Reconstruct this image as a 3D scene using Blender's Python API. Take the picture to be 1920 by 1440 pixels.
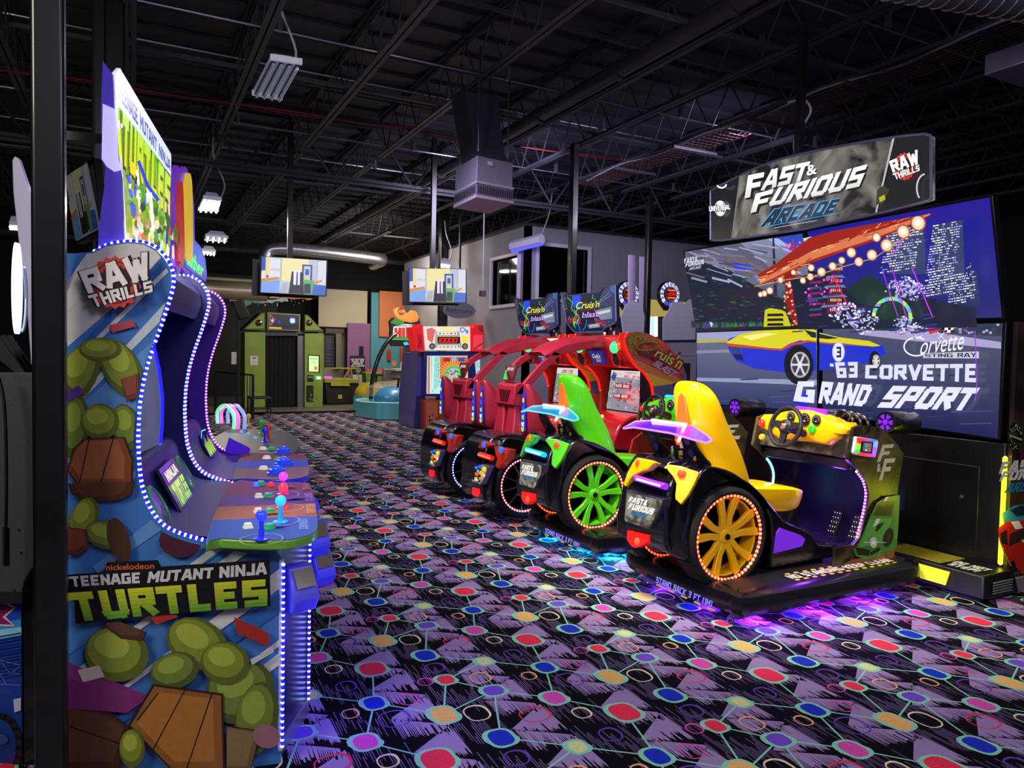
import bpy, bmesh, math, random
import numpy as np
from mathutils import Vector, Matrix
for o in list(bpy.data.objects): bpy.data.objects.remove(o)
S = bpy.context.scene; COL = S.collection
PI = math.pi
# ------------------------------------------------------------ camera
F = 1370.0; CH = 1.6
YAW = math.atan(712/F); PT = math.atan(54.3/F); RO = math.atan(.0197)
FW = np.array([math.sin(YAW)*math.cos(PT), math.cos(YAW)*math.cos(PT), -math.sin(PT)])
_r0 = np.array([math.cos(YAW), -math.sin(YAW), 0.]); _u0 = np.cross(_r0, FW)
RT = _r0*math.cos(RO)+_u0*math.sin(RO); UP = _u0*math.cos(RO)-_r0*math.sin(RO)
CP = np.array([0, 0, CH])
cam = bpy.data.cameras.new('camera'); cam.sensor_width = 36; cam.lens = 36*F/1920; cam.clip_end = 200; cam.clip_start = .05
co = bpy.data.objects.new('camera', cam); COL.objects.link(co)
M = Matrix((RT, UP, -FW)).transposed().to_4x4(); M.translation = Vector(CP); co.matrix_world = M
S.camera = co
S.view_settings.view_transform = 'Standard'; S.view_settings.look = 'None'; S.view_settings.gamma = 1
S.view_settings.use_curve_mapping = False; S.view_settings.exposure = 0.0
w = bpy.data.worlds.new('world'); S.world = w; w.use_nodes = True
w.node_tree.nodes['Background'].inputs[0].default_value = (.40, .38, .66, 1)
w.node_tree.nodes['Background'].inputs[1].default_value = .14
def lin(c):
    if isinstance(c, str): c = tuple(int(c[i:i+2], 16)/255 for i in (0, 2, 4))
    return tuple(x/12.92 if x <= .04045 else ((x+.055)/1.055)**2.4 for x in c[:3])
def area(name, loc, tgt, size, e, col='ffffff', sy=None, spread=None):
    l = bpy.data.lights.new(name, 'AREA'); l.energy = e; l.color = lin(col); l.size = size
    if sy: l.shape = 'RECTANGLE'; l.size_y = sy
    if spread: l.spread = spread
    o = bpy.data.objects.new(name, l); COL.objects.link(o); o.location = loc
    o.rotation_euler = (Vector(tgt)-Vector(loc)).to_track_quat('-Z', 'Y').to_euler(); return o
def point(name, loc, e, col, r=.05):
    l = bpy.data.lights.new(name, 'POINT'); l.energy = e; l.color = lin(col); l.shadow_soft_size = r
    o = bpy.data.objects.new(name, l); COL.objects.link(o); o.location = loc; return o
# ceiling fixtures of the room that are behind or above the picture, plus added fill lamps that have no fixture
area('room_fill_light', (1.2, -1.5, 4.3), (1.6, 1.0, 0), 1.6, 85, 'efe6ff')
area('room_fill_light', (4.6, -.8, 4.3), (4.6, 2.0, 0), 1.6, 80, 'f3e2ff')
area('room_fill_light', (-2.6, .6, 3.6), (.2, 3.4, .9), 1.2, 100, 'fff4e4')
area('room_fill_light', (1.9, 6.8, 3.85), (1.9, 6.8, 0), 1.0, 40, 'e6dcff')
area('room_fill_light', (1.2, 13.5, 3.8), (1.2, 13.5, 0), 1.4, 100, 'fff2dc')
area('room_fill_light', (6.0, 16.8, 3.9), (3.2, 21, 0), 1.5, 150, 'fff0d8')
area('room_fill_light', (7.5, 23.0, 3.6), (7.5, 25, 0), 2.5, 120, 'fff0d8')
area('room_fill_light', (4.6, 9.2, 4.0), (6.6, 12.6, 2.4), 1.0, 90, 'ded8ff')  # added fill for the office front wall, no fixture there
area('room_fill_light', (5.2, 15.5, 3.9), (6.7, 15.5, 2.4), 1.0, 45, 'fff0e0')  # second added fill, for the office side wall
area('room_fill_light', (1.9, 3.4, 4.2), (3.7, 3.9, .8), .7, 40, 'fff2e4', spread=.9)  # narrow lamp added to brighten the yellow seat unit
area('room_fill_light', (1.6, 6.0, 4.2), (3.9, 6.2, .8), 1.0, 48, 'ffeef4', spread=1.6)  # wider lamp added to brighten the green unit and red cabinets
area('room_fill_light', (7.0, 6.6, 4.1), (7.4, 9.6, 2.2), .8, 45, 'e4dcff')  # added to brighten the grey sign backs, not a real fixture
# ------------------------------------------------------------ rays through the photograph
def ray(px, py): return FW+RT*((px-960)/F)+UP*((720-py)/F)
def onZ(px, py, z=0.): r = ray(px, py); return CP+r*((z-CH)/r[2])
def onX(px, py, x): r = ray(px, py); return CP+r*(x/r[0])
def onY(px, py, y): r = ray(px, py); return CP+r*(y/r[1])
def onP(px, py, p, n): r = ray(px, py); p = np.asarray(p, float); n = np.asarray(n, float); return CP+r*(np.dot(p-CP, n)/np.dot(r, n))
def atD(px, py, d): return CP+ray(px, py)*d
# ------------------------------------------------------------ materials
_mc = {}
def mat(col, rough=.5, metal=0., em=0., emcol=None, bump=0., scale=60, coat=0., trans=0., alpha=1., var=0., name=None):
    k = (col, rough, metal, em, emcol, bump, scale, coat, trans, alpha, var)
    if k in _mc: return _mc[k]
    m = bpy.data.materials.new(name or 'surface'); m.use_nodes = True; nt = m.node_tree; b = nt.nodes['Principled BSDF']
    I = b.inputs; c = lin(col)
    I['Base Color'].default_value = (*c, 1); I['Roughness'].default_value = rough; I['Metallic'].default_value = metal
    if coat: I['Coat Weight'].default_value = coat; I['Coat Roughness'].default_value = .08
    if trans: I['Transmission Weight'].default_value = trans
    if alpha < 1: I['Alpha'].default_value = alpha
    if em: I['Emission Color'].default_value = (*lin(emcol or col), 1); I['Emission Strength'].default_value = em
    if var or bump:
        t = nt.nodes.new('ShaderNodeTexCoord'); n = nt.nodes.new('ShaderNodeTexNoise'); n.inputs['Scale'].default_value = scale
        n.inputs['Detail'].default_value = 4; nt.links.new(t.outputs['Object'], n.inputs['Vector'])
        if bump:
            bp = nt.nodes.new('ShaderNodeBump'); bp.inputs['Strength'].default_value = bump; bp.inputs['Distance'].default_value = .004
            nt.links.new(n.outputs['Fac'], bp.inputs['Height']); nt.links.new(bp.outputs['Normal'], I['Normal'])
        if var:
            r = nt.nodes.new('ShaderNodeValToRGB'); r.color_ramp.elements[0].position = .3; r.color_ramp.elements[1].position = .7
            r.color_ramp.elements[0].color = (*[x*(1-var) for x in c], 1); r.color_ramp.elements[1].color = (*[min(1, x*(1+var)) for x in c], 1)
            nt.links.new(n.outputs['Fac'], r.inputs['Fac']); nt.links.new(r.outputs['Color'], I['Base Color'])
    _mc[k] = m; return m
def emit(col, s=1.): return mat('000000', .5, em=s, emcol=col)
def attr_mat(name, em=0., rough=.5, noise=0., nscale=300, coat=0., base=1.):
    m = bpy.data.materials.new(name); m.use_nodes = True; nt = m.node_tree; b = nt.nodes['Principled BSDF']
    a = nt.nodes.new('ShaderNodeVertexColor'); a.layer_name = 'Col'; src = a.outputs['Color']
    if noise:
        t = nt.nodes.new('ShaderNodeTexCoord'); n = nt.nodes.new('ShaderNodeTexNoise'); n.inputs['Scale'].default_value = nscale
        nt.links.new(t.outputs['Object'], n.inputs['Vector'])
        mr = nt.nodes.new('ShaderNodeMapRange'); mr.inputs['To Min'].default_value = 1-noise; mr.inputs['To Max'].default_value = 1+noise
        mr.inputs['From Min'].default_value = .3; mr.inputs['From Max'].default_value = .7
        nt.links.new(n.outputs['Fac'], mr.inputs['Value'])
        v = nt.nodes.new('ShaderNodeVectorMath'); v.operation = 'SCALE'
        nt.links.new(src, v.inputs[0]); nt.links.new(mr.outputs['Result'], v.inputs['Scale']); src = v.outputs['Vector']
    b.inputs['Roughness'].default_value = rough
    if coat: b.inputs['Coat Weight'].default_value = coat
    if em:
        nt.links.new(src, b.inputs['Emission Color']); b.inputs['Emission Strength'].default_value = em
        b.inputs['Base Color'].default_value = (.01, .01, .01, 1)
    else: nt.links.new(src, b.inputs['Base Color'])
    return m
ART = attr_mat('printed_artwork', 0, .4, .06, 40, coat=.15)
ART2 = attr_mat('deck_artwork', 0, .6, .06, 40)
SCR = attr_mat('lit_display', 1.08, .25)
SCR2 = attr_mat('bright_display', 1.3, .3)
DIM = attr_mat('dim_display', .11, .3)
# ------------------------------------------------------------ mesh building
class MB:
    def __init__(s): s.v = []; s.f = []; s.mi = []; s.c = []
    def add(s, vs, fs, mi=0, col=None):
        n = len(s.v); s.v += [tuple(map(float, p)) for p in vs]
        s.f += [tuple(i+n for i in f) for f in fs]; s.mi += [mi]*len(fs)
        if col is not None and callable(col): s.c += [col(p) for p in vs]
        else: s.c += [lin(col) if col is not None else (1, 1, 1)]*len(vs)
        return s
    def box(s, a, b, mi=0, col=None):
        x0, y0, z0 = a; x1, y1, z1 = b
        return s.add([(x0, y0, z0), (x1, y0, z0), (x1, y1, z0), (x0, y1, z0), (x0, y0, z1), (x1, y0, z1), (x1, y1, z1), (x0, y1, z1)],
              [(0, 3, 2, 1), (4, 5, 6, 7), (0, 1, 5, 4), (1, 2, 6, 5), (2, 3, 7, 6), (3, 0, 4, 7)], mi, col)
    def hexa(s, P, mi=0, col=None):   # 8 points bottom loop, top loop
        return s.add(P, [(0, 3, 2, 1), (4, 5, 6, 7), (0, 1, 5, 4), (1, 2, 6, 5), (2, 3, 7, 6), (3, 0, 4, 7)], mi, col)
    def prism(s, A, B, mi=0, col=None):   # two loops of points
        n = len(A); return s.add(list(A)+list(B), [tuple(range(n))[::-1], tuple(range(n, 2*n))]+[(i, (i+1) % n, (i+1) % n+n, i+n) for i in range(n)], mi, col)
    def loft(s, L, mi=0, col=None, closed=True, caps=True):
        n = len(L[0]); vs = [p for l in L for p in l]; fs = []
        for k in range(len(L)-1):
            for i in range(n if closed else n-1): j = (i+1) % n; fs.append((k*n+i, k*n+j, (k+1)*n+j, (k+1)*n+i))
        if caps and closed: fs += [tuple(range(n))[::-1], tuple(range((len(L)-1)*n, len(L)*n))]
        return s.add(vs, fs, mi, col)
    def tube(s, path, r, n=8, mi=0, col=None, caps=True, flat=None):
        P = [Vector(p) for p in path]; L = []; up = None
        for i, p in enumerate(P):
            d = (P[min(i+1, len(P)-1)]-P[max(i-1, 0)]).normalized()
            if up is None: up = d.orthogonal().normalized()
            up = (up-d*up.dot(d)).normalized(); sd = d.cross(up)
            rr = r[i] if hasattr(r, '__len__') else r
            L.append([tuple(p+up*math.cos(2*PI*k/n)*rr+sd*math.sin(2*PI*k/n)*rr) for k in range(n)])
        return s.loft(L, mi, col, True, caps)
    def cyl(s, a, b, r, n=20, mi=0, col=None): return s.tube([a, b], r, n, mi, col)
    def lathe(s, c, ax, prof, n=24, mi=0, col=None, closed=False):   # prof: (radius, height)
        ax = Vector(ax).normalized(); u = ax.orthogonal().normalized(); v = ax.cross(u); c = Vector(c)
        L = [[tuple(c+ax*h+(u*math.cos(2*PI*k/n)+v*math.sin(2*PI*k/n))*r) for k in range(n)] for r, h in prof]
        if closed: L.append(L[0])
        return s.loft(L, mi, col, True, not closed)
    def ball(s, c, r, n=12, mi=0, col=None, sq=(1, 1, 1)):
        m = max(4, n//2); c = Vector(c); L = []
        for i in range(m+1):
            t = PI*i/m; rr = max(1e-4, math.sin(t)); L.append([(c.x+r*sq[0]*rr*math.cos(2*PI*k/n), c.y+r*sq[1]*rr*math.sin(2*PI*k/n), c.z-r*sq[2]*math.cos(t)) for k in range(n)])
        return s.loft(L, mi, col)
def obj(name, mb, mats, parent=None, bev=0, smooth=True, ang=35, seg=2):
    me = bpy.data.meshes.new(name); me.from_pydata(mb.v, [], mb.f)
    if not isinstance(mats, (list, tuple)): mats = [mats]
    for m in mats: me.materials.append(m)
    if len(mats) > 1: me.polygons.foreach_set('material_index', mb.mi)
    if any(m.name.endswith(('artwork', 'display', 'carpet_pile')) or 'display' in m.name or 'artwork' in m.name for m in mats):
        ca = me.color_attributes.new('Col', 'FLOAT_COLOR', 'POINT')
        ca.data.foreach_set('color', np.array([(*c, 1) for c in mb.c], dtype=np.float32).ravel())
    me.update()
    o = bpy.data.objects.new(name, me); COL.objects.link(o)
    if smooth:
        me.polygons.foreach_set('use_smooth', [True]*len(me.polygons)); me.set_sharp_from_angle(angle=math.radians(ang))
    if bev:
        b = o.modifiers.new('bevel', 'BEVEL'); b.width = bev; b.segments = seg; b.limit_method = 'ANGLE'; b.angle_limit = math.radians(40)
    if parent: o.parent = parent; o.matrix_parent_inverse = Matrix.Translation(-parent.location)
    return o
def thing(name, label, cat, loc=(0, 0, 0), group=None, kind=None):
    o = bpy.data.objects.new(name, None); COL.objects.link(o); o.location = tuple(map(float, loc)); o.empty_display_size = .1
    return tag(o, label, cat, group, kind)
def tag(o, label, cat, group=None, kind=None):
    o['label'] = label; o['category'] = cat
    if group: o['group'] = group
    if kind: o['kind'] = kind
    return o
def struct(o): o['kind'] = 'structure'; return o
def dup(root, off=(0, 0, 0), rot=None, label=None):
    r = root.copy(); COL.objects.link(r); r.location = Vector(root.location)+Vector(off)
    if label: r['label'] = label
    for ch in list(root.children):
        c = ch.copy(); COL.objects.link(c); c.parent = r; c.matrix_parent_inverse = ch.matrix_parent_inverse.copy()
        for g in list(ch.children):
            d = g.copy(); COL.objects.link(d); d.parent = c; d.matrix_parent_inverse = g.matrix_parent_inverse.copy()
    return r
def cr(pts, n=6, closed=False):   # smooth curve through points
    P = [np.array(p, float) for p in pts]; out = []; m = len(P)
    rng = range(m if closed else m-1)
    for i in rng:
        g = (lambda k: P[k % m]) if closed else (lambda k: P[min(max(k, 0), m-1)])
        p0, p1, p2, p3 = g(i-1), g(i), g(i+1), g(i+2)
        for k in range(n):
            t = k/n; out.append(.5*((2*p1)+(-p0+p2)*t+(2*p0-5*p1+4*p2-p3)*t*t+(-p0+3*p1-3*p2+p3)*t**3))
    if not closed: out.append(P[-1])
    return out
# ------------------------------------------------------------ lettering
GL = {}
def _g(ch, w_, *st): GL[ch] = (w_, st)
_g('A', 4, [(-.3, 0), (1.4, 6), (2.6, 6), (4.3, 0)], [(.4, 1.6), (3.6, 1.6)]); _g('B', 4, [(0, 0), (0, 6), (3.4, 6), (4, 5), (3.4, 3.1), (4, 2), (4, 0.6), (3.4, 0), (0, 0)], [(0, 3.1), (3.4, 3.1)])
_g('C', 4, [(4.5, 6), (0, 6), (0, 0), (4.5, 0)]); _g('D', 4, [(0, 0), (0, 6), (3, 6), (4, 5), (4, 1), (3, 0), (0, 0)])
_g('E', 3.6, [(4.1, 6), (0, 6), (0, 0), (4.1, 0)], [(0, 3), (3.6, 3)]); _g('F', 3.6, [(4.3, 6), (0, 6), (0, 0)], [(0, 3), (3.6, 3)])
_g('G', 4, [(4.5, 6), (0, 6), (0, 0), (4, 0), (4, 2.9), (2.3, 2.9)]); _g('H', 4, [(0, 0), (0, 6)], [(4, 0), (4, 6)], [(0, 3), (4, 3)])
_g('I', 0, [(0, 0), (0, 6)]); _g('J', 3, [(3, 6), (3, 0), (0, 0), (0, 1.6)]); _g('K', 3.8, [(0, 0), (0, 6)], [(3.8, 6), (.6, 3.1), (3.8, 0)])
_g('L', 3.4, [(0, 6), (0, 0), (4.0, 0)]); _g('M', 5, [(0, 0), (0, 6), (2.5, 2.4), (5, 6), (5, 0)]); _g('N', 4, [(0, 0), (0, 6), (4, 0), (4, 6)])
_g('O', 4, [(.6, 0), (0, .8), (0, 5.2), (.6, 6), (3.4, 6), (4, 5.2), (4, .8), (3.4, 0), (.6, 0)]); _g('P', 3.8, [(0, 0), (0, 6), (3.8, 6), (3.8, 2.7), (0, 2.7)])
_g('Q', 4, [(.6, 0), (0, .8), (0, 6), (4, 6), (4, 0), (.6, 0)], [(2.6, 1.6), (4.4, -.6)]); _g('R', 4, [(0, 0), (0, 6), (3.8, 6), (3.8, 3), (0, 3)], [(1.8, 3), (4, 0)])
_g('S', 3.8, [(4.4, 6), (0, 6), (0, 3), (3.8, 3), (3.8, 0), (-.6, 0)]); _g('T', 4, [(-.5, 6), (4.5, 6)], [(2, 6), (2, 0)])
_g('U', 4, [(0, 6), (0, .8), (.6, 0), (3.4, 0), (4, .8), (4, 6)]); _g('V', 4, [(0, 6), (2, 0), (4, 6)]); _g('W', 5.6, [(0, 6), (1.3, 0), (2.8, 4.6), (4.3, 0), (5.6, 6)])
_g('X', 4, [(0, 0), (4, 6)], [(0, 6), (4, 0)]); _g('Y', 4, [(0, 6), (2, 3), (4, 6)], [(2, 3), (2, 0)]); _g('Z', 4, [(0, 6), (4, 6), (0, 0), (4, 0)])
_g('0', 3.6, [(0, 0), (0, 6), (3.6, 6), (3.6, 0), (0, 0)]); _g('1', 1.2, [(0, 5), (1.2, 6), (1.2, 0)]); _g('2', 3.6, [(0, 6), (3.6, 6), (3.6, 3), (0, 3), (0, 0), (3.6, 0)])
_g('3', 3.6, [(-.4, 6), (3.6, 6), (3.6, 0), (-.4, 0)], [(.3, 3), (3.6, 3)]); _g('6', 3.6, [(4.0, 6), (0, 6), (0, 0), (3.6, 0), (3.6, 3.2), (0, 3.2)])
_g('9', 3.6, [(3.6, 3), (0, 3), (0, 6), (3.6, 6), (3.6, 0), (0, 0)]); _g("'", .3, [(.2, 6.3), (0, 4.8)]); _g('!', 0, [(0, 6), (0, 2)], [(0, .6), (0, 0)]); _g('-', 2, [(0, 3), (2, 3)])
_g('.', 0, [(0, .4), (0, 0)]); _g(':', 0, [(0, 4.4), (0, 4)], [(0, 1.4), (0, 1)]); _g('(', 1, [(1, 6.6), (0, 5), (0, 1), (1, -.6)]); _g(')', 1, [(0, 6.6), (1, 5), (1, 1), (0, -.6)])
_g('&', 3.8, [(3.8, 2.6), (2.2, 0), (.4, 0), (0, 1.6), (2.6, 4.6), (2.2, 6), (1, 6), (.6, 4.6), (4, 0)]); _g(' ', 1.6)
def block(s, th=1.5):
    """heavy block lettering -> quads in unit box (x to width, y 0..1)"""
    x = 0; q = []; h = th/2
    for ch in s.upper():
        wd, st = GL[ch]
        for pl in st:
            for (a, b) in zip(pl[:-1], pl[1:]):
                A = np.array(a, float); B = np.array(b, float); d = B-A; L = np.hypot(*d)
                if L < 1e-6: continue
                d /= L; n = np.array([-d[1], d[0]])*h
                ea = h if (a is not pl[0] or (abs(d[1]) > .5 and a[1] in (0, 6)) or len(pl) == 2 and ch in 'AHVWXYKMNT/') else 0
                eb = h if (b is not pl[-1] or (abs(d[1]) > .5 and b[1] in (0, 6)) or tuple(pl[-1]) == tuple(pl[0])) else 0
                if tuple(pl[-1]) == tuple(pl[0]): ea = eb = h
                A2 = A-d*ea; B2 = B+d*eb
                q.append([(x+p[0], p[1]) for p in (A2-n, B2-n, B2+n, A2+n)])
        x += wd+th+.75
    W = x-.75
    return [[((p[0]+h)/(W), min(1.03, max(-.03, (p[1]+h)/(6+th)))) for p in f] for f in q], W/(6+th)
def clip_poly(subj, clip):   # subject any, clip convex (Sutherland-Hodgman)
    ar = sum(a[0]*b[1]-b[0]*a[1] for a, b in zip(clip, clip[1:]+clip[:1])); s = 1 if ar > 0 else -1; out = list(subj)
    for a, b in zip(clip, clip[1:]+clip[:1]):
        inp = out; out = []
        if not inp: break
        f = lambda p: s*((b[0]-a[0])*(p[1]-a[1])-(b[1]-a[1])*(p[0]-a[0]))
        for p, q in zip(inp, inp[1:]+inp[:1]):
            fp, fq = f(p), f(q)
            if fp >= 0: out.append(p)
            if (fp >= 0) != (fq >= 0): t = fp/(fp-fq); out.append((p[0]+(q[0]-p[0])*t, p[1]+(q[1]-p[1])*t))
    return out
_tc = {}
def fonttext(s, shear=0., off=0.):
    k = (s, shear, off)
    if k in _tc: return _tc[k]
    c = bpy.data.curves.new('t', 'FONT'); c.body = s; c.shear = shear; c.offset = off; c.resolution_u = 3; c.fill_mode = 'FRONT' if hasattr(c, 'fill_mode') else c.fill_mode
    o = bpy.data.objects.new('t', c); COL.objects.link(o); me = o.to_mesh()
    V_ = np.array([(v.co.x, v.co.y) for v in me.vertices]); Fc = [tuple(p.vertices) for p in me.polygons]
    o.to_mesh_clear(); bpy.data.objects.remove(o); bpy.data.curves.remove(c)
    lo = V_.min(0); hi = V_.max(0); asp = (hi[0]-lo[0])/(hi[1]-lo[1]); V_ = (V_-lo)/(hi-lo)
    _tc[k] = (V_, Fc, asp); return _tc[k]
class Art:
    """layers of flat printed shapes on a surface: hit(px,py)->point, n->normal; or a frame with uv coordinates"""
    def __init__(s, hit, n, dz=.0005, start=1): s.hit = hit; s.n = np.asarray(n, float)/np.linalg.norm(n); s.mb = MB(); s.k = start; s.dz = dz
    def P(s, x, y): return s.hit(x, y)+s.n*(s.k*s.dz)
    def poly(s, pts, col, step=True):
        p = [s.P(*q) for q in pts]; s.mb.add(p, [tuple(range(len(p)))], 0, col)
        if step: s.k += 1
        return s
    def polys(s, L, col):
        for q in L: s.poly(q, col, False)
        s.k += 1; return s
    def grad(s, quad, c0, c1, n=8):   # quad tl,tr,br,bl ; colour from top to bottom
        a, b, c, d = [np.array(q, float) for q in quad]; c0 = np.array(lin(c0)); c1 = np.array(lin(c1))
        for i in range(n):
            t0, t1 = i/n, (i+1)/n; P4 = [a+(d-a)*t0, b+(c-b)*t0, b+(c-b)*t1, a+(d-a)*t1]
            v = [s.P(*p) for p in P4]; m = len(s.mb.v); s.mb.v += [tuple(p) for p in v]; s.mb.f.append((m, m+1, m+2, m+3)); s.mb.mi.append(0)
            e0 = tuple(c0+(c1-c0)*t0); e1 = tuple(c0+(c1-c0)*t1); s.mb.c += [e0, e0, e1, e1]
        s.k += 1; return s
    def line(s, pts, wd, col, step=True):
        for a, b in zip(pts[:-1], pts[1:]):
            a = np.array(a, float); b = np.array(b, float); d = b-a; L = np.hypot(*d)
            if L < 1e-9: continue
            d /= L; n = np.array([-d[1], d[0]])*wd/2; a = a-d*wd*.3; b = b+d*wd*.3
            s.poly([a-n, b-n, b+n, a+n], col, False)
        if step: s.k += 1
        return s
    def ell(s, cx, cy, rx, ry, col, n=20, rot=0., step=True):
        c, q = math.cos(rot), math.sin(rot)
        return s.poly([(cx+rx*math.cos(t)*c-ry*math.sin(t)*q, cy+rx*math.cos(t)*q+ry*math.sin(t)*c) for t in [2*PI*i/n for i in range(n)]], col, step)
    def ring(s, cx, cy, rx, ry, wd, col, n=24, a0=0, a1=2*PI, rot=0.):
        c, q = math.cos(rot), math.sin(rot)
        s.line([(cx+rx*math.cos(t)*c-ry*math.sin(t)*q, cy+rx*math.cos(t)*q+ry*math.sin(t)*c) for t in [a0+(a1-a0)*i/n for i in range(n+1)]], wd, col); return s
    def _map(s, quad, u, v):   # quad: tl,tr,br,bl ; u right, v up
        a, b, c, d = [np.array(q, float) for q in quad]; top = a+(b-a)*u; bot = d+(c-d)*u; return bot+(top-bot)*v
    def btext(s, t, quad, col, th=1.5, shear=0., col2=None):
        fs, _ = block(t, th); c1 = np.array(lin(col)); c2 = np.array(lin(col2)) if col2 else c1
        e_ = 0
        if col2:
            nb = 7
            for i in range(nb):
                v0, v1 = i/nb-(.1 if i == 0 else 0), (i+1)/nb+(.1 if i == nb-1 else 0); cc = tuple(c2+(c1-c2)*(i+.5)/nb)
                for f in fs:
                    e_ += 1
                    g = clip_poly([tuple(p) for p in f], [(-9, v0), (9, v0), (9, v1), (-9, v1)])
                    if len(g) > 2: m = len(s.mb.v); s.mb.v += [tuple(s.P(*s._map(quad, p[0]+shear*(p[1]-.5), p[1]))+s.n*3e-5*e_) for p in g]; s.mb.f.append(tuple(range(m, m+len(g)))); s.mb.mi.append(0); s.mb.c += [cc]*len(g)
            s.k += 1+int(e_*3e-5/s.dz); return s
        for f in fs:
            e_ += 1; v = [s.P(*s._map(quad, p[0]+shear*(p[1]-.5), p[1]))+s.n*3e-5*e_ for p in f]; m = len(s.mb.v)
            s.mb.v += [tuple(p) for p in v]; s.mb.f.append(tuple(range(m, m+4))); s.mb.mi.append(0)
            s.mb.c += [tuple(c1)]*4
        s.k += 1+int(e_*3e-5/s.dz); return s
    def ftext(s, t, quad, col, shear=0., off=0.):
        V_, Fc, _ = fonttext(t, shear, off); s.mb.add([s.P(*s._map(quad, p[0], p[1])) for p in V_], Fc, 0, col); s.k += 1; return s
    def make(s, name, m, parent=None): return obj(name, s.mb, m, parent, smooth=False)
def planeart(p, n, dz=.0005, start=1):
    p = np.asarray(p, float); n = np.asarray(n, float)
    return Art(lambda x, y: onP(x, y, p, n), n, dz, start)
def uvart(o, u, v, n, dz=.0005, start=1):
    o, u, v = [np.asarray(q, float) for q in (o, u, v)]
    return Art(lambda x, y: o+u*x+v*y, n, dz, start)
def beads(mb, path, r, sp, n=6):
    P = [np.array(p, float) for p in path]; L = [np.linalg.norm(b-a) for a, b in zip(P[:-1], P[1:])]; tot = sum(L); m = max(2, int(tot/sp)); 
    for i in range(m+1):
        t = tot*i/m; k = 0
        while k < len(L)-1 and t > L[k]: t -= L[k]; k += 1
        p = P[k]+(P[k+1]-P[k])*min(1, t/max(L[k], 1e-9)); mb.ball(p, r, n)
    return mb
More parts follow.
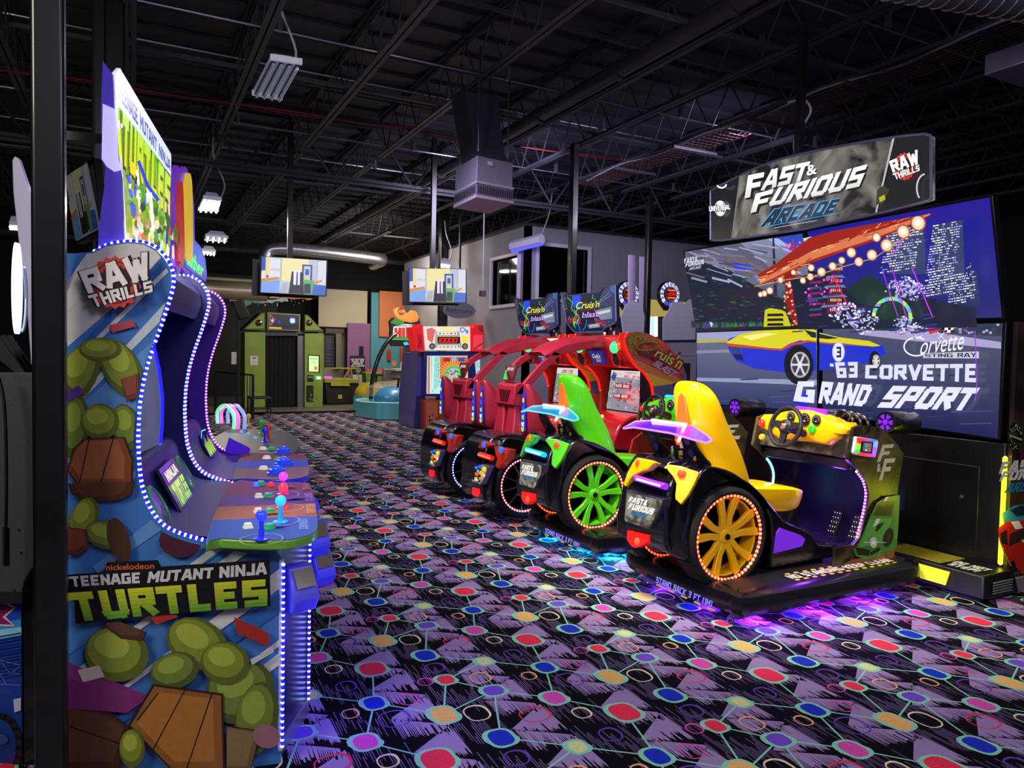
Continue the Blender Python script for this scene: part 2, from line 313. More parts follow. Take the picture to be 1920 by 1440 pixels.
# ============================================================ ROOM
rng = random.Random(7)
def carpet():
    """woven pattern: repeat of .90 x .917 m; strips of jagged violet wedges, outlined stones joined by lines, loose rings"""
    O = np.array([1.978, 3.542]); A = np.array([.902, .003]); B = np.array([.010, .917])
    V_ = []; Fc = []; C_ = []
    def pl(pts, z, c):
        n = len(V_); V_.extend([(p[0], p[1], z) for p in pts]); Fc.append(tuple(range(n, n+len(pts)))); C_.extend([c]*len(pts))
    vio = lin('8f7ba0'); vio2 = lin('6a5a80'); mint = lin('7fc7a2')
    r = random.Random(3)
    for strip in (-.585, -.08):
        N = 26
        for k in range(3):
            j0 = -.905+k/3+(0 if strip < -.3 else .0)
            for i in range(N):
                x0 = i/N; x1 = (i+1)/N; xm = (x0+x1)/2; X0 = strip+.24*x0; X1 = strip+.24*x1; Xm = strip+.24*xm
                top0 = j0+.155*x0; top1 = j0+.155*x1
                sp = (.005+.105*r.random()**2.8)*min(1, .3+xm*1.2)
                b = j0-.02-.085*xm+sp*(.9 if r.random() < .6 else .3)
                if b < top0-.004: pl([(X0, b), (Xm, b-.01-.03*r.random()), (X1, b), (X1, top1), (X0, top0)], .0004, vio)
                t0 = j0-.006-.165*x0; t1 = j0-.006-.165*x1
                b2 = j0-.19-.05*xm+(.12*r.random()**2.6)*min(1, .1+xm*1.1)
                if i % 2 == 0: b2 -= .03*r.random()
                if b2 < t1-.004: pl([(X0, b2), (Xm, b2-.02*r.random()), (X1*.3+X0*.7, b2), (X1, t1), (X0, t0)] if r.random() < .5 else [(X0, b2), (X1, b2), (X1, t1), (X0, t0)], .0004, vio)
        for i in range(22):      # fine hatch in the black band right of the strip
            x = strip+.245+.262*i/22
            for k in range(3):
                if r.random() < .92:
                    j0 = -.905+k/3; a = j0-.05-.14*(i/22)+.16*r.random(); L = .06+.15*r.random()
                    pl([(x, a), (x+.0035, a-.01), (x+.0062, a+L), (x+.001, a+L)], .0004, vio2)
    def stone(i, j, rx, ry, c, th=.018, z=.0010, sk=0):
        n = 22; o = []; q = []
        for t in range(n):
            a = 2*PI*t/n; ca, sa = math.cos(a), math.sin(a); e = .72
            sx = math.copysign(abs(ca)**e, ca); sy = math.copysign(abs(sa)**e, sa)
            o.append((i+(rx+th*(1.5 if ca*sa < 0 else .9))*sx+sk*sy*.02, j+(ry+th*(1.0 if ca < 0 else .8))*sy)); q.append((i+rx*sx+sk*sy*.02, j+ry*sy))
        pl(o, z, mint); pl(q, z+.0003, c)
    def ring(i, j, rx, ry, c, th=.012):
        n = 20; e = .8
        for t in range(n):
            a, b = 2*PI*t/n, 2*PI*(t+1)/n
            def q(an, k):
                ca, sa = math.cos(an), math.sin(an); w_ = th*(.7+.7*max(0, math.cos(an-.6)))
                return (i+(rx+k*w_)*math.copysign(abs(ca)**e, ca), j+(ry+k*w_)*math.copysign(abs(sa)**e, sa))
            pl([q(a, 0), q(b, 0), q(b, 1), q(a, 1)], .0011, c)
    RED = lin('d8324a'); YEL = lin('d9ac5e'); BLU = lin('1c2fa8'); LEM = lin('c9cf86'); MAG = lin('c94a9c'); PUR = lin('6a49b4'); CRM = lin('dcd3a0'); ORG = lin('e0a667')
    pts = dict(red=(0, 0), b1=(-.105, -.388), b2=(-.668, -.955), lem=(-.386, -.17), mag=(-.245, -.725), pur=(-.495, -.52), sred=(-.677, -.298), yel=(-.83, -.645))
    def ln(a, b, wd=.007):
        a = np.array(a); b = np.array(b); d = b-a; d = d/np.hypot(*d); n = np.array([-d[1], d[0]])*wd; pl([a-n, b-n, b+n, a+n], .0008, mint)
    P_ = pts; e = lambda p, i, j: (p[0]+i, p[1]+j)
    for a, b in [(P_['red'], P_['b1']), (P_['b1'], e(P_['yel'], 1, 0)), (P_['b1'], P_['mag']), (P_['mag'], e(P_['red'], 0, -1)), (P_['lem'], P_['b1']), (P_['lem'], e(P_['b2'], 0, 1)),
                 (P_['lem'], P_['sred']), (P_['sred'], P_['yel']), (P_['sred'], P_['pur']), (P_['pur'], P_['yel']), (P_['pur'], P_['b2']), (P_['pur'], P_['mag'])]: ln(a, b, .0048)
    stone(0, 0, .070, .082, RED); stone(*P_['b1'], .050, .062, BLU); stone(*P_['b2'], .056, .068, BLU); stone(*P_['lem'], .040, .046, LEM)
    stone(*P_['mag'], .054, .064, MAG); stone(*P_['pur'], .054, .052, PUR); stone(*P_['sred'], .044, .052, RED, .016); stone(*P_['yel'], .058, .080, YEL)
    for (i, j, a, b, c) in [(-.676, -.70, .056, .070, CRM), (-.498, -.356, .050, .054, ORG), (-.243, -.446, .034, .040, ORG), (-.682, -.134, .050, .052, PUR), (.062, -.425, .044, .052, MAG),
                            (-.062, -.582, .070, .072, PUR), (-.421, -.834, .072, .062, RED), (-.201, -.918, .040, .046, CRM), (-.789, -.276, .034, .038, MAG), (-.189, -.149, .046, .052, PUR)]:
        ring(i, j, a, b, lin('5a3f9c') if c is PUR else c, .010)
    V_ = np.array(V_); C_ = np.array(C_); n0 = len(V_)
    cells = []
    for i in range(-7, 13):
        for j in range(-4, 19):
            c = O+A*i+B*j
            if c[1] > 19.4 or c[1] < -.3: continue
            # keep what the room could show from near the camera
            if c[0] < -.9*1.0 and c[1] < 9: continue
            if c[0] > 2.2+c[1]*1.15 or c[0] < -2.6: continue
            cells.append((i, j))
    nv = n0*len(cells); co_ = np.zeros((nv, 3), np.float32); cc = np.ones((nv, 4), np.float32)
    loops = np.concatenate([np.array(f) for f in Fc]); tot = np.array([len(f) for f in Fc]); L_ = len(loops)
    allL = np.zeros(L_*len(cells), np.int32)
    for k, (i, j) in enumerate(cells):
        I_ = V_[:, 0]+i; J_ = V_[:, 1]+j
        co_[k*n0:(k+1)*n0, 0] = O[0]+A[0]*I_+B[0]*J_; co_[k*n0:(k+1)*n0, 1] = O[1]+A[1]*I_+B[1]*J_; co_[k*n0:(k+1)*n0, 2] = V_[:, 2]
        cc[k*n0:(k+1)*n0, :3] = C_; allL[k*L_:(k+1)*L_] = loops+k*n0
    # black ground of the carpet
    g = np.array([(-8, -4, 0), (16, -4, 0), (16, 19.7, 0), (-8, 19.7, 0)], np.float32)
    co_ = np.vstack([co_, g]); gc = np.ones((4, 4), np.float32); gc[:, :3] = lin('060509'); cc = np.vstack([cc, gc])
    allL = np.concatenate([allL, [nv, nv+1, nv+2, nv+3]]); tots = np.concatenate([np.tile(tot, len(cells)), [4]]); st = np.concatenate([[0], np.cumsum(tots)[:-1]])
    me = bpy.data.meshes.new('floor'); me.vertices.add(len(co_)); me.vertices.foreach_set('co', co_.ravel())
    me.loops.add(len(allL)); me.loops.foreach_set('vertex_index', allL.astype(np.int32)); me.polygons.add(len(tots)); me.polygons.foreach_set('loop_start', st.astype(np.int32)); me.polygons.foreach_set('loop_total', tots.astype(np.int32))
    ca = me.color_attributes.new('Col', 'FLOAT_COLOR', 'POINT'); ca.data.foreach_set('color', cc.ravel()); me.update(calc_edges=True); me.validate()
    cm = attr_mat('carpet_pile', 0, .95, .30, 420); cm.node_tree.nodes['Principled BSDF'].inputs['Specular IOR Level'].default_value = .1; me.materials.append(cm); o = bpy.data.objects.new('floor', me); COL.objects.link(o); struct(o)
carpet()
dark = mat('17171b', .8, var=.2, scale=3)
struct(obj('floor_concrete', MB().box((-8, 19.7, -.1), (16, 34, .002)), mat('77706a', .45, var=.2, scale=1.5)))
struct(obj('floor_slab', MB().box((-8, -4, -.2), (16, 19.7, -.02)), dark))
# deck: ribbed black steel
d = MB(); d.box((-9, -5, 5.12), (17, 35, 5.2))
for i in range(80): y = -4+i*.5; d.box((-9, y, 5.08), (17, y+.16, 5.12))
struct(obj('ceiling', d, mat('34343f', .55, var=.15, scale=2), smooth=False))
steel = mat('3b3b45', .45, var=.15, scale=5); steel2 = mat('2a2a32', .5)
def joist(x, y0, y1, zt=5.06, zb=4.5, web=True):
    m = MB(); 
    for z in (zb, zt):
        for s in (-1, 1):
            m.box((x+s*.032-.024, y0, z-.004), (x+s*.032+.024, y1, z+.006)); m.box((x+s*.012-.004, y0, z), (x+s*.012+.004, y1, z+(.05 if z == zb else -.05)))
    n = int((y1-y0)/.62)
    for i in range(n):
        a = y0+(y1-y0)*i/n; b = y0+(y1-y0)*(i+1)/n; c = (a+b)/2
        m.cyl((x, a, zt-.02), (x, c, zb+.02), .011, 5); m.cyl((x, c, zb+.02), (x, b, zt-.02), .011, 5)
    return struct(obj('ceiling_joist', m, steel, smooth=False))
for i in range(-5, 13):
    x = -.02+1.1*i
    if abs(x-4.4) < .1: x = 4.62
    joist(x, -3, 10.7); joist(x, 11.1, 21)
for (y, zb) in ((10.9, 4.15), (21.2, 4.3)):   # girders across
    m = MB()
    for z in (zb, 5.0): m.box((-8, y-.08, z-.012), (15, y+.08, z+.012)); m.box((-8, y-.01, z-.05), (15, y+.01, z+.05))
    for i in range(19): x = -8+i*1.25; m.cyl((x, y, 5), (x+.62, y, zb), .02, 6); m.cyl((x+.62, y, zb), (x+1.25, y, 5), .02, 6)
    struct(obj('ceiling_girder', m, steel2, smooth=False))
for k, y in enumerate((1.9, 3.5, 5.1, 6.6, 8.2, 9.6, 13.2, 15.5, 18)):   # bridging and conduits
    m = MB(); z = (4.53, 4.98)[k % 2]; m.box((-8, y, z), (15, y+.035, z+.035)); struct(obj('ceiling_bridging', m, steel, smooth=False))
cond = mat('8c8c98', .3, .8)
for k, (y, z) in enumerate(((2.6, 5.0), (4.4, 4.62), (5.9, 5.02), (7.2, 4.6), (8.9, 4.9), (10.2, 4.55), (12.1, 4.7), (14.2, 4.8))):
    m = MB(); m.cyl((-8, y, z), (14, y+.1, z), .011, 6)
    for i in range(8): m.box((-6+i*2.4, y-.02, z-.02), (-5.96+i*2.4, y+.03, z+.12))
    struct(obj('ceiling_conduit', m, cond, smooth=False))
# round spiral pipe
m = MB(); m.cyl((4.4, -2.5, 4.52), (4.4, 21, 4.52), .085, 20)
for i in range(14): m.cyl((4.4, -1.9+i*1.62, 4.52), (4.4, -1.82+i*1.62, 4.52), .1, 20)
m.cyl((4.52, -2.5, 4.44), (4.52, 12, 4.44), .014, 6)
tag(obj('sprinkler_pipe', m, mat('34343e', .35, .3)), 'long dark round pipe with coupling collars hanging under the joists', 'pipe')
# walls
for n_, a, b, c in (('wall_left', (-8.1, -4, 0), (-8, 34, 5.1), '15151a'), ('wall_back', (-8, 27, 0), (16, 27.1, 5.1), '17171b'), ('wall_right', (15.9, -4, 0), (16, 34, 5.1), '15151a')):
    struct(obj(n_, MB().box(a, b), mat(c, .85, var=.1, scale=2)))
# office box with two windows
grey = mat('8d8b93', .8, var=.04, scale=2)
cx, cy, ctop = 6.7, 12.4, 4.08
def wallrect(axis, c0, a0, a1, z1, holes, th=.12):
    """wall in plane x=c0 (axis 'x') or y=c0 ('y') from a0 to a1, z 0..z1, rectangular holes"""
    m = MB(); xs = sorted(set([a0, a1]+[h[0] for h in holes]+[h[1] for h in holes])); zs = sorted(set([0, z1]+[h[2] for h in holes]+[h[3] for h in holes]))
    for i in range(len(xs)-1):
        for j in range(len(zs)-1):
            xm = (xs[i]+xs[i+1])/2; zm = (zs[j]+zs[j+1])/2
            if any(h[0] < xm < h[1] and h[2] < zm < h[3] for h in holes): continue
            if axis == 'x': m.box((c0, xs[i], zs[j]), (c0+th, xs[i+1], zs[j+1]))
            else: m.box((xs[i], c0, zs[j]), (xs[i+1], c0+th, zs[j+1]))
    return m
w1 = [onX(925, 474, cx), onX(972, 560, cx)]; h1 = (w1[1][1], w1[0][1], 2.62, 3.55)
w2a = onY(1010, 460, cy); w2b = onY(1100, 552, cy); h2 = (w2a[0], w2b[0], 2.72, 3.72)
struct(obj('wall_office_side', wallrect('x', cx, cy, 19.5, ctop, [h1]), grey, smooth=False))
struct(obj('wall_office_front', wallrect('y', cy, cx, 15.9, ctop, [h2]), grey, smooth=False))
wf = mat('c9c4cf', .5); gl = mat('050507', .06, coat=.5)
def winframe(nm, axis, c, h, t=.07):
    a0, a1, z0, z1 = h; m = MB(); g = MB()
    B_ = (lambda p, q: m.box((c-.05, p[0], p[1]), (c+.06, q[0], q[1]))) if axis == 'x' else (lambda p, q: m.box((p[0], c-.05, p[1]), (q[0], c+.06, q[1])))
    B_((a0-t, z0-t), (a1+t, z0)); B_((a0-t, z1), (a1+t, z1+t)); B_((a0-t, z0), (a0, z1)); B_((a1, z0), (a1+t, z1))
    if axis == 'x': g.box((c+.05, a0, z0), (c+.06, a1, z1))
    else: g.box((a0, c+.05, z0), (a1, c+.06, z1))
    f = struct(obj(nm, m, wf, bev=.006)); obj('pane', g, gl, f)
winframe('window_1', 'x', cx, h1); winframe('window_2', 'y', cy, h2)
struct(obj('wall_office_back', MB().box((6.82, 19.4, 0), (15.9, 19.5, ctop)), grey))
# roof of the office box
struct(obj('wall_office_cap', MB().box((6.7, 12.4, ctop), (15.9, 19.5, ctop+.06)), mat('2c2c33', .8)))
# coloured walls of the far hall
def px_wall(nm, d_, x0, x1, y0, y1, c, ex=.08, z0=None, rough=.7):
    a = onY(x0, y1, d_); b = onY(x1, y0, d_)
    return struct(obj(nm, MB().box((a[0], d_, a[2] if z0 is None else z0), (b[0], d_+ex, b[2])), mat(c, rough, var=.06, scale=1.2)))
px_wall('wall_purple', 25.9, 651, 700, 607, 700, '8a5a8c', z0=0)
px_wall('wall_teal', 25.8, 695, 835, 556, 700, '4f93a4', z0=0)
px_wall('wall_orange', 25.7, 711, 808, 551, 631, 'c8764a')
px_wall('wall_shutter_header', 26.0, 597, 689, 546, 612, 'b7ae9b')
px_wall('wall_far_panel', 26.2, 380, 520, 520, 700, '2a2a2c', z0=0)
px_wall('wall_recess', 26.6, 596, 655, 612, 700, '8d857a', z0=0)
# steel columns
def column(px, d_, hw, label, ztop=5.05, y=1200, dx=0, extra=None):
    c = atD(px, y, d_); x, y_ = c[0], c[1]
    t = thing('steel_column', label, 'column', (x, y_, 0), kind='structure'); m = MB(); m.box((x-hw, y_-hw, 0), (x+hw, y_+hw, ztop)); obj('shaft', m, mat('0c0c0e', .32, coat=.3), t, bev=.012)
    obj('base_plate', MB().box((x-hw*2, y_-hw*2, 0), (x+hw*2, y_+hw*2, .02)), mat('0c0c0e', .4), t)
    return t, (x, y_)
blk = mat('0c0c0e', .32, coat=.3)
t, (x, y) = column(94, 2.42, .047, 'black steel column in the left foreground beside the blue sided cabinet', y=720)
px_c = dict(c1=(820, 11.35, .11), c2=(1195, 12.0, .075), c3=(1073, 10.0, .06))
column(820, 16.5, .09, 'black steel column behind the right hand hanging television'); column(1196, 12.0, .045, 'thin black post behind the round lit game wheels', 4.2); column(1075, 10.0, .05, 'black square post in front of the office window', 4.5, y=400)
# ============================================================ ARCADE ROW ON THE LEFT
ta = math.radians(10.4); TU = np.array([math.cos(ta), -math.sin(ta), 0]); TV = np.array([math.sin(ta), math.cos(ta), 0]); T0 = onZ(527, 1431)
Zv = np.array([0, 0, 1.])
def TP(u, v, z): return T0+TU*u+TV*v+Zv*z
def tm_uz(px, py, v=0.): d = onP(px, py, T0+TV*v, TV)-T0; return (float(d@TU), float(d[2]))
def tm_uv(px, py, z): d = onZ(px, py, z)-T0; return (float(d@TU), float(d@TV))
strip_px = [(173, 472), (200, 459), (240, 453), (270, 456), (293, 468), (310, 487), (320, 510), (321, 537), (313, 567), (300, 607), (283, 653), (267, 707), (258, 760), (255, 823), (258, 883), (263, 915), (273, 945), (288, 971), (307, 990), (332, 1002), (357, 1010), (386, 1017)]
STR = [tm_uz(*p) for p in strip_px]
OUT = [(0, 0), (0, .80), (-.03, .835), (-.25, .872)]+STR[::-1]+[(-.70, 1.925), (-.80, 1.92), (-.80, 0)]
PN = np.array([-1, 0, 0])
def raw_logo(art, cx, cy, sx, sy, ax=(1, 0), ay=(0, 1), k=1):
    """red saw disc with heavy stacked lettering; sx, sy half sizes, ax/ay right and down directions"""
    Q = lambda a, b: (cx+ax[0]*a*sx+ay[0]*b*sy, cy+ax[1]*a*sx+ay[1]*b*sy)
    for rr, c in ((.80, 'c23a30'), (.52, '2a1412')):
        P_ = []
        for i in range(36): r = rr*(1+(.07 if i % 2 else -.05)); P_.append(Q(r*math.cos(2*PI*i/36)*.86, r*math.sin(2*PI*i/36)))
        art.poly(P_, c)
    art.ring(*Q(0, 0), .66*sx*.86, .66*sy, .04*sx, '7c1d18')
    q1 = [Q(-.98, -.34), Q(.86, -.98), Q(1.0, -.12), Q(-.72, .36)]; q2 = [Q(-.72, .42), Q(1.0, -.06), Q(1.02, .30), Q(-.55, .80)]
    g = lambda q, e: [(p[0]+(p[0]-sum(z[0] for z in q)/4)*e, p[1]+(p[1]-sum(z[1] for z in q)/4)*e) for p in q]
    art.btext('RAW', g(q1, .05), '0c0b0b', 3.0); art.btext('THRILLS', g(q2, .05), '0c0b0b', 3.2)
    art.btext('RAW', q1, 'e9e6df', 1.9); art.btext('THRILLS', q2, 'e9e6df', 1.7)
def cab_shell(t, v0, v1, near_m, strip_near, strip_far, inner, wide_top=None):
    """side panels, back, roof, lower front, screen recess shared by the tall cabinets"""
    for k, v in enumerate((v0, v1-.02)):
        sp = obj('side_panel', MB().prism([TP(u, v, z) for u, z in OUT], [TP(u, v+.02, z) for u, z in OUT]), near_m if k == 0 else inner, t, ang=25)
        vv = v-.004 if k == 0 else v+.024
        path = [TP(u+.006, v+.010, z+.004) for u, z in cr(STR, 3)]
        st = obj('light_strip', MB().tube(path, .0055, 6), strip_near[0] if k == 0 else strip_far[0], sp)
        obj('led_bead', beads(MB(), path, .0068, .0205), strip_near[1] if k == 0 else strip_far[1], st)
    iu = lambda i, du=-.03, dz=0: (STR[i][0]+du, STR[i][1]+dz)
    hood = [(-.79, 1.90), (-.66, 1.90), iu(2, 0, -.03), iu(4, -.02, -.02), iu(6, -.025), iu(7, -.025), iu(8, -.03)]
    hood2 = [(a-.012, b-.014) for a, b in hood[2:]]
    L = hood+hood2[::-1]; obj('hood', MB().prism([TP(u, v0+.02, z) for u, z in L], [TP(u, v1-.02, z) for u, z in L]), inner, t, ang=25)
    obj('screen', MB().hexa([TP(-.66, v0+.04, 1.22), TP(-.64, v0+.04, 1.22), TP(-.64, v1-.04, 1.22), TP(-.66, v1-.04, 1.22), TP(-.70, v0+.04, 1.80), TP(-.68, v0+.04, 1.80), TP(-.68, v1-.04, 1.80), TP(-.70, v1-.04, 1.80)]), mat('05060c', .08, coat=.6), t)
    bz = MB(); 
    for a, b in ((v0+.02, v0+.12), (v1-.12, v1-.02)): bz.hexa([TP(-.64, a, 1.2), TP(-.60, a, 1.2), TP(-.60, b, 1.2), TP(-.64, b, 1.2), TP(-.68, a, 1.84), TP(-.64, a, 1.84), TP(-.64, b, 1.84), TP(-.68, b, 1.84)])
    bz.hexa([TP(-.68, v0+.02, 1.78), TP(-.62, v0+.02, 1.78), TP(-.62, v1-.02, 1.78), TP(-.68, v1-.02, 1.78), TP(-.60, v0+.02, 1.88), TP(-.5, v0+.02, 1.9), TP(-.5, v1-.02, 1.9), TP(-.60, v1-.02, 1.88)])
    obj('screen_surround', bz, mat('0c0d16', .35), t)
    obj('rear_body', MB().prism([TP(u, v0+.02, z) for u, z in ((-.79, .03), (-.72, .03), (-.72, 1.88), (-.79, 1.88))], [TP(u, v1-.02, z) for u, z in ((-.79, .03), (-.72, .03), (-.72, 1.88), (-.79, 1.88))]), mat('101014', .6), t)
    # speaker fascia: leans forward from under the screen to the controls, swelling out at the sides
    prof = cr([(-.66, 1.15), (-.57, 1.145), (-.53, 1.11), (-.505, 1.03), (-.465, .95), (-.40, .905), (-.26, .885)], 4); m = MB(); L = []
    n = 14
    for i in range(n+1):
        s = i/n; v = v0+.02+(v1-v0-.04)*s; e = .05*(abs(2*s-1)**3)
        L.append([TP(u-e*.2+.0, v, z+e*.25) for u, z in prof])
    m.loft(L, closed=False, caps=False); obj('speaker_fascia', m, inner, t)
    return prof
def console(t, v0, v1, bands, edge, under, grow=(.0, .0)):
    """wide control deck with coloured player sections; bands: (v from, v to, colour)"""
    z0, z1 = .865, .905
    o = [(-.27, v0+.0), (-.22, v0-.05), (-.02, v0-.12), (.06, v0-.10), (.115, v0-.03), (.135, v0+.12), (.14, (v0+v1)/2), (.135, v1-.20), (.10, v1-.05), (-.10, v1), (-.27, v1)]
    o = cr(o, 3, True)
    deck = obj('control_panel', MB().prism([TP(u, v, z0) for u, v in o], [TP(u, v, z1) for u, v in o]), [edge], t, bev=.008)
    a = uvart(TP(0, 0, z1), TU, TV, Zv)
    for (a0, a1, c, c2) in bands:
        p = clip_poly([tuple(q) for q in o], [(-.4, a0+.0), (.4, a0-.02), (.4, a1-.02), (-.4, a1)])
        if len(p) > 2: a.poly([(x*.985, y) for x, y in p], c, False)
    a.k += 1
    return deck, a, z1
def joystick(t, px, py, z, c, r=.021, glow=1.2):
    u, v = tm_uv(px, py, z); p = TP(u, v, z); j = obj('joystick', MB().lathe(p, (0, 0, 1), [(.030, 0), (.030, .004), (.012, .008), (.008, .05), (.010, .07), (.0, .075)], 12), mat(c, .2, em=.25), t)
    obj('ball', MB().ball(p+Zv*.088, r, 14), mat(c, .1, em=glow, coat=.5), j)
    return u, v
def button(t, px, py, z, c, r=.018, em=.5, sq=False):
    u, v = tm_uv(px, py, z); p = TP(u, v, z)
    obj('button', MB().lathe(p, (0, 0, 1), [(r*1.25, 0), (r*1.25, .006), (r, .008), (r, .016), (r*.8, .02), (0, .02)], 4 if sq else 14), mat(c, .3, em=em), t)
BLUE = (mat('1414c8', .3, em=1.6, emcol='1a1aff'), mat('ffffff', .3, em=7, emcol='a8b0ff'))
CYAN = (mat('1e3cc8', .3, em=1.4, emcol='2850ff'), mat('ffffff', .3, em=6, emcol='a0d0ff'))
VIOL = (mat('8a1ee0', .3, em=1.4, emcol='9a20ff'), mat('ffffff', .3, em=6, emcol='f0a0ff'))
navy = mat('1b1660', .5); purp = mat('3c1a88', .5)
# ---------- first cabinet: blue side art
V1 = 1.25
t = thing('arcade_cabinet', 'tall arcade cabinet with blue side art, blue light strips and lit sign, nearest the camera', 'arcade machine', TP(-.4, .6, 0))
prof = cab_shell(t, 0, V1, mat('3f78bd', .35, coat=.3), BLUE, CYAN, navy)
outl = [(523, 1055)]+[(386, 1022), (372, 1019)]+strip_px[::-1][1:]+[(150, 474), (120, 478)]
panel_px = [(527, 1431), (524, 1046), (450, 1034)]+[(x-3 if y > 480 else x, y+3) for x, y in strip_px[::-1]]+[(122, 478), (122, 1600)]
panel_px[0] = (527, 1431); panel_px[-1] = (60, 1520)
def onpanel(u, z): p = TP(u, 0, z); return p
a = Art(lambda x, y: onP(x, y, T0, TV), -TV, .0004)
def st(pts, c): 
    p = clip_poly(panel_px, list(pts))
    if len(p) > 2: a.poly(p, c)
r = random.Random(5)
# pale diagonal streaks over blue, direction up to the right
for (x0, y0, L, wd, c) in [(40, 900, 760, 210, '5d93cc'), (40, 700, 420, 190, 'cfd0cb'), (150, 560, 330, 60, 'dadad4'), (60, 640, 400, 70, 'd5d5cf'), (180, 640, 420, 40, 'c9cfd2'), (140, 760, 380, 30, 'bccbd6'), (110, 700, 300, 26, '2f66ae'), (250, 560, 200, 26, '2f66ae'),
                           (130, 980, 420, 26, '76a2cf'), (180, 1070, 400, 60, '5f94cc'), (60, 1260, 600, 110, '4c86c6'), (90, 1300, 560, 26, 'd9dcd8'), (150, 1350, 520, 22, 'd9dcd8'), (250, 1330, 420, 18, 'd3d8d8'), (300, 1400, 420, 30, 'dfe0da'), (200, 1180, 320, 20, 'c7d2da'), (350, 1220, 330, 34, 'd9dcd8'), (380, 1310, 260, 16, 'dfe0da'), (130, 1420, 600, 40, '2f66ae')]:
    an = math.radians(-46 if y0 < 900 else -36); d_ = np.array([math.cos(an), math.sin(an)]); n_ = np.array([-d_[1], d_[0]])*wd/2; p0 = np.array([x0, y0], float); p1 = p0+d_*L
    st([tuple(p0-n_*.3), tuple(p1-n_), tuple(p1+n_*.6), tuple(p0+n_*.2)], c)
st([(118, 480), (150, 470), (118, 560)], '3f78bd')
def blob(cx, cy, rx, ry, c, rot=0, n=16, e=0.): 
    st([(cx+rx*math.cos(q)*math.cos(rot)-ry*math.sin(q)*math.sin(rot), cy+rx*math.cos(q)*math.sin(rot)+ry*math.sin(q)*math.cos(rot)) for q in [2*PI*i/n for i in range(n)]], c)
def rock(cx, cy, rx, ry, rot, cols):     # smooth moss-green boulder: three nested printed tones
    blob(cx, cy, rx, ry, cols[0], rot); blob(cx-rx*.08, cy-ry*.12, rx*.84, ry*.80, cols[1], rot); blob(cx-rx*.15, cy-ry*.30, rx*.55, ry*.45, cols[2], rot)
MOSS = ('59641f', '7f8f2c', 'a3b240'); MOSS2 = ('4a5a22', '6d8230', '8fa63c')
def slab(pts, c0, c1, cracks=()):
    st(pts, '2b1a12'); cx = sum(p[0] for p in pts)/len(pts); cy = sum(p[1] for p in pts)/len(pts)
    st([(cx+(x-cx)*.95, cy+(y-cy)*.95) for x, y in pts], c0); st([(cx+(x-cx)*.8-3, cy+(y-cy)*.78-5) for x, y in pts], c1)
    for l in cracks: a.line(l, 2.2, '22140c')
# upper group of plain rocks, slabs and a banded log
rock(150, 700, 34, 62, .45, MOSS); rock(228, 690, 34, 60, -.5, MOSS); rock(190, 655, 40, 22, 0, MOSS); st([(206, 610), (250, 600), (256, 612), (212, 624)], 'b0474a'); slab([(228, 712), (262, 700), (262, 745), (240, 752)], '6e3c2e', '8a4a38'); slab([(122, 712), (136, 730), (134, 770), (122, 760)], '6e3c2e', '8a4a38')
rock(143, 800, 26, 60, .1, MOSS2); rock(238, 800, 26, 44, -.2, MOSS2); rock(190, 790, 36, 34, 0, MOSS); st([(124, 738), (150, 722), (160, 736), (134, 752)], '5b3c93')
slab([(140, 840), (160, 822), (236, 818), (252, 860), (250, 912), (150, 912), (128, 880)], '7a4224', '9a5a34', [[(170, 822), (150, 912)], [(215, 820), (190, 910)]])
slab([(130, 905), (255, 902), (250, 925), (226, 936), (160, 938), (138, 925)], '4c2a18', '5e3520')
rock(160, 972, 26, 44, .35, MOSS); rock(200, 1000, 38, 26, .3, MOSS2); slab([(122, 985), (166, 990), (172, 1022), (150, 1040), (122, 1034)], '633126', '7c4032'); blob(226, 1010, 20, 44, '4a2c20', -.3); blob(340, 1010, 40, 32, '4a2034', 0)
# lower group
slab([(120, 1310), (210, 1330), (250, 1360), (226, 1440), (120, 1440)], '4a2a1c', '5e3826', [[(120, 1350), (236, 1390)]])
st([(120, 1230), (200, 1264), (300, 1290), (240, 1330), (120, 1320)], '7c2a6e'); st([(120, 1230), (180, 1256), (170, 1276), (120, 1262)], '8f3a80')
rock(222, 1220, 60, 52, .2, MOSS); slab([(196, 1166), (220, 1158), (278, 1180), (270, 1196), (230, 1192)], '4b3124', '5f4030'); st([(150, 1250), (190, 1240), (200, 1262), (160, 1272)], 'cfc6b0')
rock(452, 1290, 66, 60, -.5, MOSS2); rock(482, 1340, 40, 70, .2, MOSS2)
rock(372, 1200, 60, 46, .5, MOSS); rock(330, 1250, 46, 34, -.3, MOSS2); rock(424, 1236, 46, 40, .2, MOSS)
st([(440, 1150), (505, 1180), (505, 1206), (446, 1180)], 'a32a22'); st([(286, 1150), (330, 1138), (336, 1150), (296, 1164)], 'b43228')
slab([(290, 1274), (420, 1292), (424, 1440), (330, 1440), (244, 1350)], '8c5a26', 'a8702f', [[(350, 1284), (290, 1396)], [(400, 1290), (350, 1438)], [(300, 1290), (262, 1340)]])
slab([(425, 1350), (490, 1360), (470, 1440), (425, 1440)], '6e5a38', '857046'); rock(252, 1392, 24, 36, 0, MOSS); blob(500, 1370, 26, 22, '9a6a74', .3)
st([(470, 1228), (512, 1206), (514, 1214), (474, 1238)], 'c3c8d2')
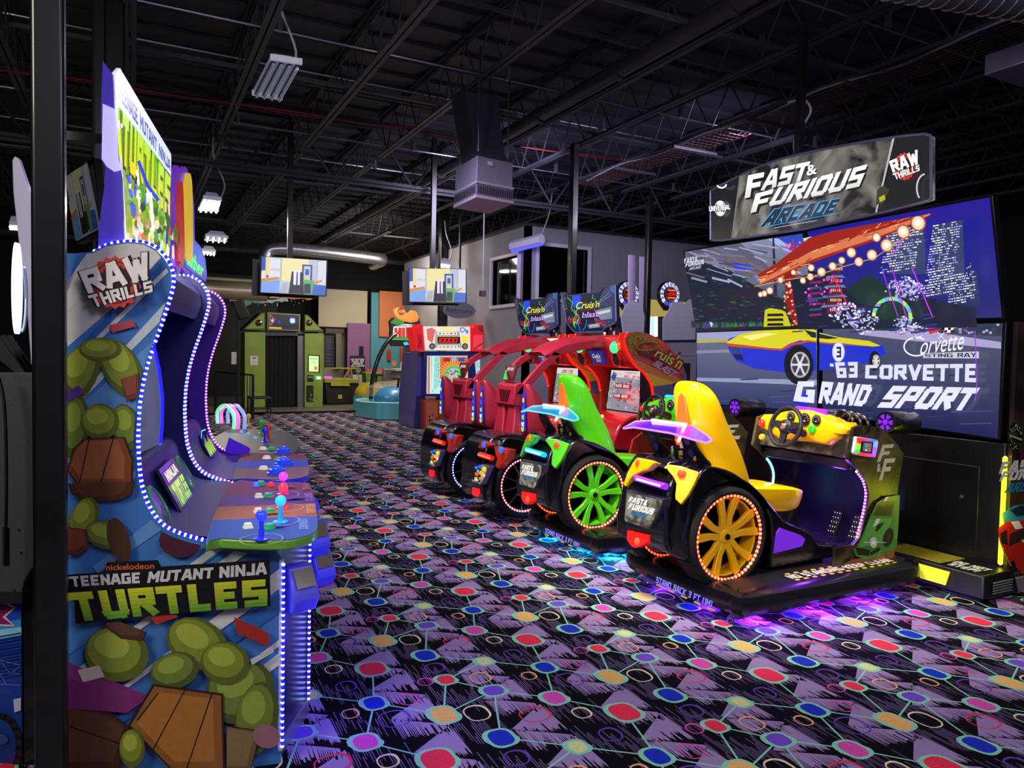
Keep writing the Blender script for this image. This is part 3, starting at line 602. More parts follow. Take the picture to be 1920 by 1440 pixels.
# lettering
a.poly([(132, 1071), (200, 1066), (206, 1048), (300, 1044), (306, 1056), (506, 1043), (508, 1130), (372, 1138), (148, 1162), (146, 1120), (133, 1117)], '0b0c10')
a.ftext('nickelodeon', [(204, 1052), (293, 1049), (293, 1060), (205, 1063)], 'd9662f', 0, .012)
a.btext('TEENAGE', [(137, 1074), (268, 1066), (268, 1086), (141, 1093)], 'cfcfcb', 1.9); a.btext('MUTANT', [(284, 1065), (404, 1057), (402, 1077), (280, 1086)], 'cfcfcb', 1.9); a.btext('NINJA', [(414, 1056), (500, 1048), (500, 1070), (413, 1077)], 'cfcfcb', 1.9)
a.btext('TURTLES', [(135, 1103), (502, 1078), (502, 1128), (150, 1157)], 'd0d62c', 2.1, 0, '4f9a2a')
raw_logo(a, 222, 532, 68, 58, (1, 0), (0, 1))
a.make('side_artwork', ART, t)
# petal-shaped clear window with its own light strip
pe = [tm_uz(*p) for p in ((287, 645), (297, 690), (304, 745), (303, 800), (300, 832), (262, 850), (256, 800), (259, 750), (270, 700))]
gm = mat('9fb0d8', .05, alpha=.25)
obj('side_window', MB().prism([TP(u, .004, z) for u, z in pe], [TP(u, .010, z) for u, z in pe]), gm, t)
path = [TP(u, .007, z) for u, z in pe[:5]]; stp = obj('light_strip', MB().tube(path, .006, 6), BLUE[0], t); obj('led_bead', beads(MB(), path, .0055, .018), mat('5050ff', .3, em=3, emcol='4040ff'), stp)
# fascia details
def fascia_pt(s_, i): u, z = prof[i]; return TP(u, s_, z)
def disc(v, u, z, r_, tilt, ringm, inm, par, nm='speaker'):
    c = TP(u, v, z); ax = TU*math.cos(tilt)+Zv*math.sin(tilt)
    s_ = obj(nm, MB().lathe(c, ax, [(r_, 0), (r_, .012), (r_*.86, .018), (r_*.82, .010)], 28), ringm, par)
    obj('grille', MB().lathe(c, ax, [(r_*.84, .004), (r_*.8, .012), (.001, .014)], 28), inm, s_)
grn = mat('3f9a54', .35, em=.15); 
disc(V1-.27, -.475, .985, .095, .45, grn, mat('1e1a5c', .3, coat=.5), t); disc(.20, -.47, .975, .095, .45, grn, mat('2a2340', .4, coat=.5), t)
ax = TU*math.cos(.45)+Zv*math.sin(.45); upv = -TU*math.sin(.45)+Zv*math.cos(.45)
o_ = TP(-.465, .42, .975)+ax*.01
obj('sign_plate', MB().hexa([o_+upv*-.10, o_+TV*.38+upv*-.10, o_+TV*.38+upv*-.10+ax*.012, o_+upv*-.10+ax*.012, o_+upv*.12, o_+TV*.38+upv*.12, o_+TV*.38+upv*.12+ax*.012, o_+upv*.12+ax*.012]), mat('3a3560', .3, coat=.5), t)
b = uvart(o_+ax*.0125, TV, upv, ax, .0006); b.poly([(.03, .035), (.35, .035), (.35, .1), (.03, .1)], '20202a'); b.btext('NINJA', [(.05, .095), (.33, .095), (.33, .05), (.05, .05)], 'e8e0b0', 2); b.btext('TURTLES', [(.03, .035), (.35, .035), (.35, -.07), (.05, -.07)], 'c8e828', 2.2, 0, '8fd020'); b.make('sign_lettering', SCR, t)
deck, a, z1 = console(t, 0, V1-.12, [(-.2, .27, '2a5fb0', 0), (.27, .53, 'b86a22', 0), (.53, .80, '5a2a6e', 0), (.80, 1.3, '7c2238', 0)], mat('6fae3c', .35, coat=.3), None)
for (u, v, nm, c) in ((.06, .12, 'LEONARDO', '7fb2e6'), (.095, .40, 'MICHELANGELO', 'e0a050'), (.095, .66, 'DONATELLO', '9a70b8'), (.09, .93, 'RAPHAEL', 'c06070')):
    a.btext(nm, [(u+.035, v+.10), (u+.035, v-.10), (u, v-.10), (u, v+.10)][0:4], c, 1.8)
for (px, py) in ((490, 1014), (525, 979), (535, 955), (530, 930)):
    u, v = tm_uv(px, py, z1); a.ring(u-.0, v, .075, .085, .0035, 'd8c8a0'); 
for x, y in ((-.1, .05), (-.12, .3), (0, .6), (-.05, .9)): a.poly([(x, y), (x+.12, y+.02), (x+.05, y+.09)], '3f7cc8' if y < .2 else ('c98a3a' if y < .5 else ('6b3a80' if y < .8 else '8f3048')))
a.make('panel_print', ART2, deck)
for p, c in (((490, 1011), '2a3cff'), ((526, 979), '30b8ff'), ((531, 952), 'ff3050'), ((531, 927), 'e040d0')): joystick(t, *p, z1, c, .022)
for p in ((465, 990), (484, 961), (485, 933)): button(t, *p, z1, 'd9e0b8', .02, .35, True)
for p in ((505, 991), (506, 962), (503, 932), (489, 909)): button(t, *p, z1, '2fae6a', .02, .25)
for p, c in (((480, 912), '4a6cff'), ((508, 911), 'ff3030')): button(t, *p, z1, c, .012, .8)
# base body: angled front with lit corners, coin and card readers
fo = [(-.02, .02), (.105, .38), (.105, .86), (-.02, V1-.02), (-.72, V1-.02), (-.72, .02)]
obj('base_front', MB().prism([TP(u, v, .03) for u, v in fo], [TP(u, v, .862) for u, v in fo]), mat('15103c', .3), t, bev=.004)
obj('corner_strip', MB().prism([TP(*q, .05) for q in ((-.012, -.002), (.002, -.002), (.006, .016), (-.01, .018))], [TP(*q, .80) for q in ((-.012, -.002), (.002, -.002), (.006, .016), (-.01, .018))]), mat('c8ccd8', .3), t)
for q in ((.004, -.006), (.112, .372)):
    path = [TP(q[0], q[1], .07), TP(q[0], q[1], .78)]; s_ = obj('light_strip', MB().tube(path, .005, 6), BLUE[0], t); obj('led_bead', beads(MB(), path, .0065, .024), BLUE[1], s_)
obj('skirting', MB().prism([TP(u*1.02+.006, v-.004, 0) for u, v in fo], [TP(u*1.02+.006, v-.004, .06) for u, v in fo]), mat('9a9aa4', .3, .6), t)
def reader(px, py, z, u0=.06):
    """card reader turned a little towards the corner; its screen leans back"""
    d_ = onZ(px, py, z)-T0; v = float(d_@TV); u = float(d_@TU); c_ = TP(u, v, z)
    n_ = TU*.45-TV*.89; w_ = TU*.89+TV*.45
    Q = lambda a_, b_, h: c_+w_*a_+n_*b_+Zv*h
    s_ = obj('card_reader', MB().prism([Q(-.055, b_, h) for b_, h in ((-.07, -.10), (.03, -.085), (.06, -.03), (.055, .0), (.0, .095), (-.07, .09))], [Q(.055, b_, h) for b_, h in ((-.07, -.10), (.03, -.085), (.06, -.03), (.055, .0), (.0, .095), (-.07, .09))]), mat('5a5ad0', .35, em=.15, emcol='2020ff'), t, bev=.01)
    obj('reader_screen', MB().prism([Q(-.04, b_, h) for b_, h in ((.052, .018), (.058, .02), (.016, .085), (.010, .083))], [Q(.04, b_, h) for b_, h in ((.052, .018), (.058, .02), (.016, .085), (.010, .083))]), mat('11131a', .15, em=.25, emcol='8a8070'), s_)
reader(563, 1104, .66); reader(592, 1010, .66); reader(602, 1066, .50)
# lit sign on top (tall panel facing the aisle)
MQ = -.58
a0, a1 = TP(MQ, 0, 0), TP(MQ, 1, 0)
mqp = TP(MQ, 0, 0)
def mq(px, py): d = onP(px, py, mqp, TU)-T0; return (float(d@TV), float(d[2]))
sg = [mq(*p) for p in ((217, 137), (225, 128), (321, 290), (321, 470), (318, 490), (232, 462), (234, 330), (222, 280), (217, 200))]
obj('sign_panel', MB().prism([TP(MQ-.012, v, z) for v, z in sg], [TP(MQ, v, z) for v, z in sg]), mat('f4f6ff', .3, em=.7, emcol='dfe6ff'), t)
bk = [mq(*p) for p in ((190, 118), (196, 128), (212, 200), (218, 210), (222, 300), (234, 330), (234, 470), (225, 478), (183, 470), (187, 420), (195, 360), (197, 318), (190, 300))]
bk = [tm_uz(*p, v=.03) for p in ((194, 116), (212, 140), (216, 205), (223, 300), (229, 335), (234, 462), (210, 462), (185, 465), (186, 430), (197, 350), (199, 315), (190, 300), (191, 195))]
obj('sign_side', MB().prism([TP(u, .02, z) for u, z in bk], [TP(u, .04, z) for u, z in bk]), mat('6450c8', .35, em=.16, emcol='5a48ff'), t)
lp_ = [tm_uz(*p, v=.015) for p in ((193, 195), (216, 205), (222, 300), (229, 318), (214, 322), (200, 312), (191, 298))]
obj('lit_side_window', MB().prism([TP(u, .012, z) for u, z in lp_], [TP(u, .02, z) for u, z in lp_]), mat('c8c0f0', .3, em=.7, emcol='c8c4ff'), t)
obj('sign_side', MB().prism([TP(u, 1.14, z) for u, z in bk], [TP(u, 1.16, z) for u, z in bk]), mat('6a5ce8', .3, em=.2, emcol='5a48ff'), t)
obj('sign_tube', MB().tube([TP(*((lambda q: (q[0], .05, q[1]))(tm_uz(203, 210, .05)))), TP(*((lambda q: (q[0], .12, q[1]))(tm_uz(222, 237, .12))))], .016, 8), mat('ffffff', .3, em=6, emcol='e8ecff'), t)
obj('sign_bracket', MB().hexa([TP(-.78, .015, 2.32), TP(-.6, .015, 2.32), TP(-.6, .035, 2.32), TP(-.78, .035, 2.32), TP(-.78, .015, 2.35), TP(-.6, .015, 2.35), TP(-.6, .035, 2.35), TP(-.78, .035, 2.35)]), mat('0b0b0d', .4), t)
a = planeart(mqp, TU, .0006)
a.grad([(221, 195), (319, 328), (319, 400), (222, 290)], '8fd01c', 'd8d820')
a.poly([(219, 140), (226, 132), (320, 288), (320, 325), (221, 190)], 'c8d0ee')
a.btext('TEENAGE MUTANT NINJA', [(222, 148), (318, 302), (318, 322), (223, 186)], '20307a', 1.5)
a.grad([(221, 200), (319, 331), (319, 480), (236, 458)], '5c9a14', '8a8a28')
a.btext('TURTLES', [(222, 203), (319, 331), (319, 412), (224, 312)], '1c3a10', 3.0); a.btext('TURTLES', [(225, 207), (317, 335), (317, 408), (226, 306)], 'a8d818', 2.1, 0, 'd8c818')
rr = random.Random(9)
for i in range(95):   # busy plain colour patches in the lower half of the sign
    t_ = rr.random(); x = 232+84*t_; lo = 322+98*t_; hi = 455+34*t_; yb = lo+(hi-lo)*rr.random(); c = rr.choice(['5ea01c', '6cae24', '48801c', '7ab828', 'b8b838', '88501c', 'c85a24', '2a6a18', 'a8c840', '1c3414', '305818', 'd8c8a0'] if t_ > .25 or yb > 400 else ['4c9420', '2440b8', '60a828', '1c3414', 'e0e0d8'])
    w_ = 2+4*rr.random(); h_ = 6+16*rr.random(); k_ = rr.uniform(-4, 4)
    a.poly([(x-w_+k_, yb-h_*.8), (x+k_, yb-h_), (x+w_+k_*.5, yb-h_*.5), (x+w_, yb+h_*.4), (x, yb+h_*.7), (x-w_, yb+h_*.3)], c)
a.line([(221, 300), (240, 345), (262, 372)], 7, '2444c8'); a.line([(246, 360), (252, 430)], 6, 'e8e8e0')
a.make('sign_artwork', SCR2, t)
area('sign_light', tuple(TP(-.5, .55, 2.15)), tuple(TP(1.5, .55, 1.3)), .9, 28, 'eceaff', .5); point('strip_light', TP(.02, .55, 1.25), 3, '3038ff', .25); point('strip_light', TP(.30, .2, .40), 9, '4a30ff', .2)
# ---------- second cabinet: violet strips, trackball deck
v0 = V1+.015; V2 = v0+1.03
t = thing('arcade_cabinet', 'purple arcade cabinet with violet light strips, trackball deck and round blue topper', 'arcade machine', TP(-.4, v0+.5, 0))
cab_shell(t, v0, V2, purp, VIOL, VIOL, purp)
deck, a, z1 = console(t, v0+.05, V2-.05, [(v0-.2, v0+.36, '8a6c3c', 0), (v0+.36, v0+.70, '2a4aa0', 0), (v0+.70, v0+1.2, '8a3038', 0)], mat('2430d0', .3, coat=.3, em=.15, emcol='2020ff'), None)
for i in range(26):
    y = v0+i*.04; a.line([(-.2, y), (.1, y+.03)], .006, '75582e' if y < v0+.36 else ('3a62c0' if y < v0+.7 else '742430'), False)
a.k += 1; a.make('panel_print', ART2, deck)
for (px, py) in ((519, 889), (533, 871), (531, 850)):
    u, v = tm_uv(px, py, z1); p = TP(u, v, z1); tb = obj('trackball', MB().lathe(p, (0, 0, 1), [(.055, 0), (.055, .012), (.045, .014), (.045, .03), (.034, .032)], 18), mat('2a50e0', .2, em=.25), t); obj('ball', MB().ball(p+Zv*.018, .034, 14), mat('3a6cff', .1, coat=.5, em=.2), tb)
for p, c in (((494, 880), 'e8e4c8'), ((500, 860), 'e8e4c8'), ((493, 843), 'e8e4c8'), ((522, 884), '38b070'), ((522, 863), '38b070'), ((509, 843), '38b070')): button(t, *p, z1, c, .022, .35, False)
# scalloped lip where the side meets the deck
lip = [tm_uz(*p, v=V2) for p in ((430, 820), (447, 829), (466, 838), (470, 842), (466, 852), (459, 856), (458, 866), (462, 874), (450, 882), (445, 888), (430, 884), (420, 850))]
obj('side_fin', MB().prism([TP(u, V2-.02, z) for u, z in lip], [TP(u, V2, z) for u, z in lip]), mat('5a2ac0', .3, em=.15, emcol='6020ff'), t)
disc(V2-.27, -.475, .985, .085, .45, mat('3a2a90', .3), mat('2a1060', .3, coat=.5), t)
o_ = TP(-.455, v0+.42, .975)+ax*.03; b = uvart(o_, TV, upv, ax, .001)
for i in range(7): b.poly([(.02+.04*i, -.02+.015*(i % 2)), (.05+.04*i, -.03), (.055+.04*i, .06+.02*(i % 3)), (.03+.04*i, .05)], 'b8f02a')
b.line([(-.02, .1), (.12, .13), (.3, .12)], .008, '40e0c0'); b.line([(.32, .1), (.33, -.08)], .008, 'e060ff'); b.make('fascia_emblem', SCR, t)
fo = [(-.02, v0+.02), (.09, v0+.30), (.09, v0+.74), (-.02, V2-.02), (-.72, V2-.02), (-.72, v0+.02)]
obj('base_front', MB().prism([TP(u, v, .02) for u, v in fo], [TP(u, v, .862) for u, v in fo]), mat('20104a', .2, coat=.5), t)
for q in ((.096, v0+.29),): path = [TP(q[0], q[1], .1), TP(q[0], q[1], .8)]; s_ = obj('light_strip', MB().tube(path, .005, 6), VIOL[0], t); obj('led_bead', beads(MB(), path, .0065, .03), VIOL[1], s_)
obj('card_reader', MB().ball(TP(.14, v0+.18, .70), .055, 14, sq=(1, 1, 1.1)), mat('2c2cf0', .2, em=.5, emcol='2222ff', coat=.5), t)
# round topper and petal shapes above it
tp = TP(-.52, 0, 0)
def tq(px, py): d = onP(px, py, tp, TU)-T0; return (float(d@TV), float(d[2]))
P_ = [tq(*p) for p in ((346, 452), (352, 444), (362, 446), (376, 462), (385, 485), (388, 515), (386, 528), (347, 500))]
obj('topper', MB().prism([TP(-.54, v, z) for v, z in P_], [TP(-.52, v, z) for v, z in P_]), mat('5a50c8', .3, em=.45, emcol='5048e0'), t)
P_ = [tq(*p) for p in ((349, 456), (355, 449), (362, 451), (373, 464), (381, 487), (384, 516), (349, 496))]
obj('topper_face', MB().prism([TP(-.52, v, z) for v, z in P_], [TP(-.515, v, z) for v, z in P_]), mat('2050c8', .3, em=.8, emcol='2060e0'), t)
a = planeart(TP(-.514, 0, 0), TU, .0008); a.ftext('slither', [(350, 462), (382, 497), (381, 520), (350, 496)], '6cff3c', 0, .02); a.make('topper_lettering', SCR2, t)
for (P_, c, ec) in ((((331, 500), (329, 400), (331, 330), (335, 310), (339, 322), (342, 350), (342, 500)), '6a2cb0', .5), (((342, 500), (340, 350), (346, 316), (352, 316), (358, 340), (361, 420), (365, 500)), '7030c0', .5), (((345, 480), (343, 380), (347, 335), (352, 325), (356, 350), (357, 420), (357, 480)), 'd8b828', .7), (((333, 490), (332, 410), (334, 350), (338, 345), (340, 400), (341, 490)), 'b03028', .6), (((361, 510), (360, 400), (362, 358), (366, 400), (367, 520)), '6a50e0', .6)):
    P_ = [tq(*p) for p in P_]; o0 = -.545 if c in ('6a2cb0', '7030c0', '6a50e0') else -.527
    P_ = [tuple(q) for q in cr(P_, 3, True)]
    obj('topper_petal', MB().prism([TP(o0, v, z) for v, z in P_], [TP(o0+.02, v, z) for v, z in P_]), mat(c, .3, em=ec), t)
point('strip_light', TP(-.05, v0+.5, 1.2), 4, '9030ff', .25)
# ---------- third cabinet: dark deck with four ball-top sticks
v0 = V2+.03; V3 = v0+1.45
t = thing('arcade_cabinet', 'low arcade cabinet with dark deck and yellow, green, red and blue ball top sticks', 'arcade machine', TP(-.4, v0+.6, 0))
o = cr([(-.5, v0), (.0, v0-.06), (.06, v0+.05), (.10, v0+.5), (.05, v0+1.2), (-.1, v0+1.5), (-.5, v0+1.5)], 3, True)
obj('control_panel', MB().prism([TP(u, v, .86) for u, v in o], [TP(u, v, .90) for u, v in o]), mat('4a4a52', .35, var=.15, scale=20), t, bev=.01)
b_ = [(-.9, v0+.03), (-.02, v0+.03), (.02, v0+.4), (-.02, v0+1.4), (-.9, v0+1.4)]
obj('body', MB().prism([TP(u, v, 0) for u, v in b_], [TP(u, v, .865) for u, v in b_]), mat('14131c', .4), t)
for p, c in (((497, 829), '2030e0'), ((503, 822), 'c02020'), ((490, 812), '30a040'), ((466, 798), 'c89a30')):
    joystick(t, *p, .90, c, .024, .3)
for p in ((465, 815), (478, 823), (452, 812), (460, 800)): button(t, *p, .90, '8ad0e8', .014, .4)
for k, (c, x0, h) in enumerate((('ff60c0', 416, 60), ('60a0ff', 428, 50), ('80ffb0', 408, 90))):
    base = [tm_uv(x0, 790, .92), tm_uv(x0+30, 800, .92)]; p0 = TP(*base[0], .90); p1 = TP(*base[1], .90)
    obj('neon_tube', MB().tube(cr([p0, p0+Zv*.12, (p0+p1)/2+Zv*.19, p1+Zv*.12, p1], 5), .016, 8), mat('c8c0ff', .2, em=.8, emcol=c), t)
# ============================================================ TWO-SEAT RACING GAME
def c6(x, y): return (1140+x*.34731, 680+y*.34731)
def c3(x, y): return (1140+x*.14583, 760+y*.14583)
def c4(x, y): return (1400+x/6, 720+y/6)
def shf(p, dy): return np.array([p[0], p[1]+dy, p[2]])
bodyblk = mat('121016', .22, coat=.5); rub = mat('0d0d10', .75, bump=.4, scale=120); matblk = mat('0e0d12', .5)
def smoke_mat(nm, c0, c1, em, sc=3.2, seed=0.):
    m = bpy.data.materials.new(nm); m.use_nodes = True; nt = m.node_tree; b = nt.nodes['Principled BSDF']
    t = nt.nodes.new('ShaderNodeTexCoord'); mp = nt.nodes.new('ShaderNodeMapping'); mp.inputs['Location'].default_value = (seed, seed, seed); n = nt.nodes.new('ShaderNodeTexNoise'); n.inputs['Scale'].default_value = sc; n.inputs['Detail'].default_value = 7; n.inputs['Distortion'].default_value = .6
    r = nt.nodes.new('ShaderNodeValToRGB'); r.color_ramp.elements[0].position = .42; r.color_ramp.elements[0].color = (*lin(c0), 1); r.color_ramp.elements[1].position = .72; r.color_ramp.elements[1].color = (*lin(c1), 1)
    nt.links.new(t.outputs['Object'], mp.inputs['Vector']); nt.links.new(mp.outputs['Vector'], n.inputs['Vector']); nt.links.new(n.outputs['Fac'], r.inputs['Fac'])
    b.inputs['Roughness'].default_value = .3
    if em: nt.links.new(r.outputs['Color'], b.inputs['Emission Color']); b.inputs['Emission Strength'].default_value = em; b.inputs['Base Color'].default_value = (.02, .02, .02, 1)
    else: nt.links.new(r.outputs['Color'], b.inputs['Base Color'])
    return m
smk = smoke_mat('smoke_print', '2a241f', '8f867c', 0, 7); smk_lit = smoke_mat('smoke_plate', '3a372e', 'b8b49c', 1.0, 14)
def wheel(t, cx, cz, y0, y1, ro, ri, rimc, ledm, spoke=True, nm='wheel'):
    """tyre outer face at y0 (towards the aisle end of the row), inner y1"""
    wd = y1-y0; tread = obj(nm, MB().lathe((cx, y0, cz), (0, 1, 0), [(ri, .02), (ri+.015, .004), (ro-.03, 0), (ro-.008, .012), (ro, .03), (ro, wd-.03), (ro-.01, wd-.01), (ri, wd), (ri-.01, wd-.03), (ri-.01, .03)], 48, closed=True), rub, t)
    g = MB()
    for i in range(60): a = 2*PI*i/60; p = (cx+(ro+.001)*math.cos(a), y0+.02, cz+(ro+.001)*math.sin(a)); q = (cx+(ro+.001)*math.cos(a+.04), y1-.02, cz+(ro+.001)*math.sin(a+.04)); g.tube([p, q], .0035, 4)
    obj('tread', g, rub, tread)
    obj('rim', MB().lathe((cx, y0+.02, cz), (0, 1, 0), [(ri+.004, 0), (ri+.004, .014), (ri-.022, .02), (ri-.03, .12), (ri-.02, .12), (ri-.002, .016)], 48, closed=True), rimc, t)
    obj('backing', MB().lathe((cx, y0+.14, cz), (0, 1, 0), [(ri, 0), (.001, 0)], 32), mat('0a090c', .4), t)
    path = [(cx+(ri+.006)*math.cos(a), y0+.012, cz+(ri+.006)*math.sin(a)) for a in [2*PI*i/60 for i in range(61)]]
    s_ = obj('light_ring', MB().tube(path, .008, 6), ledm[0], t); obj('led_bead', beads(MB(), path[:-1], .0105, .030), ledm[1], s_)
    if spoke:
        m = MB()
        for k in range(5):
            a = 2*PI*k/5+.32
            R_ = lambda r, w_, dy: (cx+r*math.cos(a)-w_*math.sin(a), y0+dy, cz+r*math.sin(a)+w_*math.cos(a))
            for s in (-1, 1):
                A = [R_(.03, s*-.004, .045), R_(.03, s*.040, .045), R_(.12, s*.048, .035), R_(ri-.012, s*.098, .022), R_(ri-.012, s*.040, .022), R_(.13, s*.008, .035)]
                B = [(p[0], p[1]+.03, p[2]) for p in A]; m.prism(A, B)
        m.lathe((cx, y0+.03, cz), (0, 1, 0), [(.001, 0), (.03, 0), (.05, .012), (.055, .05), (.001, .05)], 20)
        obj('spokes', m, rimc, t, bev=.004)
        h = obj('hub_cap', MB().lathe((cx, y0+.022, cz), (0, 1, 0), [(.001, 0), (.018, 0), (.022, .01)], 16), mat('1a1414', .3, .5), t)
        obj('brake_caliper', MB().box((cx+.10, y0+.10, cz-.03), (cx+.16, y0+.13, cz+.07)), mat('b81c14', .3, em=.2), t, bev=.008)
    return tread
def pod(dy, C, glow, glow2, label, decals=True):
    """one seat unit on its moving platform"""
    paint = mat(C, .28, coat=.5); t = thing('racing_seat_unit', label, 'arcade machine', (3.9, 3.7+dy, 0), 'racing seat units in front of the monitor wall')
    G = (mat(glow, .2, em=2.2, emcol=glow), mat('ffffff', .3, em=7, emcol=glow2))
    q = lambda *a: (a[0], a[1]+dy, a[2])
    # platform
    pl = obj('platform', MB().box(q(3.24, 3.2, .10), q(4.92, 4.28, .205)), matblk, t, bev=.006)
    bp = cr([q(3.26, 4.26, .12), q(3.22, 4.2, .12), q(3.2, 3.7, .12), q(3.22, 3.24, .12), q(3.27, 3.17, .12), q(3.9, 3.16, .12), q(4.72, 3.17, .12), q(4.86, 3.2, .12), q(4.95, 3.27, .12)], 5)
    L = []
    for i, p in enumerate(bp):
        d = bp[min(i+1, len(bp)-1)]-bp[max(i-1, 0)]; d = d/np.linalg.norm(d); n = np.array([-d[1], d[0], 0]); n = -n
        pr = [(-.05, .09), (.0, .088), (.035, .07), (.05, .03), (.052, -.01), (.03, -.045), (-.04, -.05)]
        L.append([tuple(p-n*-a_+Zv*b_) if False else tuple(p+n*a_*-1*-1+Zv*b_) for a_, b_ in pr])
    obj('bumper_skirt', MB().loft(L, closed=True), mat('0d0b12', .3, coat=.4), t)
    a = uvart(q(0, 0, .206), (1, 0, 0), (0, 1, 0), Zv, .0006); a.poly([(3.72, 3.22), (4.76, 3.22), (4.76, 3.36), (3.72, 3.36)], '14120e')
    for i in range(13):
        x = 3.73+i*.08
        for (ya, yb, o_) in ((3.22, 3.245, 0), (3.335, 3.36, .04)): a.poly([(x+o_, ya), (x+o_+.04, ya), (x+o_+.05, yb), (x+o_+.01, yb)], 'd8a81e', False)
    a.k += 1; a.btext('NO STANDING-KEEP CLEAR', [(3.74, 3.325), (4.74, 3.325), (4.74, 3.255), (3.74, 3.255)], 'd8d0c8', 1.6)
    a.make('warning_print', ART, pl)
    a = uvart(q(3.147, 0, 0), (0, -1, 0), (0, 0, 1), (-1, 0, 0), .0006); xx = lambda s: -s
    a.btext('STAND BACK 3 FT (1M)', [(-3.88, .122), (-3.34, .122), (-3.34, .078), (-3.88, .078)], '8a80f0', 1.5, .02)
    for i in range(5): x = -3.88+i*.125; a.poly([(x, .062), (x+.06, .062), (x+.07, .074), (x+.01, .074)], 'c89a3c', False)
    a.make('stand_back_print', SCR, t)
    ft = MB()
    for (x, y) in ((3.22, 3.24), (3.22, 4.1), (4.7, 3.3), (4.7, 4.15)): ft.lathe(q(x, y, 0), (0, 0, 1), [(.024, 0), (.024, .006), (.008, .012), (.006, .1)], 10)
    obj('levelling_foot', ft, mat('8a8a94', .25, .9), t)
    for (x, y) in ((3.36, 3.27), (4.55, 3.3)): obj('caster', MB().lathe(q(x, y, .035), (0, 1, 0), [(.001, 0), (.034, 0), (.034, .022), (.001, .022)], 14).box(q(x-.02, y-.01, .04), q(x+.02, y+.03, .1)), mat('4a4a50', .3, .6), t)
    # wheels (aisle side one clearly seen, the other inside)
    for (ya, yb) in ((3.42, 3.60), ): wheel(t, 3.36, .47, ya+dy, yb+dy, .325, .262, paint, (mat('ff4a10', .3, em=1.6, emcol='ff3a10'), mat('ffffff', .3, em=3.2, emcol='ff7838')), True)
    wheel(t, 3.36, .47, 4.02+dy, 4.16+dy, .325, .262, paint, (mat('ff4a10', .3, em=1.0, emcol='ff3a10'), mat('ffffff', .3, em=2, emcol='ff7838')), False)
    # fenders
    top = cr([(3.02, .60), (3.05, .78), (3.12, .90), (3.20, .93), (3.38, .885), (3.58, .775), (3.74, .635), (3.86, .53), (4.01, .47), (4.12, .42), (4.2, .34), (4.40, .31), (4.38, .24)], 3)
    arch = [(3.74, .22), (3.755, .40), (3.73, .55), (3.64, .70), (3.52, .79), (3.38, .83), (3.24, .815), (3.12, .74), (3.05, .62), (3.03, .5), (3.05, .36), (3.0, .36), (2.99, .5)]
    P_ = [tuple(p) for p in top]+arch
    for (ya, yb, nm) in ((3.44, 3.60, 'fender'), (4.0, 4.14, 'fender')):
        A = [q(x, ya if ya < 4 else yb, z) for x, z in P_]; B = [q(x, yb if ya < 4 else ya, z) for x, z in P_]
        obj(nm, MB().prism(A, B), bodyblk, t, bev=.012, ang=30)
    mesh = [(3.78, .46), (3.81, .49), (4.0, .425), (4.05, .39), (4.02, .345), (3.76, .325)]
    obj('side_grille', MB().prism([q(x, 3.432, z) for x, z in mesh], [q(x, 3.445, z) for x, z in mesh]), mat('7a28d0' if glow != '20b8ff' else '2a60c0', .3, em=.35, emcol='7a20ff' if glow != '20b8ff' else '2060ff', bump=.5, scale=500), t)
    # tail body
    hull = cr([(3.00, .36), (2.955, .45), (2.95, .66), (2.985, .80), (3.03, .88), (3.12, .935), (3.3, .95), (3.5, .88), (3.66, .74)], 3); hull = [tuple(p) for p in hull]+[(3.7, .36)]
    obj('tail_body', MB().prism([q(x, 3.56, z) for x, z in hull], [q(x, 3.99, z) for x, z in hull]), bodyblk, t, bev=.02, ang=30)
    obj('tail_cowl', MB().loft([[q(2.99+.25*a_, 3.60+.03*b_, .90), q(3.02+.25*a_, 3.60+.03*b_, .96-.02*b_), q(3.1+.25*a_, 3.96-.03*b_, .96-.02*b_), q(2.99+.25*a_, 3.96-.03*b_, .90)] for a_, b_ in ((0, 1), (.4, 0), (1, 0), (1.6, 1))]), bodyblk, t, bev=.01)
    # coloured corner panels
    RP = [c3(*p) for p in [(755, 770), (800, 765), (950, 785), (1165, 860), (1175, 880), (1120, 1010), (1040, 1160), (945, 1280), (870, 1210), (870, 1150), (885, 1010), (850, 930), (790, 860), (755, 810)]]
    LP = [c3(*p) for p in [(380, 690), (410, 675), (560, 705), (640, 740), (600, 770), (540, 830), (470, 850), (390, 890), (330, 930), (290, 980), (255, 1050), (220, 1040), (225, 1000), (270, 870), (340, 740)]]
    nr = np.array([-.80, -.55, .25]); nr /= np.linalg.norm(nr); nl = np.array([-.93, .30, .22]); nl /= np.linalg.norm(nl); pr_ = np.array([2.99, 3.53, .86]); pl_ = np.array([2.965, 3.92, .82])
    for (pp, p0, n_) in ((RP, pr_, nr), (LP, pl_, nl)):
        A = [shf(onP(x, y, p0, n_), dy) for x, y in pp]; obj('corner_panel', MB().prism([a_+n_*.014 for a_ in A], [a_-n_*.03 for a_ in A]), paint, t, bev=.008)
    bad = mat('e8481c', .3, em=1.2, emcol='ff3a14')
    for (cx_, cy_, r_, p0, n_) in ((955, 882, .030, pr_, nr), (412, 748, .026, pl_, nl)):
        c_ = shf(onP(*c3(cx_, cy_), p0, n_), dy); obj('badge_lamp', MB().lathe(c_+n_*.012, n_, [(r_, 0), (r_*.9, .012), (r_*.5, .018), (.001, .019)], 6), bad, t)
    A = [shf(onX(*c3(575, 765), 2.99), dy), shf(onX(*c3(740, 800), 2.99), dy)]; rb = obj('bead_bar', MB().tube(A, .012, 8), matblk, t); obj('led_bead', beads(MB(), A, .006, .02), mat('ffffff', .3, em=3, emcol='ffd8a0'), rb)
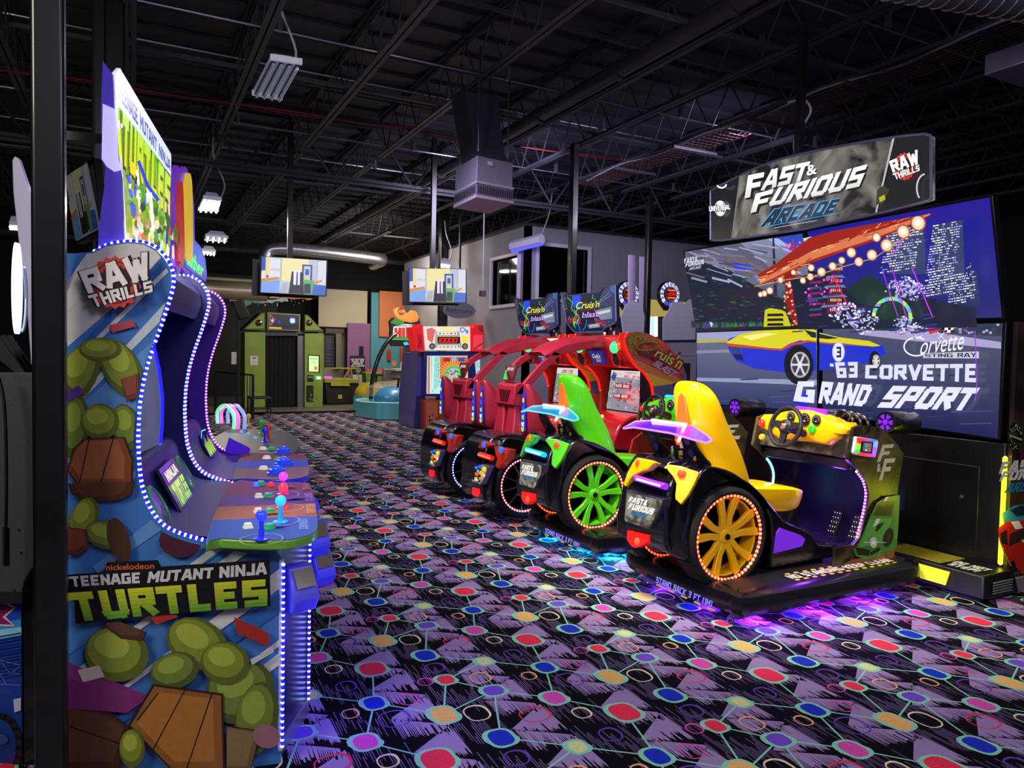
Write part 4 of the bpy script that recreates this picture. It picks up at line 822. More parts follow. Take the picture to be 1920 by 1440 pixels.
    A = [shf(onX(*c3(360, 935), 2.925), dy), shf(onX(*c3(745, 1045), 2.925), dy)]
    lb = obj('light_bar', MB().tube(A, .021, 12), mat(glow, .2, em=.8, emcol=glow), t); obj('led_row', MB().tube([A[0]*.9+A[1]*.1+np.array([-.018, 0, 0]), A[0]*.1+A[1]*.9+np.array([-.018, 0, 0])], .007, 8), mat('ffffff', .3, em=6, emcol=glow2), lb)
    # lit rear plate
    PP = [c6(*p) for p in [(103, 700), (293, 742), (282, 790), (222, 890), (212, 893), (97, 855), (92, 845), (97, 790)]]
    A = [shf(onX(x, y, 2.925), dy) for x, y in PP]; c_ = sum(A)/len(A); pf = obj('plate_frame', MB().prism([c_+(a_-c_)*1.07+np.array([0, 0, 0]) for a_ in A], [c_+(a_-c_)*1.16+np.array([.05, 0, 0]) for a_ in A]), mat('2a2438', .3, coat=.4), t, bev=.004)
    obj('plate', MB().prism([a_+np.array([-.004, 0, 0]) for a_ in A], [a_+np.array([.01, 0, 0]) for a_ in A]), smk_lit, pf)
    a = Art(lambda x, y: shf(onX(x, y, 2.92), dy), (-1, 0, 0), .0008)
    a.btext('FAST&', [c6(118, 722), c6(215, 742), c6(210, 775), c6(112, 752)], 'f2f0ea', 2.2, .08); a.btext('FURIOUS', [c6(116, 757), c6(252, 788), c6(246, 822), c6(110, 790)], 'f2f0ea', 2.2, .08)
    a.btext('ARCADE', [c6(126, 798), c6(214, 818), c6(210, 842), c6(122, 820)], '2a6aa0', 2.2, .12); a.make('plate_lettering', SCR, pf)
    PP = [c6(*p) for p in [(103, 905), (218, 932), (206, 975), (150, 1000), (128, 995), (100, 955)]]
    A = [shf(onX(x, y, 2.94), dy) for x, y in PP]; c_ = sum(A)/len(A); tl = obj('tail_light', MB().prism([a_ for a_ in A], [c_+(a_-c_)*1.08+np.array([.06, 0, 0]) for a_ in A]), mat('d81a12', .15, em=.75, emcol='e81810', coat=.8), t, bev=.004)
    obj('lamp', MB().lathe(c_+np.array([-.004, -.02, 0]), (-1, 0, 0), [(.026, 0), (.024, .006), (.014, .008), (.001, .004)], 14), mat('ff5a40', .2, em=2, emcol='ff3a20'), tl)
    # wing on two plates
    z_ = 1.12; secs = [(3.37, 3.09, 3.13, 1.085, 1.095), (3.44, 3.06, 3.16, 1.095, 1.115), (3.62, 3.02, 3.19, 1.12, 1.16), (4.0, 3.02, 3.19, 1.12, 1.16), (4.12, 3.02, 3.17, 1.10, 1.145), (4.15, 3.04, 3.14, 1.10, 1.14)]
    L = [[q(xa, y, za), q(xb, y, zb), q(xb, y, zb+.008), q(xa, y, za+.012)] for (y, xa, xb, za, zb) in secs]
    wg = obj('rear_wing', MB().loft(L), mat('32128a' if dy == 0 else '145a80', .15, em=.45, emcol=glow, alpha=.82, coat=.2), t)
    e1 = [q(xb, y, zb+.008) for (y, xa, xb, za, zb) in secs]; e2 = [q(xa, y, za+.006) for (y, xa, xb, za, zb) in secs]
    obj('wing_edge', MB().tube(e1+e2[::-1]+[e1[0]], .007, 6), mat('501890' if dy == 0 else '206890', .3, em=1.0, emcol=glow2), wg)
    obj('wing_tube', MB().tube([q(3.17, 4.0, 1.172), q(3.17, 3.66, 1.172), q(3.10, 3.60, 1.14), q(3.04, 3.57, 1.08)], .010, 8), mat('ffffff', .2, em=5, emcol=glow2), wg)
    for (ya, yb, yc, yd) in ((4.02, 3.90, 3.85, 4.06), (3.66, 3.55, 3.50, 3.72)):
        pts = [q(3.12, ya, 1.12), q(3.12, yb, 1.12), q(3.16, yb-.01, 1.04), q(3.24, yc, .93), q(3.24, yd, .93), q(3.16, ya+.01, 1.04)]
        sp = obj('wing_support', MB().prism(pts, [tuple(np.array(p)+np.array([.015, 0, 0])) for p in pts]), matblk, t, bev=.003)
        for zc in (1.075, .995): obj('lightening_hole', MB().lathe(q(3.145 if zc > 1.03 else 3.18, (ya+yb)/2, zc), (-1, 0, -.3), [(.026, 0), (.026, .006), (.022, .006), (.001, .003)], 16), mat('2a2a70' if glow != '20b8ff' else '5a2030', .4), sp)
    # seat
    zs = [1.455, 1.44, 1.40, 1.34, 1.25, 1.15, 1.02, .90, .80, .70]; xr = [3.20, 3.17, 3.165, 3.17, 3.185, 3.20, 3.23, 3.26, 3.29, 3.30]; xf = [3.23, 3.27, 3.30, 3.335, 3.37, 3.42, 3.505, 3.56, 3.60, 3.62]; hf = [.06, .115, .16, .185, .195, .20, .21, .215, .215, .21]; hr = [.04, .06, .065, .07, .075, .08, .09, .1, .1, .1]
    yc = 3.70; L = []
    for z, a_, b_, h, k in zip(zs, xr, xf, hf, hr):
        m_ = a_+(b_-a_)*.35; dp = min(.09, (b_-a_)*.35)
        L.append([q(a_, yc-k, z), q(m_, yc-h*.92, z), q(b_-.02, yc-h, z), q(b_, yc-h+.02, z), q(b_-.01, yc-h+.05, z), q(b_-dp, yc-h*.45, z), q(b_-dp, yc+h*.45, z), q(b_-.01, yc+h-.05, z), q(b_, yc+h-.02, z), q(b_-.02, yc+h, z), q(m_, yc+h*.92, z), q(a_, yc+k, z)])
    s_ = obj('seat_back', MB().loft(L), paint, t, ang=50); ss = s_.modifiers.new('sub', 'SUBSURF'); ss.levels = ss.render_levels = 2
    lp = [(0, 1.38), (.03, 1.35), (.062, 1.16), (.075, 1.06), (.06, 1.03), (-.06, 1.03), (-.075, 1.06), (-.062, 1.16), (-.03, 1.35)]
    obj('seat_lamp', MB().prism([q(3.162+.12*(1.4-z)*.5, yc+y, z) for y, z in lp], [q(3.19+.12*(1.4-z)*.5, yc+y, z) for y, z in lp]), mat('ff5a1e', .2, em=1.5, emcol='ff4a18', coat=.6), t, bev=.004)
    bk = obj('seat_rear_panel', MB().prism([q(3.185, yc-.06, 1.05), q(3.185, yc+.06, 1.05), q(3.21, yc+.13, .92), q(3.21, yc-.15, .92)], [q(3.24, yc-.06, 1.05), q(3.24, yc+.06, 1.05), q(3.26, yc+.13, .92), q(3.26, yc-.15, .92)]), matblk, t)
    a = Art(lambda x, y: np.array(q(3.182+.18*(1.05-y)*.9, x, y)), (-1, 0, .15), .001)
    for (y, z, wd, c) in ((3.70, 1.03, .05, 'e8e4d8'), (3.60, 1.0, .03, '5a90d0'), (3.59, .96, .03, 'd8a040'), (3.72, .98, .04, 'c8b038'), (3.80, 1.0, .02, 'e0d8c8')): a.poly([(y-wd/2, z-.012), (y+wd/2, z-.02), (y+wd/2, z+.012), (y-wd/2, z+.02)], c)
    a.make('stickers', ART, bk)
    cs = cr([(3.46, .80), (3.60, .765), (3.80, .745), (4.0, .73), (4.10, .715), (4.135, .69), (4.12, .63), (4.07, .575), (3.92, .565), (3.7, .60), (3.5, .62)], 3, True)
    hw = [(-.20, .86), (-.185, .97), (-.12, 1), (0, .985), (.12, 1), (.185, .97), (.20, .86)]
    L = [[q(3.8+(x-3.8)*k, yc+.02+y, .66+(z-.66)*k) for x, z in cs] for y, k in hw]
    obj('seat_cushion', MB().loft(L), paint, t, ang=50)
    obj('seat_base', MB().box(q(3.62, 3.56, .2), q(3.96, 3.88, .60)), mat('1c0f3c', .4), t, bev=.01)
    # dashboard block and side panels
    SPo = [(4.33, .93), (4.38, 1.15), (4.44, 1.165), (4.6, 1.15), (4.72, 1.11), (4.83, 1.03), (4.90, .96), (4.92, .955), (4.87, .67), (4.845, .50), (4.845, .2), (4.24, .2), (4.24, .33), (4.42, .335), (4.48, .38), (4.54, .55), (4.56, .68), (4.52, .78), (4.43, .86)]
    sm2 = smoke_mat('side_print', '1c1a14', '6b5f3a', 0, 4.5, dy)
    sides = []
    for (ya, yb) in ((3.34, 3.365), (4.20, 4.225)): sides.append(obj('side_panel', MB().prism([q(x, ya, z) for x, z in SPo], [q(x, yb, z) for x, z in SPo]), sm2, t))
    a = uvart(q(0, 3.34, 0), (1, 0, 0), (0, 0, 1), (0, -1, 0), .0006)
    # pale double letter mark with an ampersand
    a.btext('F', [(4.67, 1.02), (4.80, 1.02), (4.76, .90), (4.64, .90)], 'cfd0b4', 1.6, .2); a.btext('F', [(4.70, .92), (4.82, .92), (4.78, .77), (4.67, .77)], 'cfd0b4', 1.6, .2); a.ftext('&', [(4.63, .89), (4.675, .89), (4.675, .83), (4.63, .83)], 'cfd0b4', 0, .03)
    # printed green car, seen from the front, on an ochre dust ground
    if decals:
        b5 = Art(lambda x, y: shf(onY(*c6(x, y), 3.34), dy), (0, -1, 0), .0006, 30)
        dust = [(1530, 1075), (1535, 870), (1500, 960), (1420, 1040), (1300, 1060), (1260, 1085)]; b5.poly(dust, '7a4420'); b5.poly([(1532, 1070), (1534, 930), (1505, 1010), (1420, 1065)], 'a8602a')
        b5.poly([(1395, 840), (1440, 752), (1490, 722), (1562, 712), (1556, 850), (1546, 985), (1505, 1026), (1440, 1046), (1372, 1056), (1326, 1040), (1312, 1008), (1332, 984), (1370, 905)], '3f8a38'); b5.poly([(1400, 842), (1520, 838), (1500, 900), (1470, 960), (1420, 985), (1345, 990), (1375, 905)], '5aa84a')
        b5.poly([(1418, 822), (1450, 753), (1530, 742), (1516, 824)], '18241c'); b5.poly([(1322, 992), (1400, 1008), (1395, 1040), (1335, 1034)], '0e140e'); b5.ell(1498, 940, 26, 52, '101012', 18, .25); b5.ell(1498, 940, 15, 34, '26262a', 14, .25)
        b5.poly([(1484, 722), (1502, 720), (1486, 744), (1470, 746)], 'd8e2d0'); b5.poly([(1432, 838), (1458, 838), (1440, 870), (1412, 884)], 'd8e2d0'); b5.poly([(1440, 870), (1478, 858), (1440, 905), (1428, 905)], '141a14'); b5.poly([(1398, 1020), (1452, 990), (1448, 1010), (1404, 1036)], '1a2018')
        b5.ell(1416, 966, 20, 30, 'c8dcc0', 14); b5.line([(1366, 966), (1480, 966)], 4, 'e8f0e0'); b5.ell(1416, 966, 9, 12, 'ffffff', 10)
        for i in range(60): x, y = 1440+random.Random(i).random()*95, 1000+random.Random(i+99).random()*66; b5.ell(x, y, 2.2, 2.2, 'd09048', 5, 0, False)
        b5.make('car_print', ART, sides[0])
        r_ = random.Random(4)
        for i in range(60): x = 4.66+.2*r_.random(); z = .62+.25*r_.random()**1.5; a.ell(x, z, .0025, .0025, 'd8c070', 5, 0, False)
        a.k += 1
    a.make('side_artwork', ART, sides[0])
    edge = cr([(4.46, .84), (4.53, .77), (4.565, .68), (4.545, .55), (4.49, .38), (4.46, .345)], 5); 
    p1 = [q(x-.012, 3.36, z) for x, z in edge]; ls = obj('light_strip', MB().tube(p1, .008, 6), mat('b040ff', .3, em=1.6, emcol='a030ff' if dy == 0 else 'ff3010'), t); obj('led_bead', beads(MB(), p1, .009, .024), mat('ffffff', .3, em=5, emcol='f0b0ff' if dy == 0 else 'ff5030'), ls)
    p2 = [q(x-.012, 4.19, z) for x, z in edge[2:-6]]; obj('light_strip', MB().tube(p2, .009, 6), mat('ffffff', .3, em=4, emcol='50d8ff' if dy == 0 else 'f0e8ff'), t)
    fw_ = mat('241048', .35, var=.2, scale=30)
    obj('footwell', MB().box(q(4.86, 3.365, .22), q(4.9, 4.2, 1.0)).box(q(4.24, 3.365, .2), q(4.9, 4.2, .235)), fw_, t)
    dp = MB()
    for i in range(16):
        for j in range(14):
            x = 4.28+i*.036; y = 3.39+j*.057
            s = 1 if (i+j) % 2 else -1; dp.add([q(x-.009, y-.008*s, .236), q(x+.011, y+.006*s, .236), q(x+.009, y+.008*s, .241), q(x-.011, y-.006*s, .241)], [(0, 1, 2, 3)])
    obj('tread_plate', dp, mat('6a38a8', .3, .5), t)
    for (ya, yb, nm) in ((3.50, 3.58, 'pedal'), (3.68, 3.75, 'pedal')):
        pe_ = obj(nm, MB().hexa([q(4.66, ya, .30), q(4.675, ya, .30), q(4.675, yb, .30), q(4.66, yb, .30), q(4.74, ya, .48), q(4.755, ya, .48), q(4.755, yb, .48), q(4.74, yb, .48)]), mat('15121c', .3, .5), t, bev=.003)
        m = MB()
        for i in range(3):
            for j in range(5): m.ball(q(4.672-.012+.0165*j, ya+.018+.022*i, .325+.033*j), .006, 6)
        obj('stud', m, mat('b8b0d0', .2, .9), pe_)
    obj('dash_box', MB().box(q(4.40, 3.365, .93), q(4.66, 4.2, 1.13)), smk, t, bev=.006)
    obj('under_shelf', MB().box(q(4.42, 3.40, .84), q(4.8, 4.18, .93)), mat('100c20', .3, coat=.4), t, bev=.02)
    DP = [c4(*p) for p in [(125, 385), (165, 340), (270, 345), (400, 310), (560, 290), (700, 300), (880, 360), (1000, 430), (1100, 440), (1140, 520), (1110, 570), (1050, 560), (1040, 610), (990, 640), (930, 695), (720, 660), (590, 650), (320, 620), (230, 540), (130, 490)]]
    A = [shf(onX(x, y, 4.36), dy) for x, y in DP]; c_ = sum(A)/len(A)
    obj('dashboard', MB().loft([[tuple(c_+(a_-c_)*k+np.array([dx, 0, 0])) for a_ in A] for k, dx in ((.80, -.012), (.93, 0), (1.0, .03), (1.0, .12))]), paint, t, ang=50)
    dsh = lambda x, y, X_=4.345: shf(onX(*c4(x, y), X_), dy)
    for (x, y, r_) in ((500, 365, .036), (655, 395, .046), (785, 405, .036)):
        p = dsh(x, y); g = obj('gauge', MB().lathe(p, (-1, 0, .15), [(r_, -.005), (r_, .006), (r_*.88, .008), (r_*.85, .003), (.001, .003)], 20), mat('16161a', .3), t)
        b = uvart(p+np.array([-.0045, 0, 0]), (0, -1, 0), (0, 0, 1), (-1, 0, 0), .0006)
        for k in range(11): an = math.radians(220-k*26); b.line([(r_*.62*math.cos(an), r_*.62*math.sin(an)), (r_*.8*math.cos(an), r_*.8*math.sin(an))], .003, 'f4f4f0', False)
        b.line([(0, 0), (r_*.5, r_*.3)], .004, 'e03020'); b.ell(0, -.3*r_, r_*.2, r_*.12, 'e8e8e0'); b.make('dial', SCR, g)
    for (x, y, r_, c, e_) in ((175, 440, .026, 'e02a20', .5), (745, 505, .027, '28b82c', .6), (180, 598, .022, 'd8a820', .3), (300, 455, .018, '2048a0', .3)):
        obj('button', MB().lathe(dsh(x, y, 4.35), (-1, 0, .1), [(r_*1.2, 0), (r_*1.2, .008), (r_, .01), (r_, .02), (r_*.8, .024), (.001, .025)], 18), mat(c, .25, em=e_, coat=.5), t)
    gb = MB(); P5 = [dsh(*p, 4.40) for p in ((525, 268), (560, 250), (690, 262), (870, 285), (895, 305), (885, 350), (790, 320), (690, 285), (540, 285))]
    obj('dash_light', MB().prism([p for p in P5], [p+np.array([.02, 0, 0]) for p in P5]), mat(glow, .2, em=1.2, emcol=glow), t)
    # steering wheel
    sc_ = np.array(q(4.16, 3.735, 1.125)); ax = np.array([-1, 0, .28]); ax /= np.linalg.norm(ax); su = np.array([0, -1, 0.]); sv = np.cross(ax, su)
    sv = sv if sv[2] > 0 else -sv
    path = [sc_+su*.135*math.cos(a_)+sv*.140*math.sin(a_) for a_ in [2*PI*i/36 for i in range(37)]]
    sw = obj('steering_wheel', MB().tube(path, .0155, 10), mat('121114', .6), t)
    m = MB()
    for an in (math.radians(10), math.radians(170), math.radians(270)):
        d_ = su*math.cos(an)+sv*math.sin(an); e_ = -su*math.sin(an)+sv*math.cos(an)
        A = [sc_+d_*.03+e_*.032, sc_+d_*.13+e_*.018, sc_+d_*.13-e_*.018, sc_+d_*.03-e_*.032]; m.prism([p+ax*.006 for p in A], [p-ax*.01 for p in A])
    obj('spoke', m, mat('18171b', .4), sw); obj('hub', MB().lathe(sc_-ax*.02, ax, [(.055, 0), (.052, .03), (.03, .04), (.001, .04)], 20).tube([sc_-ax*.02, sc_-ax*.22], .03, 12), mat('1c1a1f', .35), sw)
    b = uvart(sc_+ax*.021, su, sv, ax, .0006); b.ell(0, 0, .034, .034, '28242a'); rr_ = random.Random(2)
    for i in range(14): b.poly([(rr_.uniform(-.03, .02), rr_.uniform(-.025, .02)), (rr_.uniform(-.02, .03), rr_.uniform(-.025, .02)), (rr_.uniform(-.02, .03), rr_.uniform(-.02, .025))], rr_.choice(['b0a8b8', '4868b8', 'd89028', '40a0a8', 'c02828', 'e8e4e0']))
    b.make('emblem', ART, sw)
    # exhaust can beside the dash and rings of the coil
    cc_ = onY(1660, 791.5, 3.45); cc_ = shf(cc_, dy)
    ex = obj('exhaust_can', MB().lathe(cc_, (1, 0, -.04), [(.066, .004), (.078, 0), (.082, .01), (.082, .30), (.07, .32), (.001, .32)], 28), mat('141214', .3, coat=.5), t)
    m = MB()
    for k in range(6):
        an = 2*PI*k/6; m.add([(cc_+np.array([-.001, math.cos(an+d_)*r_, math.sin(an+d_)*r_])) for r_, d_ in ((.028, -.3), (.06, -.32), (.06, .30), (.028, .3))], [(0, 1, 2, 3)])
    m.lathe(cc_, (-1, 0, 0), [(.02, 0), (.02, .004), (.001, .005)], 14); obj('fan_light', m, mat('6a20d0', .3, em=1.0, emcol='7018e0'), ex)
    for k in range(3):
        c_ = shf(onX(*c4(1085+k*85, 400+k*22), 4.50), dy); p_ = [c_+np.array([.0, .085*math.cos(a_), .085*math.sin(a_)-.02]) for a_ in [2*PI*i/20 for i in range(21)]]
        obj('coil_ring', MB().tube(p_, .012, 8), mat('121016', .25, coat=.5), t)
    bx = dsh(960, 335, 4.48); obj('engine_block', MB().box(bx-np.array([.03, .06, .04]), bx+np.array([.05, .06, .03])), mat('6a6870', .25, .9, bump=.6, scale=40), t, bev=.01)
    # card reader with rainbow edge
    RD = [c4(*p) for p in ((1240, 592), (1480, 628), (1490, 660), (1458, 818), (1440, 832), (1222, 800), (1212, 770), (1236, 620))]
    A = [shf(onY(x, y, 3.31), dy) for x, y in RD]; c_ = sum(A)/len(A)
    rd = obj('card_reader', MB().prism([a_ for a_ in A], [a_+np.array([0, .03, 0]) for a_ in A]), mat('d0d0e8', .3), t, bev=.008)
    b = Art(lambda x, y: shf(onY(*c4(x, y), 3.308), dy), (0, -1, 0), .0008)
    cols = ['ff2a50', 'ff40a0', '4a80ff', '90b8ff', 'b070ff', 'ff40c0', 'ff3a60', '30ff50', 'a0ff30', 'ff3030']; pts = [(1240, 600), (1300, 606), (1400, 622), (1478, 640), (1470, 720), (1445, 822), (1340, 814), (1225, 795), (1225, 740), (1238, 660)]
    inn = [(1290, 640), (1310, 642), (1360, 646), (1425, 655), (1420, 700), (1410, 785), (1350, 780), (1275, 765), (1278, 730), (1285, 680)]
    for i in range(10): j = (i+1) % 10; b.poly([pts[i], pts[j], inn[j], inn[i]], cols[i], False)
    b.k += 1; b.poly([(1290, 640), (1425, 655), (1408, 785), (1272, 765)], '101418'); b.poly([(1312, 658), (1408, 668), (1394, 768), (1300, 752)], '586068')
    b.ring(1345, 690, 12, 16, 6, '30e060', 12); b.ring(1378, 682, 12, 16, 6, 'f04040', 12); b.poly([(1330, 730), (1345, 732), (1342, 755), (1328, 753)], 'e0e0e0'); b.poly([(1362, 715), (1382, 718), (1376, 757), (1358, 755)], 'd05050'); b.make('reader_screen', SCR, rd)
    # under glow
    [point('under_glow', q(x, y, .045), e_, glow, .02) for x, y, e_ in ((3.4, 3.22, 7), (3.9, 3.2, 13), (4.4, 3.2, 13), (3.24, 3.5, 3), (3.24, 3.95, 3))]
    point('footwell_light', q(4.4, 3.55, .7), 5, '9040ff' if dy == 0 else 'ff4030', .05); 
    return t
pod(0, 'ffc800', '8a28ff', 'd8a0ff', 'yellow racing seat unit with yellow wheel and violet lit wing, nearest the camera')
pod(1.5, '58d818', '20b8ff', '70e8ff', 'green racing seat unit with green wheel and cyan lit wing, behind the yellow one')
# ---------- monitor wall
XM = 5.4
t = thing('racing_game_monitor_wall', 'wall of four large screens showing a yellow and blue sports car, on black base', 'arcade machine', (5.6, 4.5, 0))
bm = MB(); bm.box((5.44, 2.93, .02), (6.1, 6.1, 1.05)); obj('base_cabinet', bm, mat('0c0b10', .35, coat=.2), t, bev=.01)
obj('door_panel', MB().box((5.432, 3.1, .25), (5.44, 4.35, .86)), mat('0e0d13', .3), t, bev=.02); obj('door_panel', MB().box((5.432, 4.6, .25), (5.44, 5.9, .86)), mat('0e0d13', .3), t, bev=.02)
obj('lock', MB().lathe((5.432, 3.22, .62), (-1, 0, 0), [(.014, 0), (.012, .006), (.001, .007)], 14), mat('a0a0a8', .2, .9), t)
dkz = .175
dk = obj('step_deck', MB().hexa([(5.02, 2.80, .03), (5.44, 2.80, .03), (5.44, 6.1, .03), (5.02, 6.1, .03), (5.08, 2.84, dkz), (5.44, 2.84, dkz), (5.44, 6.1, dkz), (5.08, 6.1, dkz)]), mat('0d0c11', .35), t, bev=.01)
a = uvart((0, 0, dkz), (0, -1, 0), (1, 0, 0), Zv, .0007)
for i in range(9):
    y = -3.52+.0; x = 5.12+i*.034; a.poly([(-3.62, x), (-3.16, x), (-3.16, x+.016), (-3.62, x+.016)], 'd0c030', False)
    if i % 2 == 0: a.poly([(-4.4, x), (-3.62, x), (-3.62, x+.008), (-4.4, x+.008)], 'a89a40', False)
a.k += 1; a.btext('DO NOT', [(-3.14, 5.30), (-2.9, 5.30), (-2.9, 5.22), (-3.14, 5.22)], 'd8d8d4', 2); a.btext('STEP!', [(-3.12, 5.20), (-2.92, 5.20), (-2.92, 5.12), (-3.12, 5.12)], 'd8d8d4', 2); a.btext('MOTION!', [(-4.2, 5.34), (-3.68, 5.34), (-3.68, 5.26), (-4.2, 5.26)], 'd8d8d4', 2); a.btext('STOP!', [(-4.1, 5.22), (-3.7, 5.22), (-3.7, 5.14), (-4.1, 5.14)], 'd8d8d4', 2)
a.make('warning_print', ART, dk)
vt = MB()
for i in range(5): vt.box((5.12, 2.792, .06+i*.018), (5.34, 2.80, .066+i*.018))
obj('vent_slots', vt, mat('6a6a72', .4), dk)
obj('yellow_plate', MB().hexa([(5.0, 3.05, .065), (5.012, 3.05, .06), (5.012, 3.52, .06), (5.0, 3.52, .065), (5.045, 3.05, .15), (5.055, 3.05, .15), (5.055, 3.52, .15), (5.045, 3.52, .15)]), mat('d8d820', .4, em=.45, emcol='f0e818', bump=.5, scale=300), dk)
for y in (2.95, 4.4, 5.9): obj('levelling_foot', MB().cyl((5.12, y, 0), (5.12, y, .04), .02, 10), mat('8a8a94', .25, .9), t)
ys = [onX(1868, 858, 5.42), onX(1861, 1046, 5.42)]
pth = [(5.425, 2.925, .20), (5.425, 2.925, .95)]; s_ = obj('light_strip', MB().tube(pth, .016, 8), mat('e8e030', .3, em=2.2, emcol='e8f020'), t); obj('led_bead', beads(MB(), pth, .011, .02), mat('ffffff', .3, em=6, emcol='fbff60'), s_)
point('strip_light', (5.33, 2.86, .55), 3, 'e8f030', .1)
# printed end panel facing the camera
sp = obj('end_panel', MB().box((5.46, 2.90, .03), (6.6, 2.93, 1.9)), smoke_mat('end_print', '1a1512', '54382c', 0, 3, 2.), t)
a = planeart((0, 2.90, 0), (0, -1, 0), .0007)
a.btext('FAST&', [(1877, 866), (1965, 858), (1965, 880), (1875, 888)], 'c8c8c8', 2.2, .06); a.btext('FURIOUS', [(1878, 884), (1985, 876), (1985, 894), (1876, 902)], 'c8c8c8', 2.2, .06); a.btext('ARCADE', [(1889, 906), (1965, 900), (1962, 918), (1886, 924)], '1e6a8a', 2.2, .1)
a.poly([(1878, 962), (1900, 948), (1960, 940), (1960, 1000), (1900, 1000), (1882, 985)], '2f7f98'); a.poly([(1892, 956), (1912, 948), (1955, 944), (1955, 962), (1905, 968)], '0f2a38')
a.poly([(1870, 990), (1885, 978), (1920, 975), (1960, 985), (1960, 1085), (1915, 1075), (1890, 1050), (1872, 1012)], 'b82218'); a.poly([(1874, 1000), (1886, 992), (1888, 1022), (1876, 1018)], '2a1a18'); a.poly([(1892, 1000), (1930, 985), (1934, 1004), (1890, 1024)], '30201c'); a.poly([(1893, 978), (1908, 976), (1916, 990), (1902, 992)], 'e8dcd8'); a.poly([(1912, 1012), (1926, 1010), (1945, 1030), (1935, 1034)], 'e8dcd8'); a.ell(1897, 1065, 5, 15, '141010', 14); a.line([(1872, 1014), (1880, 1036), (1893, 1060)], 2, 'e0a040')
r_ = random.Random(8)
for i in range(70): a.ell(1868+r_.random()*52, 1050+r_.random()*50, .9, .9, 'c06a28', 5, 0, False)
a.k += 1
a.ring(1900, 818, 11, 24, 6, '2a3a20', 14)
for i in range(30): an = r_.random()*6.28; a.ell(1900+13*math.cos(an)*r_.uniform(.5, 1), 818+24*math.sin(an)*r_.uniform(.5, 1), 1, 1.4, 'a8c890', 5, 0, False)
a.line([(1890, 816), (1912, 824)], 3, '7ad060'); a.make('end_artwork', ART, sp)
obj('kick_plate', MB().box((5.46, 2.86, .0), (5.95, 2.885, .10)), mat('8a8488', .4, alpha=.6), t, bev=.002)
# screens
NU = np.array([-.9637, 0, -.267]); LO = lambda x, y: onX(x, y, XM); UPH = lambda x, y: onP(x, y, (XM, 0, 1.92), NU)
quads = dict(ul=([(1284, 472), (1504, 438), (1531, 603), (1307, 611)], UPH, NU), ur=([(1514, 434), (1856, 370), (1879, 595), (1542, 603)], UPH, NU), ll=([(1307, 624), (1532, 616), (1532, 772), (1307, 755)], LO, np.array([-1, 0, 0])), lr=([(1543, 615), (1880, 606), (1871, 822), (1543, 774)], LO, np.array([-1, 0, 0])))
mons = {}
for k, (qd, h, n) in quads.items():
    A = [h(*p) for p in qd]; A[2][1] = A[1][1] = (A[1][1]+A[2][1])/2; A[0][1] = A[3][1] = (A[0][1]+A[3][1])/2
    c_ = sum(A)/4; B = [a_+(a_-c_)/np.linalg.norm(a_-c_)*.022 for a_ in A]
    mn = obj('monitor', MB().prism([b_-n*.002 for b_ in B], [b_-n*.07 for b_ in B]), mat('08080a', .3), t, bev=.004); mons[k] = mn
def scr(k): qd, h, n = quads[k]; return Art(h, n, .0006, 4)
def clipq(k, pts): return clip_poly([tuple(map(float, p)) for p in pts], [tuple(map(float, p)) for p in quads[k][0]])
class Scene2:   # draws a shape into whichever screens it overlaps
    def __init__(s): s.a = {k: scr(k) for k in quads}
    def poly(s, pts, c, ks='ul ur ll lr', conv=None):
        P_ = [conv(*p) for p in pts] if conv else pts
        for k in ks.split():
            p = clipq(k, P_)
            if len(p) > 2: s.a[k].poly(p, c)
    def line(s, pts, w_, c, ks='ul ur ll lr', conv=None):
        P_ = [conv(*p) for p in pts] if conv else pts
        for p0, p1 in zip(P_[:-1], P_[1:]):
            d_ = np.array(p1, float)-np.array(p0, float); d_ /= max(1e-6, np.hypot(*d_)); n = np.array([-d_[1], d_[0]])*w_/2; s.poly([np.array(p0)-n, np.array(p1)-n, np.array(p1)+n, np.array(p0)+n], c, ks)
    def ell(s, cx, cy, rx, ry, c, ks='ul ur ll lr', n=14, conv=None):
        s.poly([(cx+rx*math.cos(2*PI*i/n), cy+ry*math.sin(2*PI*i/n)) for i in range(n)], c, ks, conv)
g1 = lambda x, y: (1240+x*.35417, 220+y*.35417)
W_ = Scene2(); R9 = random.Random(11)
W_.a['ul'].grad(quads['ul'][0], '8088a8', '20263a'); W_.a['ur'].grad(quads['ur'][0], '1a1a92', '2c2c70'); W_.a['ll'].grad(quads['ll'][0], '6a6e88', '2a3466'); W_.a['lr'].grad(quads['lr'][0], '50546e', '161c50')
# upper left: bridge, wall, rocks
W_.poly([(110, 705), (400, 650), (560, 780), (600, 860), (400, 830), (350, 760), (150, 760)], '5a5a6e', 'ul', g1); W_.poly([(575, 630), (760, 610), (790, 800), (700, 740)], '3048b8', 'ul', g1); W_.poly([(560, 640), (620, 640), (790, 760), (790, 790)], 'a8b0e0', 'ul', g1)
W_.poly([(350, 720), (420, 730), (560, 800), (600, 870), (350, 800)], '6a5f5c', 'ul', g1); W_.poly([(215, 770), (350, 800), (352, 890), (250, 893)], 'a8acc8', 'ul', g1); W_.poly([(590, 640), (600, 640), (620, 1010), (600, 1010)], '20243c', 'ul', g1); W_.poly([(120, 740), (350, 800), (480, 880), (640, 960), (800, 900), (830, 1110), (180, 1110)], '1c2434', 'ul', g1)
W_.poly([(640, 830), (740, 840), (720, 990), (660, 960)], '565a70', 'ul', g1)
for i in range(110):
    x, y = R9.uniform(170, 780), R9.uniform(830, 1080); s_ = R9.uniform(5, 22); W_.poly([(x-s_, y), (x, y-s_*.3), (x+s_*1.3, y+2), (x, y+s_*.3)], R9.choice(['1f3a50', '2b4a3a', '304870', '14303a', '3a3060', '264c70', '22602e']), 'ul', g1)
